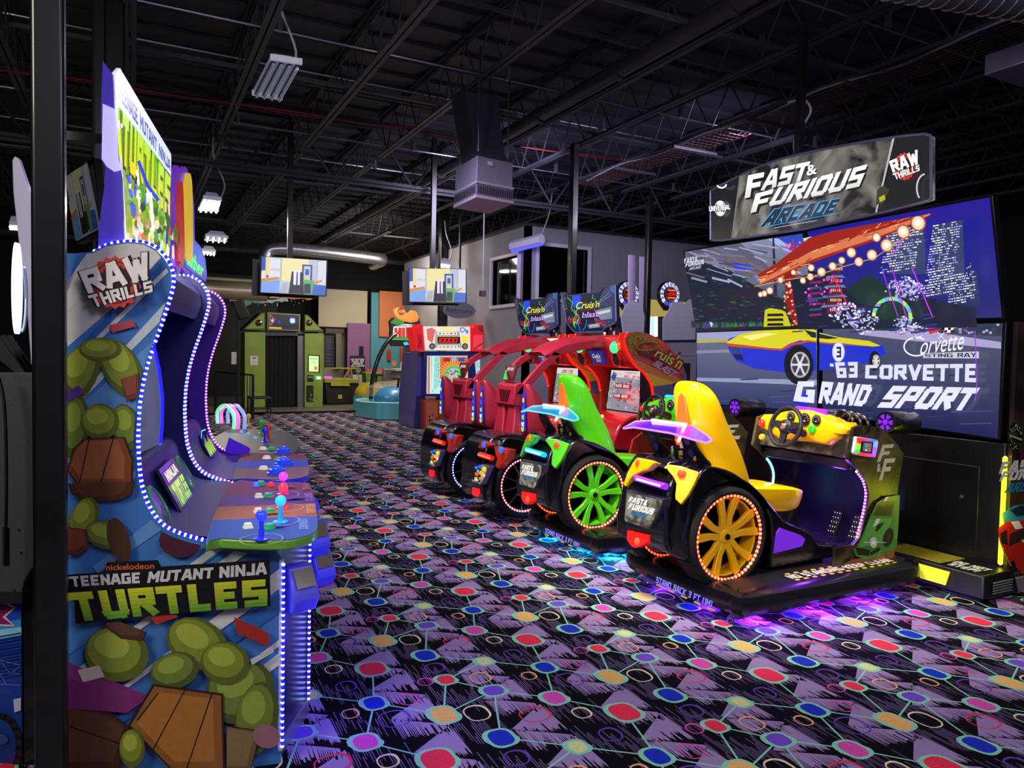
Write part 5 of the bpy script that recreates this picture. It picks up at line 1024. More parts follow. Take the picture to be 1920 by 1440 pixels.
W_.poly([(400, 760), (530, 775), (500, 800), (420, 800)], '2030e0', 'ul', g1); W_.poly([(180, 1075), (830, 1075), (830, 1110), (180, 1115)], '28382e', 'ul', g1); W_.ell(288, 1092, 16, 18, 'c8ccd8', 'ul', 12, g1)
for i in range(50): x, y = R9.uniform(150, 760), R9.uniform(650, 860); W_.line([(x, y), (x+R9.uniform(40, 140), y+R9.uniform(5, 40))], R9.uniform(1, 4), R9.choice(['6a6c88', '8a8cb0', '484a64', '7a6c70', 'a0a4c8']), 'ul', g1)
for i in range(40): x = R9.uniform(180, 600); W_.poly([(x, 1105), (x+12, 1060+R9.random()*20), (x+26, 1108)], R9.choice(['2a6a40', '387a48', '2f5a80', '4a3a80']), 'ul', g1)
W_.a['ul'].btext('FAST&', [g1(170, 735), g1(240, 722), g1(243, 748), g1(172, 760)], 'c8c8d8', 2.2, .06); W_.a['ul'].btext('FURIOUS', [g1(178, 755), g1(276, 738), g1(279, 762), g1(180, 780)], 'c8c8d8', 2.2, .06); W_.a['ul'].btext('ARCADE', [g1(200, 782), g1(262, 770), g1(262, 785), g1(200, 796)], 'a8a8c0', 2, .1)
# upper right: night towers with lit windows
for (x0, y0, x1, y1, c) in ((1195, 600, 1390, 830, '38406a'), (1480, 560, 1640, 930, '343c68'), (1640, 800, 1800, 960, '2c3460'), (1745, 740, 1800, 820, '20286a')):
    W_.poly([(x0, y0), (x1, y0-30), (x1+14, y1), (x0+14, y1)], c, 'ur', g1)
    ny = int((y1-y0)/13)
    for i in range(ny):
        y = y0+i*13; x = x0+3
        while x < x1-6:
            L = R9.uniform(4, 18)
            if R9.random() < .72: yy = y-30*(x-x0)/(x1-x0); W_.poly([(x, yy), (x+L, yy-1), (x+L, yy+5), (x, yy+6)], R9.choice(['e8ecff', 'b8c4f0', '98a4e0', 'f8f4e0']), 'ur', g1)
            x += L+R9.uniform(2, 6)
W_.poly([(800, 830), (1000, 760), (1100, 860), (1250, 900), (1400, 880), (1800, 960), (1815, 1070), (840, 1090)], '1a2038', 'ur', g1)
W_.poly([(1100, 870), (1230, 790), (1400, 900), (1500, 1000), (1300, 1030)], '1c3030', 'ur', g1)
# pagoda
for i, (y, wd) in enumerate(((740, 60), (800, 80), (850, 95), (900, 110), (950, 120))):
    W_.poly([(1000-wd/2+50, y), (1000+wd/2+50, y-6), (1000+wd/2+66, y+8), (1000-wd/2+36, y+14)], '6a7a98', 'ur', g1); W_.poly([(1015+24-wd/4, y+10), (1015+wd/3+40, y+6), (1015+wd/3+40, y+44), (1015+24-wd/4, y+46)], '5a2038', 'ur', g1)
    for k in range(6): W_.poly([(1030+k*11, y+16), (1036+k*11, y+16), (1036+k*11, y+30), (1030+k*11, y+30)], R9.choice(['ff9a50', 'ffd080', 'ff5060']), 'ur', g1)
for i in range(8): y = 800+i*28; W_.poly([(925, y), (985, y-5), (990, y+6), (920, y+12)], ['3a4a78', '8a2858'][i % 2], 'ur', g1)
for i in range(46): W_.ell(R9.uniform(800, 880) if i < 14 else R9.uniform(905, 1110), R9.uniform(610, 700) if i < 14 else R9.uniform(790, 980), 7, 7, R9.choice(['e040c8', 'c02898', 'ff60d0', '8020a0']), 'ur', 6, g1)
W_.poly([(905, 600), (950, 590), (955, 620), (935, 640), (915, 635)], 'b8d0d8', 'ur', g1); W_.poly([(850, 600), (870, 660), (830, 665)], '903878', 'ur', g1)
# blossom trees and curved bridge
for i in range(14): an = PI*i/13; W_.line([(1380-100*math.cos(an), 1000-95*math.sin(an)), (1380-100*math.cos(an+.24), 1000-95*math.sin(an+.24))], 7, ['c8e060', '60e0a0', '80a0ff'][i % 3], 'ur', g1)
for (cx_, cy_, rx, ry, n) in ((1450, 840, 80, 50, 110), (1540, 850, 60, 50, 60), (1200, 970, 90, 60, 110), (1540, 1010, 60, 50, 70), (1340, 990, 70, 60, 80), (1640, 1020, 50, 40, 50)):
    for i in range(n): a_ = R9.random()*6.28; q_ = R9.random()**.5; W_.ell(cx_+rx*q_*math.cos(a_), cy_+ry*q_*math.sin(a_), R9.uniform(4, 9), R9.uniform(3, 7), R9.choice(['d8d0f0', 'b0b0e8', '8890d0', 'f0e8ff', '9080c8']), 'ur', 6, g1)
# red carved beam with strings of round lamps
bu = [(640, 800), (760, 770), (900, 690), (1080, 560), (1250, 510), (1400, 470), (1600, 430), (1745, 405)]; bl_ = [(650, 850), (760, 830), (900, 768), (1080, 690), (1250, 630), (1400, 580), (1600, 500), (1745, 430)]
for i in range(7):
    W_.poly([bu[i], bu[i+1], bl_[i+1], bl_[i]], '9a2418', 'ul ur', g1)
    m_ = lambda k, f: (bu[k][0]+(bl_[k][0]-bu[k][0])*f, bu[k][1]+(bl_[k][1]-bu[k][1])*f)
    W_.poly([m_(i, .55), m_(i+1, .55), m_(i+1, .88), m_(i, .88)], 'd87850', 'ul ur', g1)
for i in range(70): x, y = R9.uniform(860, 1800), R9.uniform(560, 1060); W_.line([(x, y), (x+R9.uniform(20, 90), y-R9.uniform(0, 16))], R9.uniform(1, 4), R9.choice(['2a2c80', '1a1c50', '3a3470', '24305a', '4a3a80']), 'ur', g1) if y > 820 else None
for i in range(60): t_ = R9.random(); x = 800+900*t_; y = 790-360*t_+R9.uniform(-50, 10)*(1-abs(t_-.4)); W_.line([(x, y), (x+R9.uniform(20, 60), y-R9.uniform(8, 24))], 1.3, R9.choice(['f0b070', 'e08050', 'c84830', '6a1410', 'f8d090']), 'ul ur', g1)
W_.poly([(700, 760), (760, 760), (780, 990), (790, 1090), (760, 1090), (720, 980)], '8a1c20', 'ul', g1)
for i in range(30): W_.ell(R9.uniform(705, 780), R9.uniform(830, 1090), 6, 6, R9.choice(['ffd0a0', 'ffb080', 'ff8060']), 'ul', 7, g1)
for (x, y, r_) in ((1700, 465, 34), (1620, 510, 30), (1530, 580, 28), (1450, 630, 24), (1340, 620, 22), (1380, 665, 20), (1480, 540, 20), (1290, 660, 16), (1240, 690, 18), (1180, 720, 20), (1125, 700, 16), (1120, 745, 16), (1080, 765, 14), (1030, 725, 12), (960, 765, 14), (900, 820, 16), (870, 835, 14), (850, 840, 12), (1010, 790, 10)):
    W_.ell(x, y, r_*1.25, r_*1.25, 'a05848', 'ul ur', 14, g1); W_.ell(x, y, r_, r_, 'f0d8b0', 'ul ur', 14, g1); W_.ell(x, y, r_*.5, r_*.5, 'ffffff', 'ul ur', 10, g1)
W_.line([(1700, 500), (1600, 560), (1480, 640), (1300, 690), (1150, 740), (1000, 760), (820, 800)], 1.2, 'e0a860', 'ur', g1)
for (pts, c) in (([(1255, 735), (1335, 895)], 'ff2080'), ([(1575, 690), (1645, 935)], 'c030e0'), ([(1520, 700), (1600, 930)], 'a030e0'), ([(1680, 680), (1785, 925)], 'd040ff'), ([(1640, 540), (1580, 620)], 'd040ff')): W_.line(pts, 2, c, 'ur', g1)
# road and kerbs
W_.poly([(186, 1110), (840, 1095), (840, 1180), (186, 1190)], '9aa0c8', 'll', g1); W_.poly([(186, 1175), (840, 1160), (840, 1175), (186, 1195)], 'b0a860', 'll', g1); W_.poly([(186, 1235), (840, 1215), (840, 1232), (186, 1250)], '8088a8', 'll', g1); W_.poly([(186, 1378), (840, 1390), (840, 1420), (186, 1395)], '9098b8', 'll', g1)
W_.poly([(840, 1100), (1815, 1075), (1815, 1160), (840, 1110)], '303a50', 'lr', g1); W_.poly([(1040, 1130), (1400, 1130), (1800, 1190), (1800, 1225), (1300, 1180), (1050, 1150)], 'a8a0c8', 'lr', g1)
for i in range(60): W_.ell(R9.uniform(1240, 1800), R9.uniform(1085, 1150), 9, 7, R9.choice(['3a4a5a', '8890c0', '384a38', 'b0a8d0', 'a04880']), 'lr', 6, g1)
for i in range(26): x, y = R9.uniform(200, 1700), R9.uniform(1300, 1700); W_.line([(x, y), (x+R9.uniform(60, 260), y-4)], R9.uniform(1, 3), R9.choice(['303a78', '3a4488', '485090', '2a3060']), 'll lr', g1)
for (x, y, r_) in ((250, 1600, 60), (760, 1500, 50), (900, 1640, 60)): W_.poly([(x-r_*1.5, y), (x, y-r_), (x+r_*1.4, y-10), (x, y+r_*.7)], '1c20c8', 'll lr', g1)
# the car
W_.poly([(350, 1190), (365, 1170), (430, 1150), (520, 1135), (600, 1125), (640, 1118), (720, 1110), (840, 1112), (860, 1140), (960, 1165), (1120, 1185), (1190, 1210), (1212, 1250), (1190, 1260), (1100, 1300), (860, 1340), (800, 1345), (660, 1350), (500, 1330), (400, 1290), (365, 1240)], '2032c8', 'll lr', g1)
W_.poly([(350, 1190), (420, 1150), (520, 1130), (640, 1118), (720, 1108), (780, 1108), (850, 1140), (960, 1165), (1120, 1185), (1180, 1210), (1140, 1215), (960, 1195), (850, 1195), (740, 1180), (680, 1200), (640, 1225), (520, 1218), (400, 1205), (360, 1205)], 'd8d028', 'll lr', g1)
W_.poly([(430, 1160), (560, 1140), (620, 1145), (480, 1180)], 'f0ec90', 'll', g1); W_.poly([(760, 1125), (850, 1145), (960, 1170), (900, 1175), (800, 1165)], '202a30', 'll lr', g1)
W_.poly([(600, 1115), (610, 1000), (640, 990), (700, 1000), (720, 1010), (760, 1110)], 'c8c428', 'ul ll', g1)
for y in (1020, 1045, 1070): W_.poly([(625, y), (705, y-2), (712, y+12), (622, y+14)], '202018', 'ul', g1)
W_.poly([(360, 1205), (420, 1215), (440, 1290), (400, 1280), (372, 1240)], '101a60', 'll', g1)
for i in range(8): W_.line([(370+i*8, 1210), (378+i*8, 1255)], 1, '5060a8', 'll', g1)
W_.poly([(350, 1195), (640, 1228), (690, 1200), (780, 1180), (960, 1200), (1180, 1215), (960, 1206), (790, 1190), (700, 1208), (645, 1236), (360, 1212)], 'c04828', 'll lr', g1)
for (cx_, cy_, rx, ry) in ((735, 1310, 78, 105), (1150, 1290, 30, 52)):
    W_.ell(cx_, cy_, rx, ry, '14161e', 'll lr', 24, g1); W_.ell(cx_+8, cy_, rx*.66, ry*.66, 'a8a8b0', 'll lr', 20, g1); W_.ell(cx_+8, cy_, rx*.55, ry*.55, '3c3c48', 'll lr', 20, g1)
    for k in range(6): an = PI*k/3; W_.line([(cx_+8, cy_), (cx_+8+rx*.6*math.cos(an), cy_+ry*.6*math.sin(an))], 4, 'd0d0d4', 'll lr', g1)
    W_.ell(cx_+8, cy_, rx*.16, ry*.16, 'e0e0e4', 'll lr', 12, g1)
W_.ell(960, 1243, 33, 52, 'c8ccf0', 'lr', 20, g1); W_.ell(960, 1243, 28, 46, 'e4e6ff', 'lr', 20, g1); W_.a['lr'].btext('3', [g1(948, 1215), g1(975, 1215), g1(975, 1272), g1(948, 1272)], '2a2a60', 1.6)
# crossed flags, script name and title
A_ = W_.a['lr']; A_.line([g1(1460, 1110), g1(1520, 1175)], 1.4, 'e8e8f0'); A_.line([g1(1550, 1110), g1(1490, 1175)], 1.4, 'e8e8f0'); A_.poly([g1(1430, 1105), g1(1480, 1090), g1(1500, 1130), g1(1445, 1150)], 'd83038'); A_.poly([g1(1510, 1100), g1(1585, 1100), g1(1560, 1140), g1(1525, 1142)], 'f0f0f4')
for i in range(4):
    for j in range(3):
        if (i+j) % 2: x = 1512+i*17-j*3; y = 1102+j*13; A_.poly([g1(x, y), g1(x+16, y), g1(x+14, y+12), g1(x, y+12)], '101018', False)
A_.k += 1
A_.ring(*g1(1375, 1215), 23, 17, 2.6, 'f0f0ff', 20, .9, 5.4); A_.ftext('orvette', [g1(1400, 1185), g1(1628, 1150), g1(1628, 1230), g1(1395, 1258)], 'f0f0ff', .35, .0)
A_.poly([g1(1412, 1250), g1(1707, 1240), g1(1707, 1277), g1(1412, 1275)], 'c8c8e0'); A_.btext('STING RAY', [g1(1422, 1254), g1(1695, 1246), g1(1695, 1271), g1(1422, 1270)], '30303c', 1.4)
A_.btext("'63", [g1(915, 1298), g1(1065, 1295), g1(1065, 1378), g1(930, 1380)], 'dcdcf4', 1.8); A_.btext('CORVETTE', [g1(1108, 1312), g1(1700, 1305), g1(1697, 1403), g1(1105, 1382)], 'dcdcf4', 1.8)
W_.a['lr'].btext('RAND', [(1548, 715), (1645, 722), (1632, 762), (1546, 756)], 'e4e4ff', 2.0, .06); W_.a['ll'].btext('G', [(1499, 715), (1532, 715), (1531, 756), (1492, 752)], 'e4e4ff', 2.0, .06)
W_.a['lr'].btext('SPORT', [(1676, 723), (1842, 727), (1832, 770), (1660, 764)], 'e4e4ff', 2.0, .1)
W_.a['ll'].btext('MONEY IN: 0 SWIPES', [(1384, 759), (1427, 763), (1427, 769), (1384, 764)], 'd0d8ff', 1.2); W_.a['ll'].btext('1 TO PLAY: 1 SWIPE', [(1384, 768), (1429, 772), (1429, 778), (1384, 773)], 'd0d8ff', 1.2)
W_.a['lr'].btext('0 SWIPES', [(1684, 785), (1719, 787), (1719, 797), (1684, 794)], 'd0d8ff', 1.2); W_.a['lr'].btext('1 SWIPE', [(1690, 796), (1722, 799), (1722, 808), (1690, 805)], 'd0d8ff', 1.2)
for (pts, c) in (([(1690, 1130), (1700, 1440)], 'a030ff'), ([(1700, 1440), (1690, 1500)], 'a030ff')): W_.line(pts, 1.6, c, 'lr', g1)
for k, a in W_.a.items(): a.make('screen_image', SCR, mons[k])
# ---------- curved lit header
YC, HW = 4.62, 1.42
def mh(px, py):
    X_ = 5.2
    for _ in range(6): p = onX(px, py, X_); X_ = 5.22-.16*(1-min(1, ((p[1]-YC)/HW)**2))
    return onX(px, py, X_)
g4 = lambda x, y: (1240+x*.35417, y*.35417)
topc = cr([g4(252, 1022), g4(280, 1000), g4(500, 890), g4(700, 825), g4(1000, 765), g4(1250, 725), g4(1410, 710), g4(1425, 720)], 5)
botc = [g4(1436, 1050), g4(1420, 1060), g4(1200, 1120), g4(1000, 1160), g4(760, 1212), g4(500, 1250), g4(300, 1273), g4(272, 1273), g4(262, 1240)]
def strip_surface(mb, top, bot, off, n=40, col=None):
    tx = [p[0] for p in top]; ty = [p[1] for p in top]; b = sorted(bot, key=lambda p: p[0]); bx = [p[0] for p in b]; by = [p[1] for p in b]
    xs = np.linspace(max(tx[0], bx[0]), min(max(tx), bx[-1]), n); U_ = [mh(x, np.interp(x, tx, ty)) for x in xs]; D_ = [mh(x, np.interp(x, bx, by)) for x in xs]
    return U_, D_
topl = [tuple(p) for p in topc]; botl = [g4(262, 1270), g4(300, 1275), g4(500, 1250), g4(760, 1212), g4(1000, 1160), g4(1200, 1118), g4(1420, 1060), g4(1436, 1050)]
t = thing('header_sign', 'curved lit game header with white lettering and red disc logo, above the monitor wall', 'sign', (5.2, 4.6, 3.2))
U_, D_ = strip_surface(None, topl, botl, 0)
m = MB(); n = len(U_); bk_ = np.array([.05, 0, 0])
m.loft([[tuple(U_[i]), tuple(D_[i]), tuple(D_[i]+bk_), tuple(U_[i]+bk_)] for i in range(n)])
obj('sign_box', m, [smoke_mat('sign_smoke', '0c0c0c', '9c958a', 1.05, 3.6, 3.)], t)
m = MB(); m.tube([tuple(p) for p in U_], .012, 6); m.tube([tuple(p) for p in D_], .010, 6); m.tube([tuple(U_[0]), tuple(D_[0])], .012, 6); m.tube([tuple(U_[-1]), tuple(D_[-1])], .012, 6)
obj('sign_trim', m, mat('8a84a8', .3, .4), t)
a = Art(mh, (-1, 0, 0), .0012, 2)
def gp(*L): return [g4(*p) for p in L]
def bandp(x0, x1, xb0, xb1, c):   # slanted dark end wings
    N = 6
    for i in range(N):
        s0, s1 = i/N, (i+1)/N
        f = lambda xt, xb, s: (xt+(xb-xt)*s)
        tl = g4(f(x0, xb0, s0), 0)[0]; 
        pts = []
        for (xa, s) in ((x0, s0), (x1, s0), (x1, s1), (x0, s1)):
            pass
    return
Tf = lambda x: np.interp(x, [p[0] for p in topl], [p[1] for p in topl]); Bf = lambda x: np.interp(x, [p[0] for p in botl], [p[1] for p in botl])
def wing(xa, xb, xa2, xb2, c, N=6):   # columns from top x to bottom x
    for i in range(N):
        u0, u1 = i/N, (i+1)/N; t0, t1 = xa+(xb-xa)*u0, xa+(xb-xa)*u1; b0, b1 = xa2+(xb2-xa2)*u0, xa2+(xb2-xa2)*u1
        a.poly([(t0, Tf(t0)+2), (t1, Tf(t1)+2), (b1, Bf(b1)-2), (b0, Bf(b0)-2)], c, False)
    a.k += 1
wing(*[g4(x, 0)[0] for x in (256, 415, 270, 372)], '16161a'); wing(*[g4(x, 0)[0] for x in (1245, 1425, 1155, 1432)], '1d1d20')
wing(*[g4(x, 0)[0] for x in (415, 425, 372, 380)], '6a6a68', 1); wing(*[g4(x, 0)[0] for x in (1225, 1238, 1135, 1145)], 'a8a8a4', 1); wing(*[g4(x, 0)[0] for x in (1238, 1246, 1145, 1154)], '0c0c0e', 1)
for (qd, tx) in ((gp((460, 930), (548, 912), (540, 1030), (448, 1050)), 'F'), (gp((560, 905), (790, 856), (775, 952), (545, 1008)), 'AST'), (gp((503, 1028), (600, 1002), (575, 1108), (482, 1128)), 'F'), (gp((610, 1000), (1085, 876), (1078, 984), (592, 1090)), 'URIOUS')):
    sh_ = [(x+2.5, y+3) for x, y in qd]; a.btext(tx, sh_, '0a0a0a', 2.3, .09); a.btext(tx, qd, 'f6f6f4', 1.75, .09, 'c8c8c4')
for c, o_ in (('0a0a0a', 2), ('f0f0ee', 0)): a.ftext('&', [(x+o_, y+o_) for x, y in gp((780, 880), (835, 868), (835, 922), (780, 934))], c, 0, .02)
qd = gp((580, 1115), (950, 1055), (942, 1125), (560, 1200)); a.btext('ARCADE', [(x-1, y-1) for x, y in qd], '38a8f0', 3.2, .1); a.btext('ARCADE', qd, '101820', 2.0, .1)
a.line(gp((550, 1205), (950, 1130)), 1.2, '2a90d8'); a.line(gp((612, 1208), (835, 1170)), .7, 'c8c8c8')
c_ = g4(325, 1105)
for r_ in (.99, .6, .2): a.ring(c_[0], c_[1], 10*r_, 14, 1.2, 'e8e8e8', 18)
a.ell(c_[0], c_[1]-9, 6, 3.4, 'e8e8e8'); a.ell(c_[0]+1, c_[1]+9, 6, 3, 'e8e8e8'); qd = gp((268, 1095), (382, 1085), (382, 1110), (270, 1122)); a.btext('UNIVERSAL', [(x, y-.5) for x, y in qd], '141416', 3.2); a.btext('UNIVERSAL', qd, 'f4f4f4', 1.6)
raw_logo(a, *g4(1306, 885), 29, 31, (1, -.04), (0, 1)); a.ring(*g4(1420, 1000), 16, 26, 3, 'b8b8c4', 14, 2.4, 4.6); a.ring(*g4(340, 975), 9, 8, 3, 'e8e8e8', 12, .3, 2.6)
a.poly(gp((1165, 1010), (1200, 985), (1230, 1010), (1200, 1080), (1160, 1090)), '3a3828'); a.poly(gp((1175, 1050), (1205, 1035), (1210, 1060), (1180, 1075)), 'a8a030')
a.make('sign_lettering', SCR2, t)
obj('hanger', MB().box((5.2, 4.62, 3.3), (5.26, 4.68, 4.5)), matblk, t); obj('hanger', MB().box((5.15, 4.55, 4.44), (5.3, 4.75, 4.5)), matblk, t); obj('mast', MB().box((5.5, 4.4, 1.0), (5.6, 4.6, 3.2)), matblk, t)
tag(obj('power_cable', MB().tube(cr([onX(x_, y_, 5.27) for x_, y_ in ((1490, 290), (1490, 262), (1508, 232), (1520, 208), (1512, 190), (1497, 188), (1478, 192))], 6), .010, 6), mat('a8a4b8', .4)), 'grey cable looping from the ceiling down to the curved header sign', 'cable')
# ============================================================ RED TWIN RACING CABINETS
def z1c(x, y): return (1060+x/7.385, 600+y/7.385)
def z2c(x, y): return (940+x/8, 520+y/8)
def z5c(x, y): return (780+x/3.692, 560+y/3.692)
redp = mat('c01c2c', .3, coat=.5); redm = mat('b4253c', .42, coat=.2); redh = mat('c81a1c', .25, coat=.5)
def cruiser(dy, label, ledc):
    t = thing('racing_cabinet', label, 'arcade machine', (4.2, 6.6+dy, 0), 'red racing cabinets'); q = lambda *a: (a[0], a[1]+dy, a[2])
    S = lambda x, y, z: q(x+.03, y+2.78, z-.13)     # same tail layout as a reference frame
    top = cr([(3.02, .60), (3.05, .78), (3.12, .90), (3.20, .93), (3.38, .90), (3.58, .84), (3.8, .72), (4.0, .60), (4.2, .45), (4.35, .36)], 3)
    arch = [(4.35, .16), (3.72, .16), (3.74, .45), (3.66, .64), (3.52, .76), (3.38, .80), (3.24, .785), (3.12, .71), (3.05, .60), (3.03, .48), (3.02, .3), (2.99, .4)]
    P_ = [tuple(p) for p in top]+arch
    for (ya, yb) in ((3.44, 3.58), (4.04, 4.16)): obj('fender', MB().prism([S(x, ya, z) for x, z in P_], [S(x, yb, z) for x, z in P_]), bodyblk, t, bev=.01, ang=30)
    hull = [tuple(p) for p in cr([(3.00, .30), (2.955, .45), (2.95, .66), (2.985, .80), (3.03, .88), (3.12, .935), (3.4, .95), (3.9, .80)], 3)]+[(3.9, .2)]
    obj('tail_body', MB().prism([S(x, 3.56, z) for x, z in hull], [S(x, 4.05, z) for x, z in hull]), bodyblk, t, bev=.02, ang=30)
    lm = (mat(ledc[0], .3, em=1.5, emcol=ledc[0]), mat('ffffff', .3, em=4, emcol=ledc[1]))
    wheel(t, 3.39, .335, 6.2+dy, 6.36+dy, .32, .25, mat('2a2a30', .3, .6), lm, False)
    sp = MB()
    for k in range(10): a = 2*PI*k/10+.2; sp.tube([q(3.39+.03*math.cos(a), 6.225, .335+.03*math.sin(a)), q(3.39+.24*math.cos(a), 6.22, .335+.24*math.sin(a))], .006, 5)
    obj('spokes', sp, mat('8088b0', .3, .7), t)
    sh2 = lambda pp, X_: [q(*(p if isinstance(p, tuple) else tuple(p))) for p in [tuple(onX(x, y, X_)) for x, y in pp]]
    k3 = lambda x, y: (800+x/6, 760+y/6)
    A = sh2([k3(*p) for p in [(765, 462), (860, 480), (950, 500), (915, 600), (812, 712), (775, 690), (800, 600), (780, 540)]], 3.05); obj('corner_panel', MB().prism([tuple(np.array(p)-np.array([.01, 0, 0])) for p in A], [tuple(np.array(p)+np.array([.06, 0, 0])) for p in A]), mat('b03018', .25, coat=.6, em=.12, emcol='ff3010'), t, bev=.008)
    A = sh2([k3(*p) for p in [(620, 400), (680, 410), (740, 450), (690, 470), (620, 520), (565, 620), (545, 600), (580, 480)]], 3.03); obj('corner_panel', MB().prism([tuple(np.array(p)-np.array([.01, 0, 0])) for p in A], [tuple(np.array(p)+np.array([.05, 0, 0])) for p in A]), redp, t, bev=.008)
    for x, y in ((838, 502), (648, 440)): c_ = q(*onX(*k3(x, y), 3.02)); obj('badge_lamp', MB().lathe(c_, (-1, -.2, .1), [(.032, 0), (.028, .01), (.001, .014)], 12), mat('2a70ff', .2, em=1.0, emcol='2060ff'), t)
    A = sh2([k3(*p) for p in [(600, 552), (735, 595)]], 2.99); obj('light_bar', MB().tube(A, .026, 10), mat('a02a18', .2, em=.5, emcol='ff3010'), t); obj('led_row', MB().tube([tuple(np.array(p)-np.array([.02, 0, 0])) for p in A], .008, 8), mat('ff8060', .2, em=3, emcol='ff5030'), t)
    A = sh2([k3(*p) for p in [(540, 652), (690, 692), (690, 705), (612, 885), (598, 886), (512, 850), (510, 835)]], 2.985); c_ = sum(np.array(p) for p in A)/len(A)
    pf = obj('plate_frame', MB().prism([tuple(c_+(np.array(p)-c_)*1.06) for p in A], [tuple(c_+(np.array(p)-c_)*1.14+np.array([.05, 0, 0])) for p in A]), mat('8a80a8', .3), t)
    obj('plate', MB().prism([tuple(np.array(p)-np.array([.004, 0, 0])) for p in A], A), smoke_mat('plate_print', '2a3040', 'd8d0a0', .9, 9, dy), pf)
    a = Art(lambda x, y: np.array(q(*onX(*k3(x, y), 2.979))), (-1, 0, 0), .0008); R_ = random.Random(5)
    for (x, y, s_, c) in ((600, 690, 26, '2a60e0'), (650, 715, 30, 'f0d820'), (560, 700, 20, '2080ff'), (570, 770, 28, 'f05a28'), (620, 760, 30, 'f8b030'), (650, 790, 18, 'd8d8d0'), (560, 820, 20, 'b8c020'), (610, 820, 18, 'f08a28'), (585, 735, 14, '40e0ff')): a.poly([(x-s_, y-s_*.3), (x, y-s_), (x+s_*.9, y-s_*.2), (x+s_*.3, y+s_), (x-s_*.7, y+s_*.6)], c)
    a.poly([(548, 825), (588, 836), (584, 852), (545, 842)], 'e8e8e0'); a.make('plate_artwork', SCR, pf)
    A = sh2([k3(*p) for p in [(512, 918), (600, 940), (585, 1000), (550, 1030), (510, 1000)]], 2.99); obj('tail_light', MB().prism(A, [tuple(np.array(p)+np.array([.06, 0, 0])) for p in A]), mat('d81a1c', .2, em=.8, emcol='f01818', coat=.5), t, bev=.004)
    # seat: two tall petals with printed inserts
    for (yy, sc) in ((onX(982, 760, 3.45)[1], 1), (onX(903, 760, 3.45)[1], 1)):
        zs = [1.32, 1.28, 1.2, 1.05, .9, .75]; L = []
        for z in zs:
            k = (1.33-z)/.6; xr_ = 3.45+.02*k; xf_ = 3.49+.30*min(1, k*1.5)**.7; hw = .03+.06*min(1, k*2)**.6
            L.append([q(xr_, yy-hw, z), q((xr_+xf_)/2, yy-hw*1.2, z), q(xf_, yy-hw*.5, z), q(xf_, yy+hw*.5, z), q((xr_+xf_)/2, yy+hw*1.2, z), q(xr_, yy+hw, z)])
        s_ = obj('seat_back', MB().loft(L), redm, t, ang=50); ss = s_.modifiers.new('sub', 'SUBSURF'); ss.levels = ss.render_levels = 1
        lp = [(0, 1.26), (.02, 1.2), (.035, 1.0), (.04, .85), (-.04, .85), (-.035, 1.0), (-.02, 1.2)]
        ins = obj('seat_insert', MB().prism([q(3.444, yy+y, z) for y, z in lp], [q(3.455, yy+y, z) for y, z in lp]), mat('2038c0', .3, em=.3, emcol='2848ff'), s_)
        a = uvart(q(3.443, yy, 0), (0, -1, 0), (0, 0, 1), (-1, 0, 0), .0006)
        for i, (z, c) in enumerate(((1.17, 'e8d820'), (1.08, '4050e0'), (1.0, '90e020'), (.93, 'e0e8f0'), (.88, 'c8d040'))): a.poly([(-.02-.003*i, z), (.02+.003*i, z+.01), (.02, z-.04), (-.018, z-.035)], c)
        a.make('insert_print', SCR, s_)
    obj('seat_shell', MB().loft([[q(3.5, 6.40, z), q(3.5, 6.85, z), q(xf_, 6.88, z), q(xf_, 6.36, z)] for z, xf_ in ((.95, 3.62), (.8, 3.72), (.7, 4.1), (.55, 4.15), (.35, 4.0))]), redm, t, bev=.02)
    # roll-over arch
    up = [z5c(*p) for p in [(700, 740), (655, 735), (690, 655), (745, 560), (820, 475), (890, 395), (1000, 335), (1120, 300), (1250, 288), (1370, 300)]]
    dn = [z5c(*p) for p in [(735, 735), (730, 690), (775, 640), (850, 560), (920, 475), (985, 400), (1090, 372), (1200, 345), (1280, 335), (1370, 345)]]
    YA = 6.42
    U_ = cr([onY(x, y, YA) for x, y in up[2:]], 4); D_ = cr([onY(x, y, YA) for x, y in dn[2:]], 4); n = min(len(U_), len(D_)); k_ = int(n*.42)
    for ys, ua, la in ((YA, [(692, 662), (770, 560), (850, 470), (925, 400), (960, 365)], [(745, 665), (805, 600), (880, 512), (985, 402), (1010, 385)]), (YA+.36, [(598, 650), (612, 590), (650, 490), (715, 415), (800, 370), (880, 340)], [(640, 640), (655, 585), (695, 500), (750, 445), (815, 410), (890, 385)])):
        ua = cr([onY(*z5c(*p), ys) for p in ua], 4); la = cr([onY(*z5c(*p), ys) for p in la], 4); n2 = min(len(ua), len(la))
        obj('arch_rail', MB().loft([[q(ua[i][0], ys, ua[i][2]), q(la[i][0], ys, la[i][2]), q(la[i][0], ys+.05, la[i][2]), q(ua[i][0], ys+.05, ua[i][2])] for i in range(n2)]), redm, t, bev=.008)
    obj('arch_beam', MB().loft([[q(U_[i][0], YA, U_[i][2]+.0), q(D_[i][0], YA, D_[i][2]), q(D_[i][0], YA+.40, D_[i][2]), q(U_[i][0], YA+.40, U_[i][2]), q(U_[i][0], YA+.3, U_[i][2]+.045), q(U_[i][0], YA+.1, U_[i][2]+.045)] for i in range(k_, n)]), redm, t, bev=.01)
    bx0 = onY(*z5c(700, 740), YA); bx1 = onY(*z5c(735, 650), YA)
    xb, zb = bx0[0], bx0[2]; b_ = [(xb-.05, zb), (xb+.08, zb-.02), (xb+.10, zb+.20), (xb+.04, zb+.23), (xb-.03, zb+.20)]
    obj('arch_block', MB().prism([q(x, YA, z) for x, z in b_], [q(x, YA+.40, z) for x, z in b_]), redm, t, bev=.012)
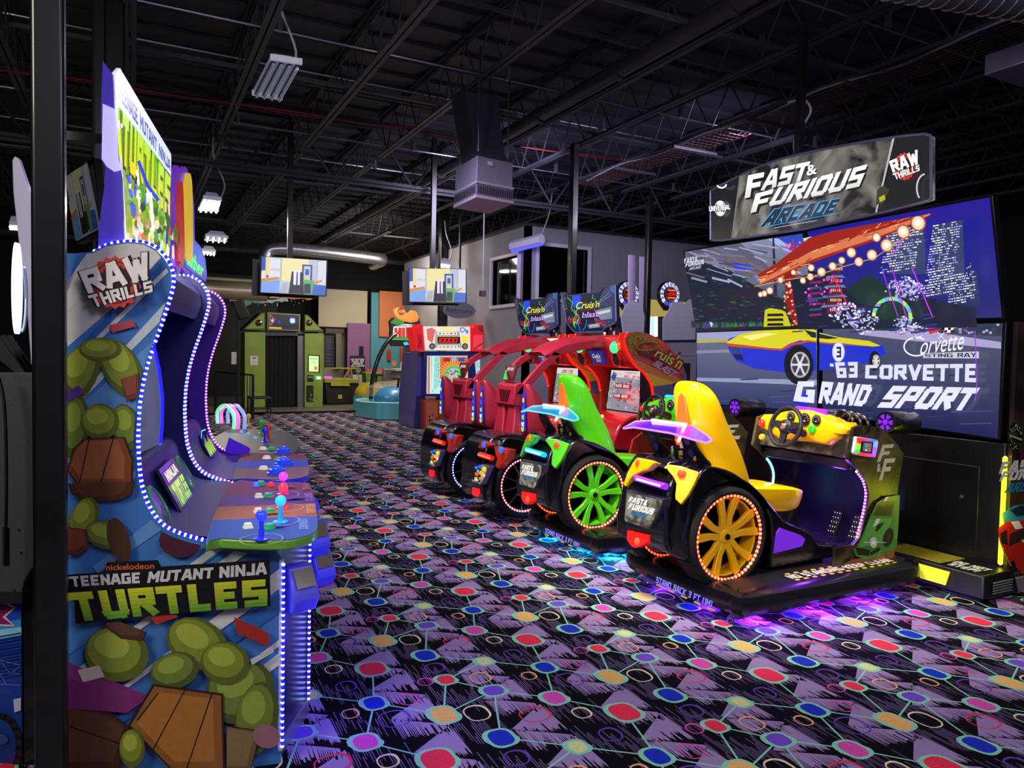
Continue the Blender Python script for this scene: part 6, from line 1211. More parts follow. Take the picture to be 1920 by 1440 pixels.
    obj('block_recess', MB().hexa([q(xb-.052, YA+.12, zb+.03), q(xb-.05, YA+.28, zb+.03), q(xb+.0, YA+.28, zb+.03), q(xb+.0, YA+.12, zb+.03), q(xb-.046, YA+.08, zb+.15), q(xb-.044, YA+.32, zb+.15), q(xb, YA+.32, zb+.15), q(xb, YA+.08, zb+.15)]), mat('5a1018', .4), t)
    for (ya, yb) in ((.02, .16), (.26, .40)):
        obj('arch_leg', MB().loft([[q(xb-.02-.06*k**1.5, YA+ya-.06*k, z), q(xb+.09+.08*k, YA+ya-.06*k, z), q(xb+.09+.08*k, YA+yb+.02*k, z), q(xb-.02-.06*k**1.5, YA+yb+.02*k, z)] for z, k in ((zb+.02, 0), (zb-.12, .3), (zb-.28, .75), (zb-.42, 1))]), redm, t, bev=.015)
    sg_ = obj('arch_sign', MB().hexa([q(xb-.02, YA+.08, zb+.24), q(xb, YA+.32, zb+.24), q(xb+.02, YA+.32, zb+.24), q(xb+.0, YA+.08, zb+.24), q(xb+.03, YA+.08, zb+.40), q(xb+.03, YA+.32, zb+.40), q(xb+.05, YA+.32, zb+.40), q(xb+.05, YA+.08, zb+.40)]), mat('6a1420', .3, coat=.5), t)
    o_ = np.array(q(xb-.012+.0, YA+.30, zb+.25)); vv = np.array([.045, 0, .15]); a = uvart(o_, (0, -.2, 0), vv, (-1, 0, .3), .0012); a.poly([(0, 0), (.5, 0), (0, .7)], '30e060'); a.poly([(.12, .55), (.98, .55), (.98, .9), (.12, .9)], 'd8d0d8'); a.poly([(.15, .58), (.95, .58), (.95, .87), (.15, .87)], '6a1420'); a.btext('NINTENDO', [(.2, .82), (.9, .82), (.9, .63), (.2, .63)], 'e8e0e8', 1.3); a.make('sign_lettering', SCR, sg_)
    # main cabinet
    fr = [z1c(*p) for p in [(870, 180), (830, 250), (850, 380), (930, 540), (1000, 640), (1100, 720), (1170, 820), (1210, 900), (1235, 1040)]]
    bkp = [z1c(*p) for p in [(870, 180), (1000, 160), (1150, 190), (1300, 260), (1450, 380), (1560, 520), (1640, 660), (1668, 760)]]
    YP = 6.1; F_ = [tuple(onY(x, y, YP)[[0, 2]]) for x, y in fr]; B_ = [tuple(onY(x, y, YP)[[0, 2]]) for x, y in bkp[1:]]
    out = F_+[(F_[-1][0], .9), (4.6, .75), (4.45, .2), (4.45, .02), (B_[-1][0], .02)]+B_[::-1]
    sd = []
    for (ya, yb) in ((6.1, 6.13), (7.08, 7.11)): sd.append(obj('side_panel', MB().prism([q(x, ya, z) for x, z in out], [q(x, yb, z) for x, z in out]), mat('c04634', .35, coat=.4), t))
    for k, yy in enumerate((6.115, 7.095)):
        p = [q(x-.008, yy, z) for x, z in cr(F_, 3)]; s_ = obj('light_strip', MB().tube(p, .014, 6), mat('e01818', .3, em=1.3, emcol='ff1a14'), t); obj('led_bead', beads(MB(), p, .009, .03), mat('ffffff', .3, em=4.5, emcol='ff5848'), s_)
        wd = [(x, z) for x, z in F_[:5]]; obj('strip_band', MB().prism([q(x-.09+.02*i, yy-.01, z) for i, (x, z) in enumerate(wd)]+[q(x-.01, yy-.01, z) for x, z in wd[::-1]], [q(x-.09+.02*i, yy+.01, z) for i, (x, z) in enumerate(wd)]+[q(x-.01, yy+.01, z) for x, z in wd[::-1]]), mat('d01818', .3, em=.5, emcol='ff1010'), s_)
    a = Art(lambda x, y: np.array(q(*onY(*z1c(x, y), 6.1))), (0, -1, 0), .0008)
    outp = [(870, 180), (830, 250), (850, 380), (930, 540), (1000, 640), (1100, 720), (1170, 820), (1210, 900), (1235, 1040), (1240, 1100), (1668, 1100), (1668, 760), (1640, 660), (1560, 520), (1450, 380), (1300, 260), (1150, 190), (1000, 160)]
    def ac(pts, c):
        p = clip_poly(outp, pts)
        if len(p) > 2: a.poly(p, c)
    ac([(820, 560), (1700, 900), (1700, 1100), (820, 1100)], 'd8b030'); ac([(820, 500), (1000, 560), (1700, 860), (1700, 930), (820, 620)], 'd0762c'); ac([(1200, 920), (1700, 860), (1700, 1120), (1200, 1120)], '5a5a78'); ac([(1480, 880), (1700, 820), (1700, 1000), (1500, 980)], '20285a')
    R_ = random.Random(6)
    for i in range(34):
        x, y = 870+R_.random()*260, 190+R_.random()*290; s_ = 8+26*R_.random()*(1-(x-870)/330); ac([(x-s_, y), (x-s_*.3, y-s_), (x+s_, y-s_*.4), (x+s_*.6, y+s_*.8), (x-s_*.5, y+s_)], '6f8a2a')
    ac([(1000, 470), (1350, 540), (1560, 800), (1480, 760), (1440, 780), (1380, 740), (1330, 780), (1270, 690), (1230, 740), (1180, 640), (1150, 700), (1090, 590), (1060, 600)], '141430')
    a.ftext('Cruis\'n', [(1060, 240), (1660, 480), (1560, 730), (960, 460)], '6a1a20', .25, .03); a.ring(1110, 360, 150, 62, 20, '6a1a20', 20, rot=-.1); a.ring(1110, 360, 150, 62, 11, 'c0b030', 20, .0, 5.9, rot=-.1); a.ftext('ruis\'n', [(1240, 370), (1620, 520), (1560, 700), (1200, 500)], 'c8c83a', .3, .012)
    a.btext('BLAST', [(1240, 555), (1520, 720), (1450, 790), (1190, 625)], 'b8a8c8', 1.3, .1); a.poly([(1605, 735), (1650, 735), (1650, 870), (1600, 870)], '50587a'); a.make('side_artwork', ART, sd[0])
    # hood with lamps and speakers, recessed screen
    xt, zt = F_[0]; hp = [(xt-.02, zt-.02), (xt+.25, zt+.01), (xt+.55, zt-.08), (xt+.55, zt-.45), (xt+.30, 1.50), (xt+.09, 1.49), (xt+.0, 1.60), (xt-.05, 1.72)]
    obj('hood', MB().prism([q(x, 6.13, z) for x, z in hp], [q(x, 7.08, z) for x, z in hp]), redh, t, bev=.02)
    nh = np.array([-1, 0, -.25]); nh /= np.linalg.norm(nh)
    for (yy, c) in ((6.28, '40ff90'), (6.95, '40ff90')):
        obj('hood_lamp', MB().ball(q(xt-.04, yy, 1.70), .062, 14, sq=(.7, 1, 1)), mat('105028', .2, em=1.6, emcol=c, coat=.5), t); obj('hood_lamp', MB().ball(q(xt-.03, yy-.08, 1.715), .045, 12, sq=(.6, 1, 1)), mat('a05010', .2, em=.6, emcol='ff7020'), t)
        s_ = obj('speaker', MB().lathe(q(xt+.0, yy, 1.575), nh, [(.085, 0), (.085, .02), (.07, .022), (.065, .008), (.001, .006)], 8), redh, t); obj('speaker_grille', MB().lathe(q(xt-.012, yy, 1.572), nh, [(.068, 0), (.001, .002)], 8), mat('1a0808', .7), s_)
    for (ya, yb) in ((6.52, 6.72), ):
        b2 = obj('hood_badge', MB().hexa([q(xt+.01, ya, 1.52), q(xt+.03, ya, 1.52), q(xt+.03, yb, 1.52), q(xt+.01, yb, 1.52), q(xt-.06, ya-.02, 1.66), q(xt-.04, ya-.02, 1.66), q(xt-.04, yb+.02, 1.66), q(xt-.06, yb+.02, 1.66)]), mat('1c2c80', .3, em=.5, emcol='2040c0'), t)
        a = uvart(q(xt+.009, yb, 1.52), (0, -.2, 0), (-.07, 0, .14), nh, .0015); a.ftext("Cruis'n", [(.15, .8), (.9, .8), (.85, .45), (.1, .45)], 'd8c840', .3, .02); a.btext('BLAST', [(.4, .4), (.85, .4), (.85, .18), (.38, .18)], 'e09060', 1.4); a.make('badge_lettering', SCR, b2)
    obj('rear_body', MB().box(q(5.0, 6.13, .05), q(F_[-1][0]+.5, 7.08, 1.55)), matblk, t)
    obj('inner_wall', MB().box(q(4.96, 6.13, .3), q(5.0, 7.08, 1.5)).box(q(4.7, 6.13, .3), q(5.0, 6.15, 1.5)), mat('160a0e', .4), t)
    sc = obj('screen', MB().hexa([q(4.80, 6.22, 1.0), q(4.82, 6.22, 1.0), q(4.82, 6.90, 1.0), q(4.80, 6.90, 1.0), q(4.86, 6.22, 1.46), q(4.88, 6.22, 1.46), q(4.88, 6.90, 1.46), q(4.86, 6.90, 1.46)]), mat('08080c', .2), t)
    a = uvart(q(4.80, 6.90, 1.0), (0, -.68, 0), (.06, 0, .46), (-1, 0, .13), .0012)
    a.poly([(.02, .02), (.98, .02), (.98, .98), (.02, .98)], '8a8a96'); a.poly([(.02, .82), (.98, .78), (.98, .98), (.02, .98)], 'd8cfd0')
    R_ = random.Random(3 if dy == 0 else 4)
    for i in range(50): x, y = R_.uniform(.05, .9), R_.uniform(.05, .75); a.poly([(x, y), (x+R_.uniform(.02, .1), y), (x+R_.uniform(.02, .1), y+R_.uniform(.02, .1)), (x, y+.05)], R_.choice(['707080', 'a8a0a8', 'c04040', '585868', 'c8b8b8', '904048']), False)
    a.k += 1
    if dy == 0:
        a.ftext('Singapore', [(.42, .96), (.72, .96), (.72, .90), (.42, .90)], '802020', .2); a.btext('HALL OF FAME', [(.4, .88), (.95, .86), (.95, .79), (.4, .81)], 'b02028', 1.5, .05); a.poly([(.04, .8), (.1, .95), (.2, .88), (.16, .72)], '2a4a90'); a.ftext("Cruis'n", [(.12, .95), (.36, .93), (.34, .85), (.12, .87)], 'c0a020', .3)
        for i, y in enumerate((.60, .36)): a.poly([(.2, y-.06), (.62, y-.06), (.66, y), (.62, y+.06), (.2, y+.06)], 'a02028'); a.btext('PLAYER %d 3:01.93' % (i+1) if False else 'PLAYER', [(.22, y+.04), (.38, y+.04), (.38, y-.03), (.22, y-.03)], 'e8e8f0', 1.4); a.btext('301.93', [(.42, y+.04), (.58, y+.04), (.58, y-.03), (.42, y-.03)], 'e8e8f0', 1.4); a.ring(.1, y+.04, .045, .07, .02, 'b8b8a0')
        a.ring(.1, .12, .045, .07, .02, 'b8a880')
    else: a.btext('JOIN THE', [(.2, .93), (.6, .93), (.6, .84), (.2, .84)], 'b02028', 1.6, .05); a.btext('RACE', [(.3, .80), (.7, .80), (.7, .72), (.3, .72)], 'c88020', 1.8, .05)
    a.make('screen_image', SCR, sc)
    db = cr([(4.36, .66), (4.40, .80), (4.48, .92), (4.62, .99), (4.80, 1.0)], 4)
    obj('dashboard', MB().prism([q(x, 6.14, z) for x, z in db]+[q(4.8, 6.14, .6)], [q(x, 7.07, z) for x, z in db]+[q(4.8, 7.07, .6)]), redp, t, bev=.02)
    for i in range(3): obj('gauge', MB().lathe(q(4.50, 6.55+.1*i, .945), (-.8, 0, .8), [(.035, 0), (.035, .01), (.001, .012)], 14), mat('c8b878', .3, em=.7, emcol='ffe0a0'), t)
    obj('button', MB().lathe(q(4.43, 6.5, .86), (-.9, 0, .5), [(.024, 0), (.024, .014), (.001, .016)], 12), mat('28b040', .3, em=.5), t)
    ccx = q(4.26, 6.68, .93); ax = np.array([-1, 0, .35]); ax /= np.linalg.norm(ax); sv = np.cross(ax, [0, 1, 0]); sv = sv if sv[2] > 0 else -sv
    sw = obj('steering_wheel', MB().tube([np.array(ccx)+np.array([0, 1, 0])*.14*math.cos(b)+sv*.14*math.sin(b) for b in [2*PI*i/30 for i in range(31)]], .014, 8), mat('131215', .5), t); obj('hub', MB().cyl(np.array(ccx), np.array(ccx)-ax*.2, .04, 12), mat('18171b', .4), sw)
    # header sign above
    MP = [z2c(*p) for p in [(895, 235), (965, 232), (1010, 278), (1470, 222), (1540, 150), (1705, 120), (1720, 660), (1700, 690), (1560, 755), (1510, 820), (1110, 825), (1070, 790), (990, 690)]]
    A = [np.array(q(*onX(x, y, 4.55))) for x, y in MP]; ms = obj('header_sign', MB().prism([tuple(p) for p in A], [tuple(p+np.array([.05, 0, 0])) for p in A]), mat('0e1020', .3, em=.3, emcol='1c2850'), t)
    obj('sign_trim', MB().tube([tuple(p) for p in A]+[tuple(A[0])], .009, 6), mat('7078a0', .3, .5), ms)
    a = Art(lambda x, y: np.array(q(*onX(*z2c(x, y), 4.55))), (-1, 0, 0), .0012); mp_ = [(895, 235), (965, 232), (1010, 278), (1470, 222), (1540, 150), (1705, 120), (1720, 660), (1700, 690), (1560, 755), (1510, 820), (1110, 825), (1070, 790), (990, 690)]
    def mc(pts, c):
        p = clip_poly(mp_, pts)
        if len(p) > 2: a.poly(p, c)
    mc([(1500, 130), (1800, 100), (1800, 700), (1560, 760), (1350, 560), (1480, 300)], '28345c'); mc([(1080, 260), (1190, 260), (1190, 420), (1090, 460), (1060, 340)], '1c48d8'); mc([(900, 240), (960, 240), (1000, 500), (950, 500)], '3a3448'); mc([(1000, 600), (1200, 620), (1190, 700), (1020, 680)], '8a1c28'); mc([(1390, 610), (1580, 670), (1570, 730), (1420, 680)], '8a2430')
    mc([(1400, 500), (1660, 440), (1670, 620), (1500, 640)], '787c94'); mc([(1440, 520), (1640, 480), (1640, 520), (1470, 560)], 'c8c8d0'); mc([(1640, 120), (1710, 120), (1710, 240), (1670, 230), (1640, 190)], '2a60a0')
    for (pts, c, w_) in (([(1000, 300), (1080, 380), (1060, 460), (1130, 560), (1090, 640), (1120, 760)], '30e050', 9), ([(1180, 440), (1130, 520), (1180, 600), (1140, 700)], '40e0a0', 9), ([(1110, 480), (1150, 580), (1120, 640)], 'f05030', 12), ([(1390, 260), (1380, 320), (1430, 330)], '20c060', 8), ([(1150, 640), (1200, 800)], '3080ff', 9), ([(1300, 640), (1280, 740), (1240, 800)], '2a90f0', 8), ([(1350, 480), (1640, 230)], 'b0b8f0', 4), ([(1470, 400), (1680, 260)], '8890d0', 5), ([(1560, 240), (1690, 180)], '6070b0', 4), ([(1200, 500), (1420, 470)], 'd83040', 5), ([(1110, 730), (1140, 660), (1100, 700)], 'a0f060', 8)): a.line(pts, w_, c)
    for i in range(50): x, y = R_.uniform(960, 1680), R_.uniform(270, 740); a.ell(x, y, 4, 4, R_.choice(['c8c8ff', '60a0ff', 'ff80c0', 'ffffff']), 5, 0, False)
    a.k += 1; a.ftext("Cruis'n", [(1150, 370), (1510, 350), (1500, 450), (1150, 480)], 'e8e838', .3, .012); a.ftext('blast', [(1240, 530), (1490, 500), (1490, 590), (1240, 610)], 'd0a8f0', .15, .012)
    a.poly([(1340, 710), (1500, 690), (1505, 745), (1345, 765)], 'c8c8e8'); a.poly([(1350, 715), (1494, 697), (1496, 740), (1354, 757)], '202038'); a.btext('NINTENDO', [(1362, 722), (1484, 706), (1486, 732), (1364, 748)], 'e8e8ff', 1.6); a.make('sign_artwork', SCR, ms)
    br = [onX(*z2c(*p), 4.58) for p in ((1570, 755), (1700, 690), (1800, 860), (1660, 940))]; br = [np.array(q(*p)) for p in br]
    bo = obj('sign_bracket', MB().prism([tuple(p) for p in br], [tuple(p+np.array([.01, 0, 0])) for p in br]), matblk, t)
    for x, y in ((1640, 760), (1690, 835)): c_ = q(*onX(*z2c(x, y), 4.575)); obj('hole', MB().lathe(c_, (-1, 0, 0), [(.022, 0), (.001, .002)], 14), mat('a8a8c0', .5), bo)
    obj('mount_arm', MB().box(q(4.6, 6.55, 1.8), q(4.68, 6.65, 2.1)), matblk, t)
    point('strip_light', q(4.7, 6.6, 1.2), 3, 'ff3020', .1); point('under_glow', q(3.3, 6.3, .05), 1.5, ledc[0], .03)
    return t
cruiser(0, 'red racing cabinet with arch and lit header, directly behind the green seat unit', ('ff3048', 'ffb0b0'))
cruiser(1.2, 'red racing cabinet with arch and lit header, farther of the two red ones', ('3048ff', 'c0c8ff'))
# ============================================================ HANGING THINGS
def lampfix(pxs, z, on, label, drop=True, grp=None):
    A = [onZ(x, y, z) for x, y in pxs]; c_ = sum(A)/4; t = thing('ceiling_light', label, 'light', c_, 'hanging ceiling lights'); n = 1 if on else 0
    obj('housing', MB().prism([tuple(p+Zv*.03) for p in A], [tuple(c_+(p-c_)*(.55)+Zv*.14) for p in A]), mat('d8dae0', .4, em=.12, emcol='c8d0ff'), t, bev=.004)
    for i in range(4):
        f = (i+.5)/4; p = A[0]+(A[1]-A[0])*f; q_ = A[3]+(A[2]-A[3])*f; p, q_ = p+(q_-p)*.05, q_+(p-q_)*.05
        b = obj('tube', MB().cyl(tuple(p-Zv*.02), tuple(q_-Zv*.02), .014, 8), mat('ffffff', .2, em=14, emcol='fff4e0') if on else mat('b8b8c4', .1, .7, em=.12, emcol='c0c8e0'), t)
        obj('reflector', MB().hexa([tuple(p-(A[1]-A[0])*.09), tuple(p+(A[1]-A[0])*.09), tuple(q_+(A[1]-A[0])*.09), tuple(q_-(A[1]-A[0])*.09)]+[tuple(v+Zv*.012) for v in (p-(A[1]-A[0])*.04, p+(A[1]-A[0])*.04, q_+(A[1]-A[0])*.04, q_-(A[1]-A[0])*.04)]), mat('34343e', .10, .9) if not on else mat('d0d4e0', .12, .9), t)
    for s_ in (0, 2): obj('end_cap', MB().prism([tuple(A[s_]), tuple(A[s_+1]), tuple(A[s_+1]+Zv*.05), tuple(A[s_]+Zv*.05)], [tuple(v+(c_-(A[s_]+A[s_+1])/2)*.05) for v in (A[s_], A[s_+1], A[s_+1]+Zv*.05, A[s_]+Zv*.05)]), mat('e8eaf2', .4, em=.15, emcol='d0d8ff'), t)
    if drop: obj('power_lead', MB().tube(cr([c_+Zv*.1+np.array([.12, .1, 0]), c_+Zv*.35+np.array([.2, .15, 0]), c_+Zv*.7+np.array([.05, .1, 0]), c_+Zv*1.0+np.array([.05, .2, 0])], 5), .012, 6), mat('c8c8d0', .4), t)
    return t
lampfix([(507, 112), (567, 121), (529, 189), (472, 179)], 4.0, False, 'white hanging fluorescent fixture with four unlit tubes, high at the left')
lampfix([(381, 373), (416, 377), (410, 397), (371, 395)], 3.6, True, 'lit hanging fixture right of the round game topper, with four bright tubes')
lampfix([(385, 443), (428, 447), (426, 454), (383, 451)], 3.75, True, 'lit ceiling fixture above the lowest one', False)
lampfix([(378, 470), (405, 473), (404, 478), (380, 476)], 3.8, True, 'lowest lit ceiling fixture seen above the purple cabinet', False)
lampfix([(826, 494), (845, 497), (843, 501), (826, 500)], 3.5, True, 'small lit fixture above the right hand hanging television', True)
lampfix([(17, 422), (34, 423), (33, 428), (18, 427)], 3.3, True, 'small lit fixture left of the black foreground column', False)
# ultraviolet fixture above the office windows
c_ = onY(1005, 447, 12.1); t = thing('blacklight_fixture', 'white trough fixture with blue tube above the office windows', 'light', c_)
p0 = onY(960, 462, 12.6); p1 = onY(1016, 448, 11.9)
obj('trough', MB().tube([tuple(p0), tuple(p1)], [.10, .10], 6), mat('d8d4e4', .4), t); obj('blue_tube', MB().tube([tuple(p0-Zv*.09), tuple(p1-Zv*.09)], .035, 8), mat('2020ff', .3, em=5, emcol='3030ff'), t)
obj('power_lead', MB().tube(cr([p1+Zv*.1, p1+Zv*.5+np.array([.15, 0, 0]), p1+Zv*.9+np.array([.2, 0, 0])], 5), .012, 6), mat('a8a8b0', .4), t)
# heater box
zb = 3.25; n_, l_, r_ = onZ(893, 370, zb), onZ(851, 390, zb), onZ(962, 382, zb); f_ = l_+r_-n_
t = thing('air_unit', 'boxy grey air handling unit hanging from the roof with slotted lower edge', 'air conditioner', (n_+f_)/2)
def rect(k, z): c_ = (n_+f_)/2; return [tuple(c_+(p-c_)*k+Zv*(z-zb)) for p in (n_, r_, f_, l_)]
obj('casing', MB().prism(rect(.97, zb+.17), rect(.97, zb+.44)), mat('8a86a4', .45, .2), t, bev=.006); obj('discharge_frame', MB().prism(rect(1, zb+.03), rect(1, zb+.15)), mat('6a6684', .5), t, bev=.004)
obj('bottom_panel', MB().prism(rect(1.02, zb), rect(1.02, zb+.03)), mat('a898b4', .5), t); obj('top_lip', MB().prism(rect(1.02, zb+.15), rect(1.02, zb+.175)), mat('a09cb8', .45), t)
m = MB()
for a_, b_ in ((n_, r_), (n_, l_)):
    for i in range(16): f = (i+1)/17; p = a_+(b_-a_)*f; c_ = (n_+f_)/2; o_ = (p-c_)*.012; m.cyl(tuple(p+o_+Zv*.05), tuple(p+o_+Zv*.13), .006, 4)
obj('louvre', m, mat('15141c', .6), t); obj('badge', MB().prism([tuple(n_+(r_-n_)*s_+Zv*h+(n_-f_)*.001) for s_, h in ((.28, .36), (.42, .36), (.42, .40), (.28, .40))], [tuple(n_+(r_-n_)*s_+Zv*h+(n_-f_)*.006) for s_, h in ((.28, .36), (.42, .36), (.42, .40), (.28, .40))]), mat('c8c4d4', .4), t)
m = MB()
for p in (n_, l_, r_, f_): c_ = (n_+f_)/2; p = c_+(p-c_)*.8; m.cyl(tuple(p+Zv*.5), tuple(p+Zv*1.6), .012, 5)
obj('hanger_rod', m, mat('4a4a54', .4, .7), t); c_ = (n_+f_)/2; obj('lit_patch_block', MB().hexa([tuple(c_+np.array([x, y, .45])) for x, y in ((-.18, -.18), (.18, -.18), (.18, .18), (-.18, .18))]+[tuple(c_+np.array([x, y+.3, 1.3])) for x, y in ((-.2, -.2), (.2, -.2), (.2, .2), (-.2, .2))]), mat('3a3448', .5), t)  # last block is tinted to stand for a faint violet patch of light
# big ducts
sil = mat('b0b0bc', .28, .9, bump=.25, scale=8)
def duct(path, r, label, nm='air_duct'):
    m = MB(); P_ = cr(path, 5); m.tube(P_, r, 24); return P_, m
a_, b_ = onZ(1745, -40, 4.2), onZ(2040, 10, 4.2); d_ = (b_-a_)/np.linalg.norm(b_-a_)
t = thing('air_duct', 'large spiral silver duct at the top right corner with a box end', 'duct', (a_+b_)/2); m = MB(); m.tube([tuple(a_-d_*1.2), tuple(b_+d_)], .17, 28); obj('spiral_pipe', m, sil, t)
m = MB()
for i in range(26): p = a_-d_*.9+d_*.1*i; m.lathe(p, d_, [(.170, -.004), (.175, 0), (.170, .004)], 28)
obj('seam', m, sil, t)
bx = onZ(1858, 118, 3.98)+np.array([.34, -.1, .05]); obj('box_end', MB().prism([tuple(bx+np.array(q)) for q in ((0, 0, 0), (.55, 0, 0), (.55, .35, 0), (0, .35, 0))], [tuple(bx+np.array(q)) for q in ((0, 0, .17), (.55, 0, .17), (.55, .35, .17), (0, .35, .17))]), mat('c8b0e0', .35, .6), t, bev=.01)
P_ = [onY(497, 520, 19.0), onY(497, 478, 19.0), onY(520, 466, 19.0), onY(600, 472, 19.0), onY(700, 484, 19.0), onY(716, 488, 19.3), onY(700, 496, 20.8)]
tag(obj('air_duct', MB().tube(cr(P_, 6), .16, 18), sil), 'silver elbow duct running above the left hanging television', 'duct')
tag(obj('air_duct', MB().tube([tuple(onY(370, 541, 20.0)), tuple(onY(500, 548, 20.0))], .24, 18), mat('b8ac94', .35, .7, bump=.3, scale=10)), 'warm toned horizontal duct above the speaker behind the purple cabinet', 'duct')
tag(obj('conduit', MB().tube([tuple(onY(370, 522, 20.4)), tuple(onY(500, 530, 20.4))], .07, 10), mat('b8ac94', .4, .5)), 'warm toned pipe just over the horizontal duct', 'pipe')
# cable tray
t = thing('cable_tray', 'wire mesh cable tray hung on slotted bars below the joists at the right', 'cable tray', (6.0, 5, 4.4)); m = MB(); e0 = onZ(1240, 318, 4.4); e1 = onZ(1835, 66, 4.4); xw = e0[0]; print('tray', e0, e1)
tx0, tx1 = e1[0]-.0, e1[0]+.42; ya, yb = e1[1]-1, e0[1]+1.5
for i in range(7): x = tx0+(tx1-tx0)*i/6; m.cyl((x, ya, 4.4), (x, yb, 4.4), .004, 4)
for i in range(int((yb-ya)/.1)): y = ya+.1*i; m.cyl((tx0, y, 4.4), (tx1, y, 4.4), .003, 4)
obj('wire_mesh', m, mat('9a6a70', .3, .7), t); 
for i in range(5): y = ya+.9+1.3*i; obj('support_bar', MB().box((tx0-.12, y, 4.35), (tx1+.2, y+.04, 4.385)), mat('6a6a74', .35, .8), t)
obj('cable', MB().tube(cr([(tx0+.1, ya+.9*i, 4.43+.06*(i % 2)) for i in range(9)], 4), .012, 6), mat('8a8494', .5), t)
# red cables, cord, outlet drop
m = MB(); P_ = [onY(x, y, 9.3) for x, y in ((-60, 122), (60, 140), (180, 152), (300, 175), (420, 192), (520, 205), (620, 220), (680, 232), (765, 240), (850, 258), (940, 270), (1040, 283), (1130, 293), (1200, 302))]
m.tube(cr(P_, 3), .011, 5); m.tube(cr([p+np.array([0, .05, .02*math.sin(i*2)]) for i, p in enumerate(P_)], 3), .008, 5)
tag(obj('red_cable', m, mat('7c2838', .6)), 'bundle of red cables slung across below the roof', 'cable')
p = onY(905, 400, 11.6); q_ = onY(905, 545, 11.6); t = thing('power_drop', 'thin hanging cord with a grey outlet box in front of the grey wall', 'power outlet', q_); obj('cord', MB().cyl(tuple(q_), (q_[0], q_[1], 4.5), .012, 6), mat('9a9aa0', .4), t); obj('outlet_box', MB().box(tuple(q_-np.array([.05, .04, .1])), tuple(q_+np.array([.05, .04, .0]))), mat('3a3a40', .4), t, bev=.006)
# ============================================================ TELEVISIONS
def tv(px4, d4, label, m_, pole=None, dim=False):
    A = [atD(x, y, d_) for (x, y), d_ in zip(px4, d4)]; A[3] = A[0]+(A[2]-A[1]) if not dim else A[3]; nn = np.cross(A[1]-A[0], A[3]-A[0]); nn /= np.linalg.norm(nn); nn = nn if np.dot(nn, CP-A[0]) > 0 else -nn
    c_ = sum(A)/4; t = thing('television', label, 'television', c_, 'hanging televisions'); B = [a_+(a_-c_)/np.linalg.norm(a_-c_)*.02 for a_ in A]
    obj('casing', MB().prism([tuple(b+nn*.004) for b in B], [tuple(b-nn*.06) for b in B]), mat('0a0a0c', .3), t, bev=.004)
    a = Art(lambda u, v: A[3]+(A[2]-A[3])*u+(A[0]-A[3])*v, nn, .0012, 5)
    P = a.poly; P([(0, 0), (1, 0), (1, 1), (0, 1)], 'b8bccc'); P([(.30, .35), (.72, .35), (.72, 1), (.30, 1)], 'e8dca0'); P([(0, .3), (.28, .42), (.28, .95), (0, 1)], 'd8d8e4'); P([(.05, .5), (.12, .52), (.12, 1), (.03, 1)], 'e8d080'); P([(0, .6), (.06, .62), (.06, 1), (0, 1)], '2850b8'); P([(0, .38), (.26, .46), (.28, .40), (0, .28)], 'c88c38'); P([(0, 0), (0, .28), (.28, .38), (.28, 0)], '7aa0e0'); P([(.28, 0), (.34, .3), (.4, .3), (.4, 0)], 'a8aab8')
    P([(.62, .35), (.78, .35), (.78, .85), (.62, .85)], '2850a8'); P([(.65, .38), (.75, .38), (.75, .8), (.65, .8)], 'c8c8a8'); P([(.67, .55), (.73, .55), (.73, .72), (.67, .72)], '2858b0'); P([(.86, .3), (1, .2), (1, 1), (.86, .95)], 'd0d4e0'); P([(.80, .35), (.94, .45), (.94, .38), (.8, .28)], 'd89840'); P([(.66, 0), (.78, .3), (1, .28), (1, 0)], '3a68c0'); P([(.62, 0), (.78, 0), (.82, .4), (.62, .42)], '60a860')
    for i in range(5): a.line([(.14+.03*i, .62), (.15+.03*i, .68)], .008, '8088a0')
    a.ell(.09, .45, .025, .04, 'c03028', 10); a.line([(.30, .35), (.30, 1)], .006, '9a9060'); a.line([(.86, .2), (.86, 1)], .006, '8888a0')
    # plain dark wardrobe-like block with pale and violet stripes in the middle
    P([(.42, 0), (.66, 0), (.63, .62), (.46, .62)], '22202c'); P([(.49, .25), (.59, .25), (.59, .66), (.49, .66)], 'e4e0ec'); P([(.53, .25), (.56, .25), (.555, .62), (.535, .62)], '5a38a8')
    P([(.66, .02), (.76, .02), (.76, .30), (.66, .30)], '303440')
    a.make('screen_image', m_, t)
    if dim: obj('ceiling_pole', MB().box(tuple(c_-nn*.12+np.array([-.03, -.03, 0])), tuple(c_-nn*.12+np.array([.03, .03, 0])*np.array([1, 1, 0])+Zv*(4.9-c_[2]))), mat('0c0c0e', .3), t)
    if pole: 
        x, y = pole; obj('ceiling_pole', MB().box((x-.035, y-.035, c_[2]-.2), (x+.035, y+.035, 4.9)), mat('0c0c0e', .3), t); obj('mount', MB().box((x-.1, y-.12, c_[2]-.05), (x+.1, y+.05, c_[2]+.1)), matblk, t)
        nb = thing('television', 'television edge seen from behind, on the pole of the '+label.split()[0]+' bright one', 'television', c_, 'hanging televisions')
        nb2 = [b-nn*.35+(A[0]-A[1])/np.linalg.norm(A[0]-A[1])*.10 for b in B]; obj('casing', MB().prism([tuple(b) for b in nb2], [tuple(b-nn*.06) for b in nb2]), mat('0a0a0c', .3), nb, bev=.004); nc_ = sum(nb2)/4; obj('mount', MB().tube([tuple(nc_-nn*.03), (x, y, nc_[2]), (x, y, nc_[2]+.5)], .03, 8), matblk, nb)
    return t
pp = atD(547, 400, 10.5)
tv([(491, 481), (612, 489), (610, 554), (489, 547)], (10.1, 10.4, 10.4, 10.1), 'left hanging television facing the camera showing a bright kitchen scene', SCR, (pp[0], pp[1]+.12))
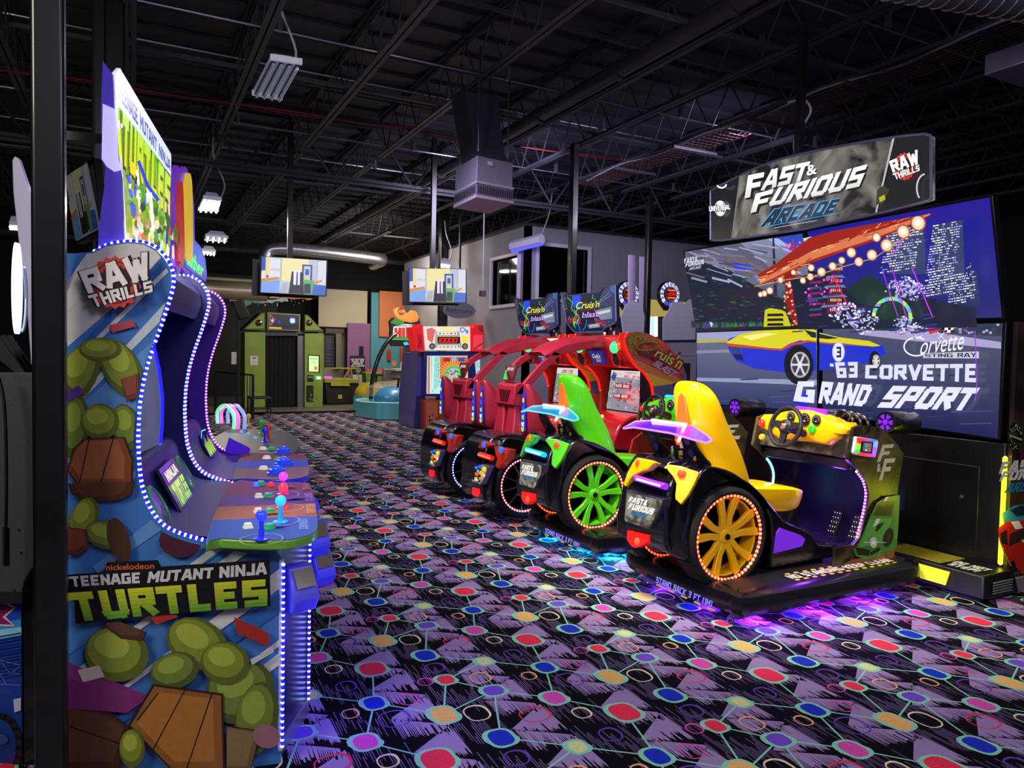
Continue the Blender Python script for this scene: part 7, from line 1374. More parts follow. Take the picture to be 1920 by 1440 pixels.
pp = atD(820, 480, 11.1)
tv([(768, 503), (873, 505), (873, 567), (767, 565)], (10.8, 10.9, 10.9, 10.8), 'right hanging television facing the camera showing a bright kitchen scene', SCR, (pp[0], pp[1]+.2))
tv([(122, 333), (175, 300), (190, 428), (145, 452)], (5.6, 5.4, 5.3, 5.5), 'tilted dim television between the foreground column and the lit sign', DIM, None, True)
# ============================================================ FAR HALL
def onYm(y): return lambda px, py: onY(px, py, y)
def slab_(nm, pts, y, th, m_, par=None, bev=0, back=True):
    A = [onY(px, py, y) for px, py in pts]; return obj(nm, MB().prism([tuple(p) for p in A], [tuple(p+np.array([0, th, 0])) for p in A]), m_, par, bev=bev)
k4 = lambda x, y: (380+x/4, 440+y/4)
grn1 = mat('7f9a34', .45, var=.12, scale=3); grnd = mat('4a5a20', .5)
# shooting booth
B0 = 21.0; t = thing('game_booth', 'green booth with dark curtained doorway, angled gables and a small lit screen on top', 'game booth', onY(530, 765, B0))
fl = lambda pts: [k4(*p) for p in pts]
def fz(pts, y): return [(onY(*k4(*p), y)) for p in pts]
for pts in (fl([(315, 730), (470, 730), (470, 1310), (315, 1300)]), fl([(765, 740), (908, 740), (900, 1295), (765, 1295)])): slab_('pillar', pts, B0, .8, grn1, t, .01)
for pts in (fl([(300, 712), (440, 583), (470, 583), (470, 722)]), fl([(762, 600), (790, 600), (910, 728), (762, 728)])): slab_('gable', pts, B0-.05, .9, grnd, t, .01)
for pts in (fl([(320, 705), (440, 595), (462, 595), (462, 705)]), fl([(770, 612), (788, 612), (890, 716), (770, 716)])): slab_('gable_face', pts, B0-.08, .03, grn1, t)
for x in (423, 800): c_ = onY(*k4(x, 662), B0-.09); obj('round_lamp', MB().lathe(c_, (0, -1, 0), [(.09, 0), (.08, .03), (.05, .04), (.001, .05)], 16), mat('4a1a10', .2, coat=.6), t)
slab_('doorway', fl([(472, 755), (714, 755), (714, 1310), (472, 1310)]), B0+.3, .05, mat('06060a', .8), t)
m = MB()
for i in range(14): p = onY(*k4(480+i*17, 760), B0+.25); m.tube([(p[0], p[1]+.03*(i % 2), p[2]), (p[0], p[1]+.03*(i % 2), .02)], .05, 6)
obj('curtain', m, mat('08080f', .85), t); slab_('door_frame', fl([(712, 745), (760, 745), (760, 1300), (712, 1300)]), B0+.1, .2, mat('6a6a70', .4, .3), t); slab_('door_frame', fl([(462, 722), (765, 722), (765, 757), (462, 757)]), B0+.1, .2, mat('4a4a50', .4), t)
s_ = slab_('screen_housing', fl([(486, 583), (733, 597), (730, 722), (486, 714)]), B0-.12, .25, mat('8a9a40', .4), t); a = Art(lambda x, y: onY(*k4(x, y), B0-.125), (0, -1, 0), .004)
a.poly([(494, 592), (725, 605), (722, 714), (494, 706)], '04060c'); a.line([(505, 600), (505, 680)], 4, 'f05a28'); a.line([(505, 600), (545, 640), (510, 675)], 4, 'f05a28'); a.poly([(655, 628), (690, 630), (690, 665), (655, 664)], 'd8f0ff'); a.ell(672, 645, 26, 26, '2060e0', 14); a.poly([(657, 630), (688, 632), (688, 662), (657, 661)], 'e0f4ff'); a.ell(570, 655, 14, 18, '102a80'); a.ell(521, 645, 9, 13, 'b8c0e0'); a.poly([(497, 692), (590, 696), (590, 708), (497, 704)], 'e0b020'); a.make('screen_image', SCR, s_)
a = Art(lambda x, y: onY(*k4(x, y), B0-.003), (0, -1, 0), .004)
a.poly([(356, 908), (416, 910), (416, 980), (356, 978)], 'd8d0d4'); a.poly([(372, 920), (400, 921), (400, 930), (372, 930)], '8a4048'); a.make('paper_notice', ART, t); a = Art(lambda x, y: onY(*k4(x, y), B0-.003), (0, -1, 0), .004); a.poly([(790, 900), (880, 905), (878, 1035), (788, 1030)], '0c100c'); a.poly([(785, 1052), (832, 1055), (830, 1105), (783, 1102)], '0c0e0c'); a.btext('SCORE', [(790, 1062), (828, 1064), (828, 1074), (790, 1072)], 'c8c8c8', 1.4); a.poly([(778, 1130), (830, 1130), (830, 1255), (778, 1252)], '14180e')
for i in range(60): x = 800+100*rng.random(); y = 1180+110*rng.random(); a.ell(x, y, 3, 3, '98b040', 6, 0, False)
a.k += 1; a.make('pillar_print', ART, t)
a = Art(lambda x, y: onY(*k4(x, y), B0-.02), (0, -1, 0), .004); a.poly([(797, 908), (870, 912), (868, 1028), (797, 1026)], 'c8f0a0'); a.line([(805, 930), (860, 932)], 4, '2a6a3a'); a.line([(810, 950), (850, 960)], 3, '408048'); a.poly([(805, 985), (828, 986), (828, 1015), (805, 1014)], 'e8e0a0'); a.poly([(835, 987), (860, 988), (860, 1016), (835, 1015)], 'd08060'); a.poly([(848, 1062), (885, 1064), (884, 1086), (848, 1084)], 'd8ffe8'); a.poly([(845, 1060), (856, 1060), (856, 1088), (845, 1088)], '30e070'); a.make('kiosk_display', SCR2, t)
# splash paint on the dark wall
a = Art(lambda x, y: onY(*k4(x, y), 26.15), (0, -1, 0), .004); R_ = random.Random(12)
for (x0, x1, y0, c, h) in ((200, 300, 484, 'd86a98', 20), (300, 380, 488, 'c8c030', 24), (250, 640, 490, '78b4c4', 46), (500, 820, 468, 'd8683a', 26)):
    pts = [(x0+(x1-x0)*i/16, y0-6*math.sin(i)-8*(i/16)) for i in range(17)]+[(x1-(x1-x0)*i/16, y0+h*(.4+.8*R_.random())*(1-.6*i/16 if c == 'd8683a' else .3+.7*i/16)) for i in range(17)]
    a.poly(pts, c)
for i in range(14): a.ell(R_.uniform(340, 800), R_.uniform(490, 530), R_.uniform(2, 8), R_.uniform(2, 10), '78b4c4', 8, 0, False)
a.make('splash_mural', ART); bpy.data.objects['splash_mural']['kind'] = 'structure'
# speaker on stand
c_ = atD(448, 578, 15); t = thing('loudspeaker', 'tilted black loudspeaker on a black stand left of the green booth', 'speaker', (c_[0], c_[1], 0)); s_ = .011
A = [atD(x, y, 15) for x, y in ((434, 566), (455, 560), (469, 594), (450, 600))]; obj('cabinet', MB().prism([tuple(p) for p in A], [tuple(p+np.array([.05, .3, 0])) for p in A]), mat('0b0b0d', .5), t, bev=.02); obj('stand', MB().cyl((c_[0], c_[1]+.1, 0), (c_[0], c_[1]+.1, c_[2]-.1), .03, 8), mat('1a1a1e', .4), t)
tag(obj('power_box', MB().prism([tuple(atD(x, y, 15.2)) for x, y in ((434, 660), (446, 660), (446, 683), (434, 683))], [tuple(atD(x, y, 15.3)) for x, y in ((434, 660), (446, 660), (446, 683), (434, 683))]), mat('b8b8bc', .5)), 'small pale electrical box on the post below the speaker', 'box')
# railing
t = thing('railing', 'black metal railing with vertical bars in front of the green booth', 'railing', (1.9, 17.9, 0)); bl = mat('0b0b0e', .4)
ra, rb_ = onZ(474, 786, 0), onZ(404, 772, 0); N = 14
obj('top_rail', MB().tube([tuple(ra+Zv*1.02), tuple(rb_+Zv*1.02)], .02, 6), bl, t); obj('bottom_rail', MB().tube([tuple(ra+Zv*.12), tuple(rb_+Zv*.12)], .016, 6), bl, t)
for i in range(N+1): p = ra+(rb_-ra)*i/N; obj('bar', MB().cyl(tuple(p+Zv*(0 if i in (0, N) else .12)), tuple(p+Zv*1.02), .03 if i in (0, N) else .009, 6), bl, t)
p = onZ(490, 778, 0); t = thing('bench', 'low black metal bench at the end of the railing', 'bench', p)
obj('seat', MB().box(tuple(p+np.array([-.28, -.15, .40])), tuple(p+np.array([.22, .4, .45]))), mat('2a2a2c', .5), t, bev=.01)
for dx in (-.26, .2):
    for dy_ in (-.13, .38): obj('leg', MB().cyl((p[0]+dx, p[1]+dy_, 0), (p[0]+dx, p[1]+dy_, .4), .015, 6), bl, t)
obj('lower_shelf', MB().box(tuple(p+np.array([-.26, -.13, .15])), tuple(p+np.array([.2, .38, .165]))), bl, t)
# air hockey table
t = thing('air_hockey_table', 'yellow green air hockey table with dark body and glass hood beside the booth', 'game table', onY(640, 757, 22)); Yh = 22.0
slab_('body', fl([(915, 1110), (1172, 1110), (1165, 1270), (930, 1270)]), Yh, 1.2, mat('15120e', .5), t, .02); slab_('rail', fl([(912, 1082), (1178, 1085), (1172, 1115), (912, 1112)]), Yh-.08, 1.4, mat('a8a830', .4), t, .02); slab_('goal_panel', fl([(962, 1100), (1102, 1100), (1102, 1136), (962, 1134)]), Yh-.12, .05, mat('b8b83a', .4), t)
m = MB(); 
for pts in ([(915, 1003), (1150, 1003), (1175, 1082)], [(1100, 1003), (1060, 1082)], [(1110, 1003), (1125, 1082)]): m.tube([tuple(onY(*k4(*p), Yh)) for p in pts], .025, 6)
obj('hood_frame', m, mat('a8a83c', .4), t); slab_('lit_edge', fl([(915, 1060), (970, 1064), (970, 1078), (915, 1078)]), Yh-.1, .04, mat('c040e0', .3, em=1.2, emcol='c850ff'), t); slab_('marker', fl([(1016, 1200), (1046, 1200), (1046, 1230), (1016, 1230)]), Yh-.02, .03, mat('c8c050', .4), t)
# menu banner and notice
t = thing('menu_board', 'dark blue menu banner with rows of pale print behind the air hockey table', 'menu board', onY(620, 700, 26.5)); b = slab_('board', fl([(915, 765), (998, 768), (1010, 998), (915, 998)]), 26.56, .03, mat('20203c', .5), t); a = Art(lambda x, y: onY(*k4(x, y), 26.555), (0, -1, 0), .004)
for i in range(9): a.ftext('menu' if i % 2 else 'snack', [(925, 775+i*24), (985, 776+i*24), (985, 786+i*24), (925, 785+i*24)], '7a7a90', .2); a.line([(920, 792+i*24), (985, 793+i*24)], 2, '585a78')
a.make('print', ART, t)
t = thing('notice_board', 'dark standing notice about no outside food or drinks allowed', 'sign', onY(670, 740, 24)); slab_('board', fl([(1106, 908), (1218, 908), (1218, 1050), (1106, 1050)]), 24.0, .05, mat('14121e', .5), t); slab_('lower_panel', fl([(1115, 1050), (1216, 1050), (1216, 1185), (1170, 1185)]), 24.0, .05, mat('b8b8bc', .5), t); a = Art(lambda x, y: onY(*k4(x, y), 23.99), (0, -1, 0), .005)
for i, s in enumerate(('NO OUTSIDE', 'FOOD OR', 'DRINKS', 'ALLOWED')): a.btext(s, [(1112+6*(i % 3), 930+i*16), (1212-6*(i % 3), 930+i*16), (1212-6*(i % 3), 942+i*16), (1112+6*(i % 3), 942+i*16)], 'e0dce8', 1.5, .05)
a.ring(1165, 1015, 16, 18, 5, 'c8b8b0', 14); a.ftext('&', [(1158, 1004), (1174, 1004), (1174, 1026), (1158, 1026)], 'c8a898'); a.make('print', ART, t)
for dx in (1120, 1210): pass
obj('feet', MB().box(tuple(onY(*k4(1120, 1190), 24.0)*np.array([1, 1, 0])), tuple(onY(*k4(1216, 1190), 24.3)*np.array([1, 1, 0])+Zv*.03)), matblk, t)
# roller shutter and pelmet
struct(slab_('door_1', fl([(870, 470), (1222, 486), (1222, 668), (1080, 684), (870, 684)]), 26.4, .08, mat('b8ae98', .6, var=.05, scale=1), None))
tag(obj('rolled_blind', MB().tube([tuple(onY(*k4(915, 712), 26.42)), tuple(onY(*k4(1055, 718), 26.42))], .17, 12), mat('7a7064', .6)), 'rolled brown blind hanging left of the purple wall', 'blind')
struct(slab_('door_2', fl([(1000, 740), (1045, 740), (1045, 1000), (1000, 1000)]), 26.3, .05, mat('7a7468', .6), None)); struct(slab_('window_3', fl([(1176, 836), (1206, 836), (1206, 905), (1176, 905)]), 25.85, .05, mat('20283a', .2), None))
struct(slab_('door_3', fl([(1480, 850), (1530, 850), (1530, 1005), (1480, 1005)]), 25.74, .06, mat('a8503a', .6), None))
# baskets, counter, fridge, shelves
t = thing('basket_rack', 'green plastic baskets of prizes on a metal stand', 'basket', onY(700, 745, 23)); slab_('basket', fl([(1222, 1032), (1350, 1032), (1340, 1112), (1228, 1112)]), 23, .5, mat('7a9a38', .5), t, .02)
m = MB()
for x in (1235, 1290, 1335): a_ = onY(*k4(x, 1112), 23.1); m.cyl(tuple(a_), (a_[0], a_[1], 0), .02, 6)
obj('legs', m, mat('6a6a70', .4, .7), t); m = MB()
for i in range(9): m.ball(tuple(onY(*k4(1240+i*12, 1028), 23.2)), .09, 8)
obj('prize_pile', m, mat('b0405a', .5, var=.5, scale=9), t)
t = thing('steel_counter', 'stainless steel serving counter by the orange wall', 'counter', onY(735, 735, 24)); slab_('cabinet', fl([(1362, 1008), (1432, 1006), (1432, 1198), (1362, 1198)]), 24.8, .8, mat('b0a8a0', .3, .8), t, .01); slab_('orange_disc', [(k4(1436+16*math.cos(a), 965+20*math.sin(a))) for a in [2*PI*i/14 for i in range(14)]], 24.5, .03, mat('d87828', .5), t)
t = thing('wooden_counter', 'pale ribbed counter with white top left of the ticket game', 'counter', onY(762, 735, 24)); slab_('front', fl([(1455, 1020), (1640, 1020), (1640, 1130), (1455, 1130)]), 23.6, .6, mat('9a8e80', .5, var=.3, scale=14), t); slab_('top', fl([(1450, 1008), (1645, 1008), (1645, 1022), (1450, 1022)]), 23.5, .8, mat('d8d0c4', .4), t); slab_('display', fl([(1505, 955), (1600, 950), (1612, 1008), (1500, 1008)]), 23.7, .3, mat('c8ccd0', .3), t, .01); m = MB()
for x in (1532, 1590): a_ = onY(*k4(x, 1012), 23.4); m.cyl(tuple(a_), (a_[0], a_[1], 0), .04, 8)
obj('post', m, matblk, t)
for i, (x, c) in enumerate(((1545, 'c8a040'), (1575, '4f8aa8'))): struct(slab_('poster' if False else 'trim_%d' % (i+1), fl([(x, 852), (x+22, 852), (x+22, 915), (x, 915)]), 25.66, .02, mat(c, .5), None))
slab_o = slab_('fire_extinguisher', fl([(1386, 862), (1410, 858), (1412, 945), (1388, 948)]), 25.7, .1, mat('c82820', .4), None, .02); tag(slab_o, 'red and white curved sign beside the teal wall', 'sign')
# ============================================================ FOUR PLAYER FAMILY GAME WITH ARM SIGN
t = thing('feeding_game', 'low round table game with yellow and blue domes and a clear tank base', 'arcade machine', onZ(730, 790, 0)); aq = mat('4f9aa4', .15, em=.12, emcol='50a0b0', coat=.5); aqe = mat('a8d8d8', .2, em=.5, emcol='90d0d0')
def hexbase(px, r, h, col):
    c_ = onZ(*px, 0); m = MB(); m.lathe(c_, (0, 0, 1), [(r, .02), (r, h)], 6); o_ = obj('base_tank', m, col, t); m2 = MB()
    for k in range(6): pass
    L_ = [(c_[0]+r*math.cos(2*PI*k/24), c_[1]+r*math.sin(2*PI*k/24), h) for k in range(25)]; obj('tank_trim', MB().tube(L_, .012, 5), aqe, o_); return c_
c0 = hexbase((740, 782), .95, .42, aq)
for (px, r, c, ry) in (((695, 770), .42, 'c8b830', 1.2), ((735, 785), .42, '3a86b8', 1.0)):
    c_ = onZ(*px, 0)+np.array([0, -.0, 0]); obj('tank', MB().lathe(c_, (0, 0, 1), [(.001, .02), (r*1.15, .02), (r*1.15, .42), (.001, .42)], 8), aq, t)
    s_ = obj('dome', MB().lathe(c_, (0, 0, 1), [(r*1.05, .42), (r*1.08, .50), (r*.95, .62), (r*.7, .72), (r*.3, .78), (.001, .79)], 20), mat(c, .35, coat=.4), t)
    obj('lever', MB().cyl(tuple(c_+np.array([.1, -.1, .75])), tuple(c_+np.array([.12, -.12, .98])), .03, 8).cyl(tuple(c_+np.array([-.05, -.12, .98])), tuple(c_+np.array([.28, -.12, .98])), .025, 8), mat('101014', .4), s_)
obj('clear_cover', MB().lathe(c0+np.array([.35, .6, 0]), (0, 0, 1), [(.9, .5), (.88, .72), (.6, .85), (.001, .9)], 20), mat('d8c8c0', .05, alpha=.35, coat=.6), t); c_ = c0+np.array([.55, .1, .5]); obj('orange_feeder', MB().box(tuple(c_+np.array([-.15, -.15, 0])), tuple(c_+np.array([.25, .2, .28]))), mat('e08a28', .3, em=.8, emcol='ff9a30'), t, bev=.04)
R_ = random.Random(3); m = MB()
for i in range(30): m.ball(tuple(c0+np.array([R_.uniform(-.2, .9), R_.uniform(.1, 1.0), .5+R_.uniform(0, .06)])), .035, 6)
obj('balls', m, mat('d8d0b8', .3, em=.2), t)
Ya = onZ(697, 778, 0)[1]; ap = [onY(*k4(*p), Ya) for p in ((1262, 1310), (1262, 1200), (1275, 1080), (1310, 950), (1360, 840), (1420, 765), (1450, 745))]
obj('sign_arm', MB().tube(cr(ap, 5), .055, 10), mat('0b0b0e', .3, coat=.4), t); s_ = obj('arm_sign', MB().prism([tuple(onY(*k4(*p), Ya)) for p in ((1402, 650), (1430, 620), (1470, 640), (1560, 660), (1680, 640), (1690, 800), (1600, 840), (1420, 836), (1404, 810), (1410, 700))], [tuple(onY(*k4(*p), Ya)+np.array([0, .12, 0])) for p in ((1402, 650), (1430, 620), (1470, 640), (1560, 660), (1680, 640), (1690, 800), (1600, 840), (1420, 836), (1404, 810), (1410, 700))]), mat('16181a', .3), t)
a = Art(lambda x, y: onY(*k4(x, y), Ya), (0, -1, 0), .005)
a.poly([(1405, 660), (1440, 630), (1510, 650), (1515, 680), (1440, 672)], '3f8a30'); a.poly([(1620, 640), (1670, 620), (1690, 650), (1640, 668)], '3f8a30'); a.poly([(1430, 690), (1520, 670), (1690, 680), (1690, 800), (1600, 780), (1420, 790)], 'f0e8e0'); a.poly([(1430, 770), (1700, 760), (1700, 800), (1420, 790)], '3f9a40')
a.ftext('Hungry Hungry', [(1440, 676), (1640, 672), (1640, 694), (1440, 698)], '2a6ab0', .1, .02); a.btext('HIPPOS', [(1436, 700), (1740, 690), (1740, 765), (1436, 772)], '8a1812', 2.9); a.btext('HIPPOS', [(1440, 704), (1736, 694), (1736, 760), (1440, 768)], 'e03020', 2.2)
a.poly([(1500, 808), (1530, 802), (1545, 825), (1510, 832)], '60b8e8'); a.poly([(1560, 815), (1585, 810), (1585, 828), (1562, 830)], 'e8b0a0'); a.make('sign_lettering', SCR, s_)
s2 = obj('sign_crest', MB().prism([tuple(onY(*k4(*p), Ya+.02)) for p in ((1430, 560), (1460, 545), (1500, 545), (1530, 590), (1560, 565), (1600, 575), (1625, 620), (1600, 668), (1540, 668), (1460, 625), (1440, 600))], [tuple(onY(*k4(*p), Ya+.08)) for p in ((1430, 560), (1460, 545), (1500, 545), (1530, 590), (1560, 565), (1600, 575), (1625, 620), (1600, 668), (1540, 668), (1460, 625), (1440, 600))]), mat('a86c2c', .5, em=.04, emcol='e89838'), t)
a = Art(lambda x, y: onY(*k4(x, y), Ya+.015), (0, -1, 0), .005); a.ell(1490, 572, 27, 29, 'b02820', 18); a.btext('FUN!', [(1470, 566), (1515, 562), (1515, 584), (1470, 588)], 'e0c060', 1.8, .05); a.make('crest_print', SCR, s2)
# ============================================================ COIN PUSHER WITH SCORE DISPLAY
Yc = 14.4; t = thing('coin_pusher', 'tall coin pusher with red header, pale playfield and red five digit score display', 'arcade machine', onY(845, 806, Yc)); e = lambda x, y: (760+x/6.545, 600+y/6.545)
el = lambda L_: [e(*p) for p in L_]
slab_('lower_cabinet', el([(232, 985), (900, 985), (900, 1370), (232, 1360)]), Yc, 1.3, mat('a83a20', .35, coat=.3), t, .01); slab_('side_cabinet', el([(160, 400), (250, 395), (240, 1370), (105, 1320), (110, 930)]), Yc+.25, 1.0, mat('5a4a9c', .35, coat=.3), t)
slab_('frame', el([(235, 385), (1000, 385), (1000, 960), (235, 935)]), Yc+.05, .9, mat('1c2c80', .3, coat=.4), t, .01); slab_('playfield', el([(270, 440), (765, 440), (765, 905), (262, 905)]), Yc+.04, .02, mat('b8e0d8', .3, em=.75, emcol='c8f0e8'), t)
a = Art(lambda x, y: onY(*e(x, y), Yc+.035), (0, -1, 0), .004); P = a.poly
P([(275, 445), (305, 445), (300, 900), (268, 900)], 'd87868'); P([(310, 445), (425, 445), (420, 800), (318, 900)], '98d8d0'); P([(335, 445), (350, 445), (340, 850), (326, 860)], 'f0f4f0'); P([(425, 448), (762, 448), (755, 720), (420, 720)], 'd86a38'); P([(700, 640), (762, 640), (762, 760), (700, 720)], 'e8d8a0')
for i in range(16): an = PI*i/15; a.line([(590, 660), (590+165*math.cos(an), 660-165*math.sin(an))], 10, 'f0b848', False)
a.k += 1; a.ring(590, 680, 105, 105, 26, '40c060', 26); a.ell(590, 680, 90, 90, 'a8c0b8', 20); R_ = random.Random(2)
for i in range(40): an = R_.random()*6.28; rr_ = 80*R_.random()**.5; x, y = 590+rr_*math.cos(an), 680+rr_*math.sin(an); a.poly([(x-14, y), (x, y-12), (x+14, y+4), (x-3, y+12)], R_.choice(['d84828', 'f0f0e8', '4878c8', '303038', '40a050', 'e8c040']), False)
a.k += 1; P([(460, 465), (540, 465), (540, 510), (460, 510)], 'a82020'); P([(640, 465), (720, 465), (720, 510), (640, 510)], '2a50a8'); P([(560, 455), (612, 455), (612, 500), (560, 500)], '80b8e0')
for i in range(20): x = 350+R_.random()*70; y = 460+R_.random()*300; a.ell(x, y, 6, 9, R_.choice(['50a060', 'e8e8e0', 'c05040']), 6, 0, False)
a.k += 1; a.make('playfield_art', SCR, t)
slab_('header', el([(225, 78), (795, 80), (800, 380), (250, 372)]), Yc-.12, .5, mat('d8d0c4', .3, em=.75, emcol='e8ddd0'), t, .01)
a = Art(lambda x, y: onY(*e(x, y), Yc-.125), (0, -1, 0), .004); P = a.poly
P([(260, 110), (330, 95), (370, 130), (330, 280), (270, 240)], 'd86a60'); P([(400, 85), (620, 85), (600, 130), (420, 130)], 'f0e098'); P([(680, 180), (775, 200), (770, 300), (690, 280)], 'f0d860'); P([(370, 140), (660, 140), (690, 340), (350, 340)], 'a8a498'); P([(388, 145), (628, 145), (628, 185), (388, 185)], 'e8e8e0'); P([(390, 312), (640, 312), (636, 352), (392, 350)], 'e8e0d8'); a.ring(695, 120, 28, 26, 12, '4a78c0', 16); P([(730, 110), (770, 130), (760, 170), (735, 165)], '4a90d0')
for x in (322, 722): a.ell(x, 322, 38, 38, '30343c', 18); a.ell(x, 322, 22, 22, '6a7a80', 16)
for i in range(5): P([(400+i*44, 155), (428+i*44, 155), (426+i*44, 178), (404+i*44, 178)], ['40a0a0', '90b848', 'e0a040', 'd85040', '60a0d0'][i]); P([(405+i*44, 320), (432+i*44, 320), (428+i*44, 344), (408+i*44, 344)], ['c8b040', '90a8a0', 'c87850', '80b0c0', 'b8a0a0'][i])
P([(375, 208), (650, 208), (650, 290), (378, 290)], '2a0506'); a.make('header_art', SCR, t)
a = Art(lambda x, y: onY(*e(x, y), Yc-.24), (0, -1, 0), .004); a.btext('10000', [(405, 222), (636, 220), (636, 278), (405, 280)], 'ff2a20', .9, .05); a.make('score_display', SCR2, t)
redl = mat('d01c24', .3, em=.45, emcol='ff2028'); 
for L_ in ([(85, 85), (160, 90), (160, 50), (215, 55), (225, 80), (245, 380), (140, 378), (125, 300)], [(795, 90), (835, 95), (835, 55), (970, 60), (975, 105), (1065, 105), (1025, 395), (800, 380)]): slab_('header_wing', el(L_), Yc-.08, .4, redl, t, .01)
for L_, c in (([(835, 185), (1000, 190), (975, 370), (830, 355)], 'e8384a'), ([(140, 180), (205, 180), (215, 350), (160, 350)], 'a81420'), ([(890, 70), (965, 70), (960, 130), (895, 125)], '8a1018')): a = Art(lambda x, y: onY(*e(x, y), Yc-.085), (0, -1, 0), .004); a.poly(L_, c); a.line([(L_[0][0]+10, L_[2][1]-20), (L_[1][0]-20, L_[0][1]+80), (L_[1][0]-30, L_[2][1]-60)], 14, '6a1428'); a.make('wing_print', SCR, t)
slab_('side_sign', el([(1080, 92), (1220, 120), (1190, 300), (1110, 370), (1040, 390)]), Yc+.1, .06, mat('a8c8d8', .3, em=.8, emcol='b8d8e8'), t); a = Art(lambda x, y: onY(*e(x, y), Yc+.095), (0, -1, 0), .004)
for i in range(50): x, y = 1080+R_.random()*110, 130+R_.random()*220; a.line([(x, y), (x+R_.uniform(-10, 14), y+R_.uniform(5, 26))], 4, R_.choice(['ffffff', '3a68a0', 'e87060', '78b0c8', 'f0f8ff']), False)
a.make('sign_print', SCR, t)
slab_('side_playfield', el([(850, 430), (1100, 420), (1145, 900), (1080, 940), (900, 930)]), Yc+.02, .2, mat('a8c8d0', .3, em=.6, emcol='b8d8e0'), t); a = Art(lambda x, y: onY(*e(x, y), Yc+.015), (0, -1, 0), .004); a.poly([(940, 430), (1010, 440), (1020, 900), (950, 900)], '2a4a98')
for i in range(90): x, y = 870+R_.random()*240, 450+R_.random()*450; a.line([(x, y), (x+R_.uniform(-6, 8), y+R_.uniform(6, 30))], 5, R_.choice(['ffffff', 'd8e8f0', '5a88a0', 'e89070', 'f0f0d0']), False)
a.make('side_print', SCR, t); a = Art(lambda x, y: onY(*e(x, y), Yc-.003), (0, -1, 0), .004); a.poly([(250, 1000), (395, 1000), (395, 1350), (250, 1340)], 'c86a48')
for i in range(12): x, y = 280+R_.random()*100, 1150+R_.random()*150; a.poly([(x-14, y), (x, y-18), (x+14, y+8), (x, y+14)], R_.choice(['8a2010', 'e0d0c0', '602018']), False)
a.make('lower_print', ART, t); slab_('blue_panel', el([(150, 930), (232, 930), (232, 1330), (112, 1315)]), Yc+.2, .04, mat('2a2c60', .35), t); slab_('trim_strip', el([(232, 1345), (420, 1352), (420, 1375), (232, 1368)]), Yc-.02, .05, mat('b8b8b8', .3, .6), t)
# ============================================================ ROUND LIT DROP GAMES behind the red cabinets
f5 = lambda x, y: (800+x/3.692, 420+y/3.692)
for k, (cx_, lab, full) in enumerate(((1680, 'round lit drop game right of the thin post, red score display -2091', True), (1395, 'round lit drop game left of the thin post, partly hidden by a pale panel', False))):
    Yd = 10.6; t = thing('drop_game', lab, 'arcade machine', onY(*f5(cx_, 700), Yd)*np.array([1, 1, 0]), 'round lit drop games'); dx = cx_-1680; c_ = onY(*f5(cx_, 487), Yd); r_ = .235
    rg = obj('round_sign', MB().lathe(c_, (0, -1, 0), [(r_*1.02, -.06), (r_*1.02, .0), (r_*.97, .012), (.001, .012)], 36), mat('12101a', .3), t); a = uvart(c_+np.array([0, -.014, 0]), (1, 0, 0), (0, 0, 1), (0, -1, 0), .003); s = 'MONSTERDROP'
    for i in range(14):
        an = PI/2-2*PI*(i+.0)/14; an0, an1 = an-.19, an+.19; a.poly([(r_*.62*math.cos(an0), r_*.62*math.sin(an0)), (r_*.93*math.cos(an0), r_*.93*math.sin(an0)), (r_*.95*math.cos(an), r_*.95*math.sin(an)), (r_*.93*math.cos(an1), r_*.93*math.sin(an1)), (r_*.62*math.cos(an1), r_*.62*math.sin(an1))], 'c8c8ff' if i not in (6, 7, 8) else '4a4ab8', False)
    a.k += 1
    for i, ch in enumerate(s):
        an = PI/2+1.95-i*.40; cx0, cz0 = r_*.78*math.cos(an), r_*.78*math.sin(an); tx, tz = math.sin(an), -math.cos(an); nx, nz = math.cos(an), math.sin(an); h_, w_ = .028, .02
        a.btext(ch, [(cx0-tx*w_+nx*h_, cz0-tz*w_+nz*h_), (cx0+tx*w_+nx*h_, cz0+tz*w_+nz*h_), (cx0+tx*w_-nx*h_, cz0+tz*w_-nz*h_), (cx0-tx*w_-nx*h_, cz0-tz*w_-nz*h_)], '2a2a60', 1.4)
    a.ell(0, 0, r_*.58, r_*.58, '5a4420', 24); a.ell(0, 0, r_*.48, r_*.48, '2a1c10', 24); a.poly([(-.125, -.045), (.125, -.045), (.125, .045), (-.125, .045)], '300404'); a.btext('-2091', [(-.115, .03), (.115, .03), (.115, -.03), (-.115, -.03)], 'ff2a20', 1.0, .06); a.poly([(-.08, .055), (.08, .055), (.08, .08), (-.08, .08)], 'ff6a60'); a.poly([(-.08, -.055), (.08, -.055), (.08, -.08), (-.08, -.08)], 'ff6a60'); a.make('sign_face', SCR2, rg)
    ps = lambda L_: [f5(x+dx, y) for x, y in L_]
    slab_('gold_header', ps([(1515, 520), (1590, 525), (1640, 600), (1740, 600), (1790, 540), (1790, 600), (1740, 640), (1560, 640), (1515, 600)]), Yd+.02, .1, mat('a88838', .3, em=.35, emcol='f0d878'), t)
    slab_('cabinet', ps([(1520, 540), (1790, 545), (1790, 1500), (1520, 1500)]), Yd+.12, .7, mat('3a4048', .4), t)
    for x0, x1, c in ((1520, 1545, 'f4f8ff'), (1555, 1575, 'b8d8f0'), (1582, 1600, 'ffffff'), (1740, 1760, 'e8f4ff')): slab_('tube_column', ps([(x0, 600), (x1, 600), (x1, 780), (x0, 780)]), Yd+.05, .05, mat('a8b8c0', .3, em=1.1, emcol=c), t)
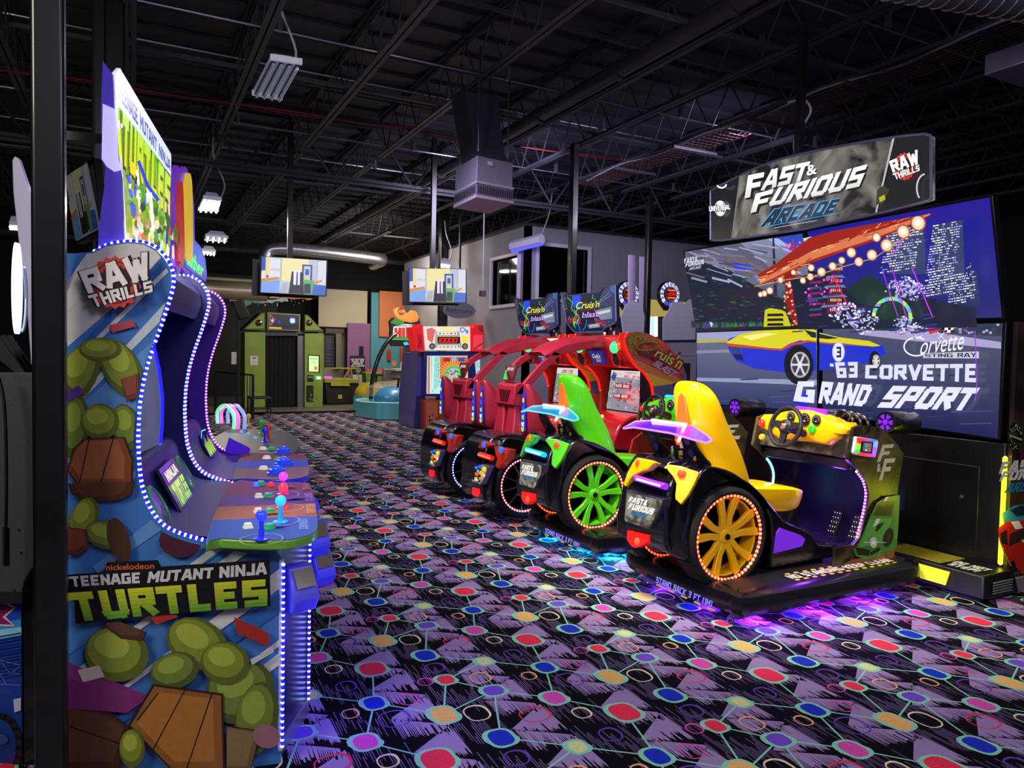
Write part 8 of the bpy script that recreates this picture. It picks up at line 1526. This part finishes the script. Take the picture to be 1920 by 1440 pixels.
# pale backs of game signs beside the post
for k, (L_, y_, lab, c) in enumerate(((((1402, 213), (1447, 218), (1440, 1576), (1395, 1576)), 9.9, 'tall pale violet blank panel left of the thin post', 'c8b4dc'), (((1478, 225), (1532, 232), (1520, 1560), (1472, 1560)), 9.9, 'tall pale violet blank panel right of the thin post', 'c0b0d4'),
        (((1350, 640), (1380, 560), (1440, 528), (1490, 560), (1510, 640), (1500, 800), (1370, 800)), 9.2, 'grey rounded back of a sign topper below the pale panels', 'b4b2c0'), (((1640, 660), (1680, 600), (1700, 545), (1760, 535), (1780, 560), (1830, 520), (1860, 720), (1860, 805), (1640, 805)), 9.0, 'grey cloud shaped back of a sign topper beside the monitor wall', 'acaab8'))):
    tag(slab_('sign_back', [f5(*p) for p in L_], y_, .03, mat(c, .6), None), lab, 'sign')
t = thing('machine_back', 'grey rear panel of a tall machine, left of the monitor wall', 'arcade machine', onY(*f5(1790, 1000), 8.9)*np.array([1, 1, 0])); slab_('rear_panel', [f5(*p) for p in ((1560, 815), (1868, 808), (1868, 1620), (1560, 1620))], 8.9, .3, mat('8a8894', .6, var=.06, scale=2), t); slab_('top_edge', [f5(*p) for p in ((1560, 805), (1868, 800), (1868, 812), (1560, 816))], 8.88, .34, mat('1c2450', .4), t); slab_('seam', [f5(*p) for p in ((1640, 905), (1868, 905), (1868, 909), (1640, 909))], 8.89, .02, mat('a8a8a8', .4), t)
# restrooms sign
c_ = onY(862, 582, 14.3); t = thing('restrooms_sign', 'grey oval sign reading Restrooms beside the television column', 'sign', c_); rx, rz = onY(892, 582, 14.3)[0]-c_[0], abs(onY(862, 597, 14.3)[2]-c_[2])
o_ = [(c_[0]+rx*math.cos(a_), c_[2]+rz*math.sin(a_)) for a_ in [2*PI*i/32 for i in range(32)]]; s_ = obj('oval_plate', MB().prism([(x, 14.3, z) for x, z in o_], [(x, 14.33, z) for x, z in o_]), mat('77797c', .6), t)
a = uvart((c_[0], 14.3, c_[2]), (1, 0, 0), (0, 0, 1), (0, -1, 0), .002); a.ftext('Restrooms', [(-rx*.8, rz*.30), (rx*.78, rz*.22), (rx*.78, -rz*.34), (-rx*.8, -rz*.26)], '14161a', 0, .0); a.make('lettering', ART, s_)
obj('bracket', MB().box((c_[0]-.02, 14.32, c_[2]), (c_[0]+.02, 14.36, 4.9)).box((c_[0]-rx*.8, 14.32, c_[2]-.02), (c_[0]+.1, 14.36, c_[2]+.02)), matblk, t)
# ============================================================ FAR LEFT FOREGROUND
# black game cabinet behind the column with blue art, pale fin and lit oval
t = thing('driving_game', 'black game cabinet at the far left edge with blue art panel and magenta letter', 'arcade machine', atD(20, 1300, 2.7)*np.array([1, 1, 0])); dl = 2.75
def sl(nm, pts, d_, th, m_, par=t, bev=0):
    A = [atD(x, y, d_) for x, y in pts]; return obj(nm, MB().prism([tuple(p) for p in A], [tuple(p+FW*th) for p in A]), m_, par, bev=bev)
sl('upper_cabinet', [(-90, 698), (68, 698), (68, 1052), (45, 1090), (38, 1125), (-90, 1125)], dl, 1.0, mat('3c3c44', .5, bump=.2, scale=200), t, .004); sl('lower_cabinet', [(-90, 1125), (38, 1125), (44, 1560), (-90, 1560)], dl+.05, .5, mat('0c0c10', .4)); sl('trim', [(-90, 1112), (42, 1112), (42, 1132), (-90, 1132)], dl-.02, .04, mat('1c1c22', .4))
sl('side_strip', [(44, 1090), (68, 1050), (68, 1560), (46, 1560)], dl+.04, .4, mat('101014', .3, coat=.4)); sl('white_tag', [(70, 1258), (73, 1262), (73, 1318), (70, 1320)], dl-.12, .004, mat('c8c8c8', .5))
a = Art(lambda x, y: atD(x, y, dl+.045), -FW, .001); a.grad([(-90, 1134), (40, 1134), (43, 1560), (-90, 1560)], '1c4ac0', '061030', 10); a.poly([(-90, 1190), (40, 1160), (40, 1180), (-90, 1230)], '2f8fd8'); a.poly([(-40, 1185), (41, 1175), (41, 1190), (-40, 1205)], '90d0f0')
a.poly([(-40, 1120), (5, 1125), (32, 1138), (12, 1156), (30, 1174), (-40, 1172)], 'd8c0d8'); a.poly([(-40, 1124), (3, 1129), (26, 1139), (6, 1156), (24, 1170), (-40, 1168)], '8a1c5c')
for i in range(14): y = 1200+i*6; a.line([(-40, y), (40, y-14)], 2, '123a90' if i % 2 else '0a2260', False)
for (p, q_) in (((0, 1236), (40, 1246)), ((0, 1262), (40, 1262)), ((0, 1282), (40, 1284)), ((4, 1240), (22, 1262)), ((22, 1262), (38, 1250)), ((2, 1262), (14, 1282))): a.line([p, q_], 2, '5a70c8', False)
a.k += 1; a.ring(0, 1400, 38, 60, 12, '1a1c20', 20); a.ell(4, 1385, 14, 10, '2a4a78'); a.poly([(28, 1310), (42, 1306), (42, 1330), (30, 1334)], 'b8c8e8'); a.make('side_artwork', ART, t)
for x, y in ((33, 993), (37, 1036), (24, 1106)): sl('bolt', [(x-2, y-2), (x+2, y-2), (x+2, y+2), (x-2, y+2)], dl-.008, .008, mat('a0a0a8', .2, .9))
sl('bracket', [(5, 988), (14, 990), (14, 1058), (5, 1060)], dl-.01, .01, mat('111115', .4))
for i in range(3): sl('black_fin', [(-10+i*12, 628), (-5+i*12, 628), (48+i*10, 700), (30+i*9, 700), (-14+i*10, 664)], dl+.1+.1*i, .01, mat('08080a', .6))
tag(obj('cable', MB().tube(cr([atD(-5, 700, 2.65), atD(8, 760, 2.65), atD(12, 900, 2.65), atD(9, 1060, 2.65)], 5), .006, 6), mat('0a0a0c', .3, coat=.4)), 'thin black cable hanging down the edge of the far left cabinet', 'cable')
fin = [(22, 300), (27, 292), (34, 298), (50, 345), (64, 380), (67, 480), (68, 600), (66, 690), (58, 690), (50, 580), (36, 470), (24, 360)]
t2 = thing('surfboard_sign', 'pale upright fin shaped board with a glowing white oval at the far left', 'sign', atD(45, 690, 3.6)); A = [atD(x, y, 3.6) for x, y in fin]; obj('board', MB().prism([tuple(p) for p in A], [tuple(p+FW*.03) for p in A]), mat('c8c4d8', .3, coat=.5, em=.06, emcol='b0b0ff'), t2, bev=.006)
ov = [(28+7*math.cos(a_), 540+86*math.sin(a_)) for a_ in [2*PI*i/28 for i in range(28)]]; A = [atD(x, y, 3.45) for x, y in ov]
obj('glow_face', MB().prism([tuple(p) for p in A], [tuple(p+FW*.03) for p in A]), mat('ffffff', .3, em=1.1, emcol='d8ecff'), t2)
A = [atD(41+8*math.cos(a_), 560+62*math.sin(a_), 3.5) for a_ in [2*PI*i/28 for i in range(28)]]; obj('oval_trim', MB().tube([tuple(p) for p in A]+[tuple(A[0])], .008, 6), mat('d8e0f0', .2, .6), t2)
column(215, 6.2, .075, 'dark steel column rising behind the lit sign', 5.05, 60)
p = atD(188, 60, 6.1); tag(obj('conduit', MB().cyl((p[0], p[1], 0), (p[0], p[1], 5.0), .022, 8).cyl((p[0]-.05, p[1], 0), (p[0]-.05, p[1], 5.0), .014, 8), mat('1c1c22', .35)), 'pair of dark vertical conduits left of the column behind the lit sign', 'conduit')
for k, (x0, x1, y, L) in enumerate(((1, 2, 3, 4),)): pass
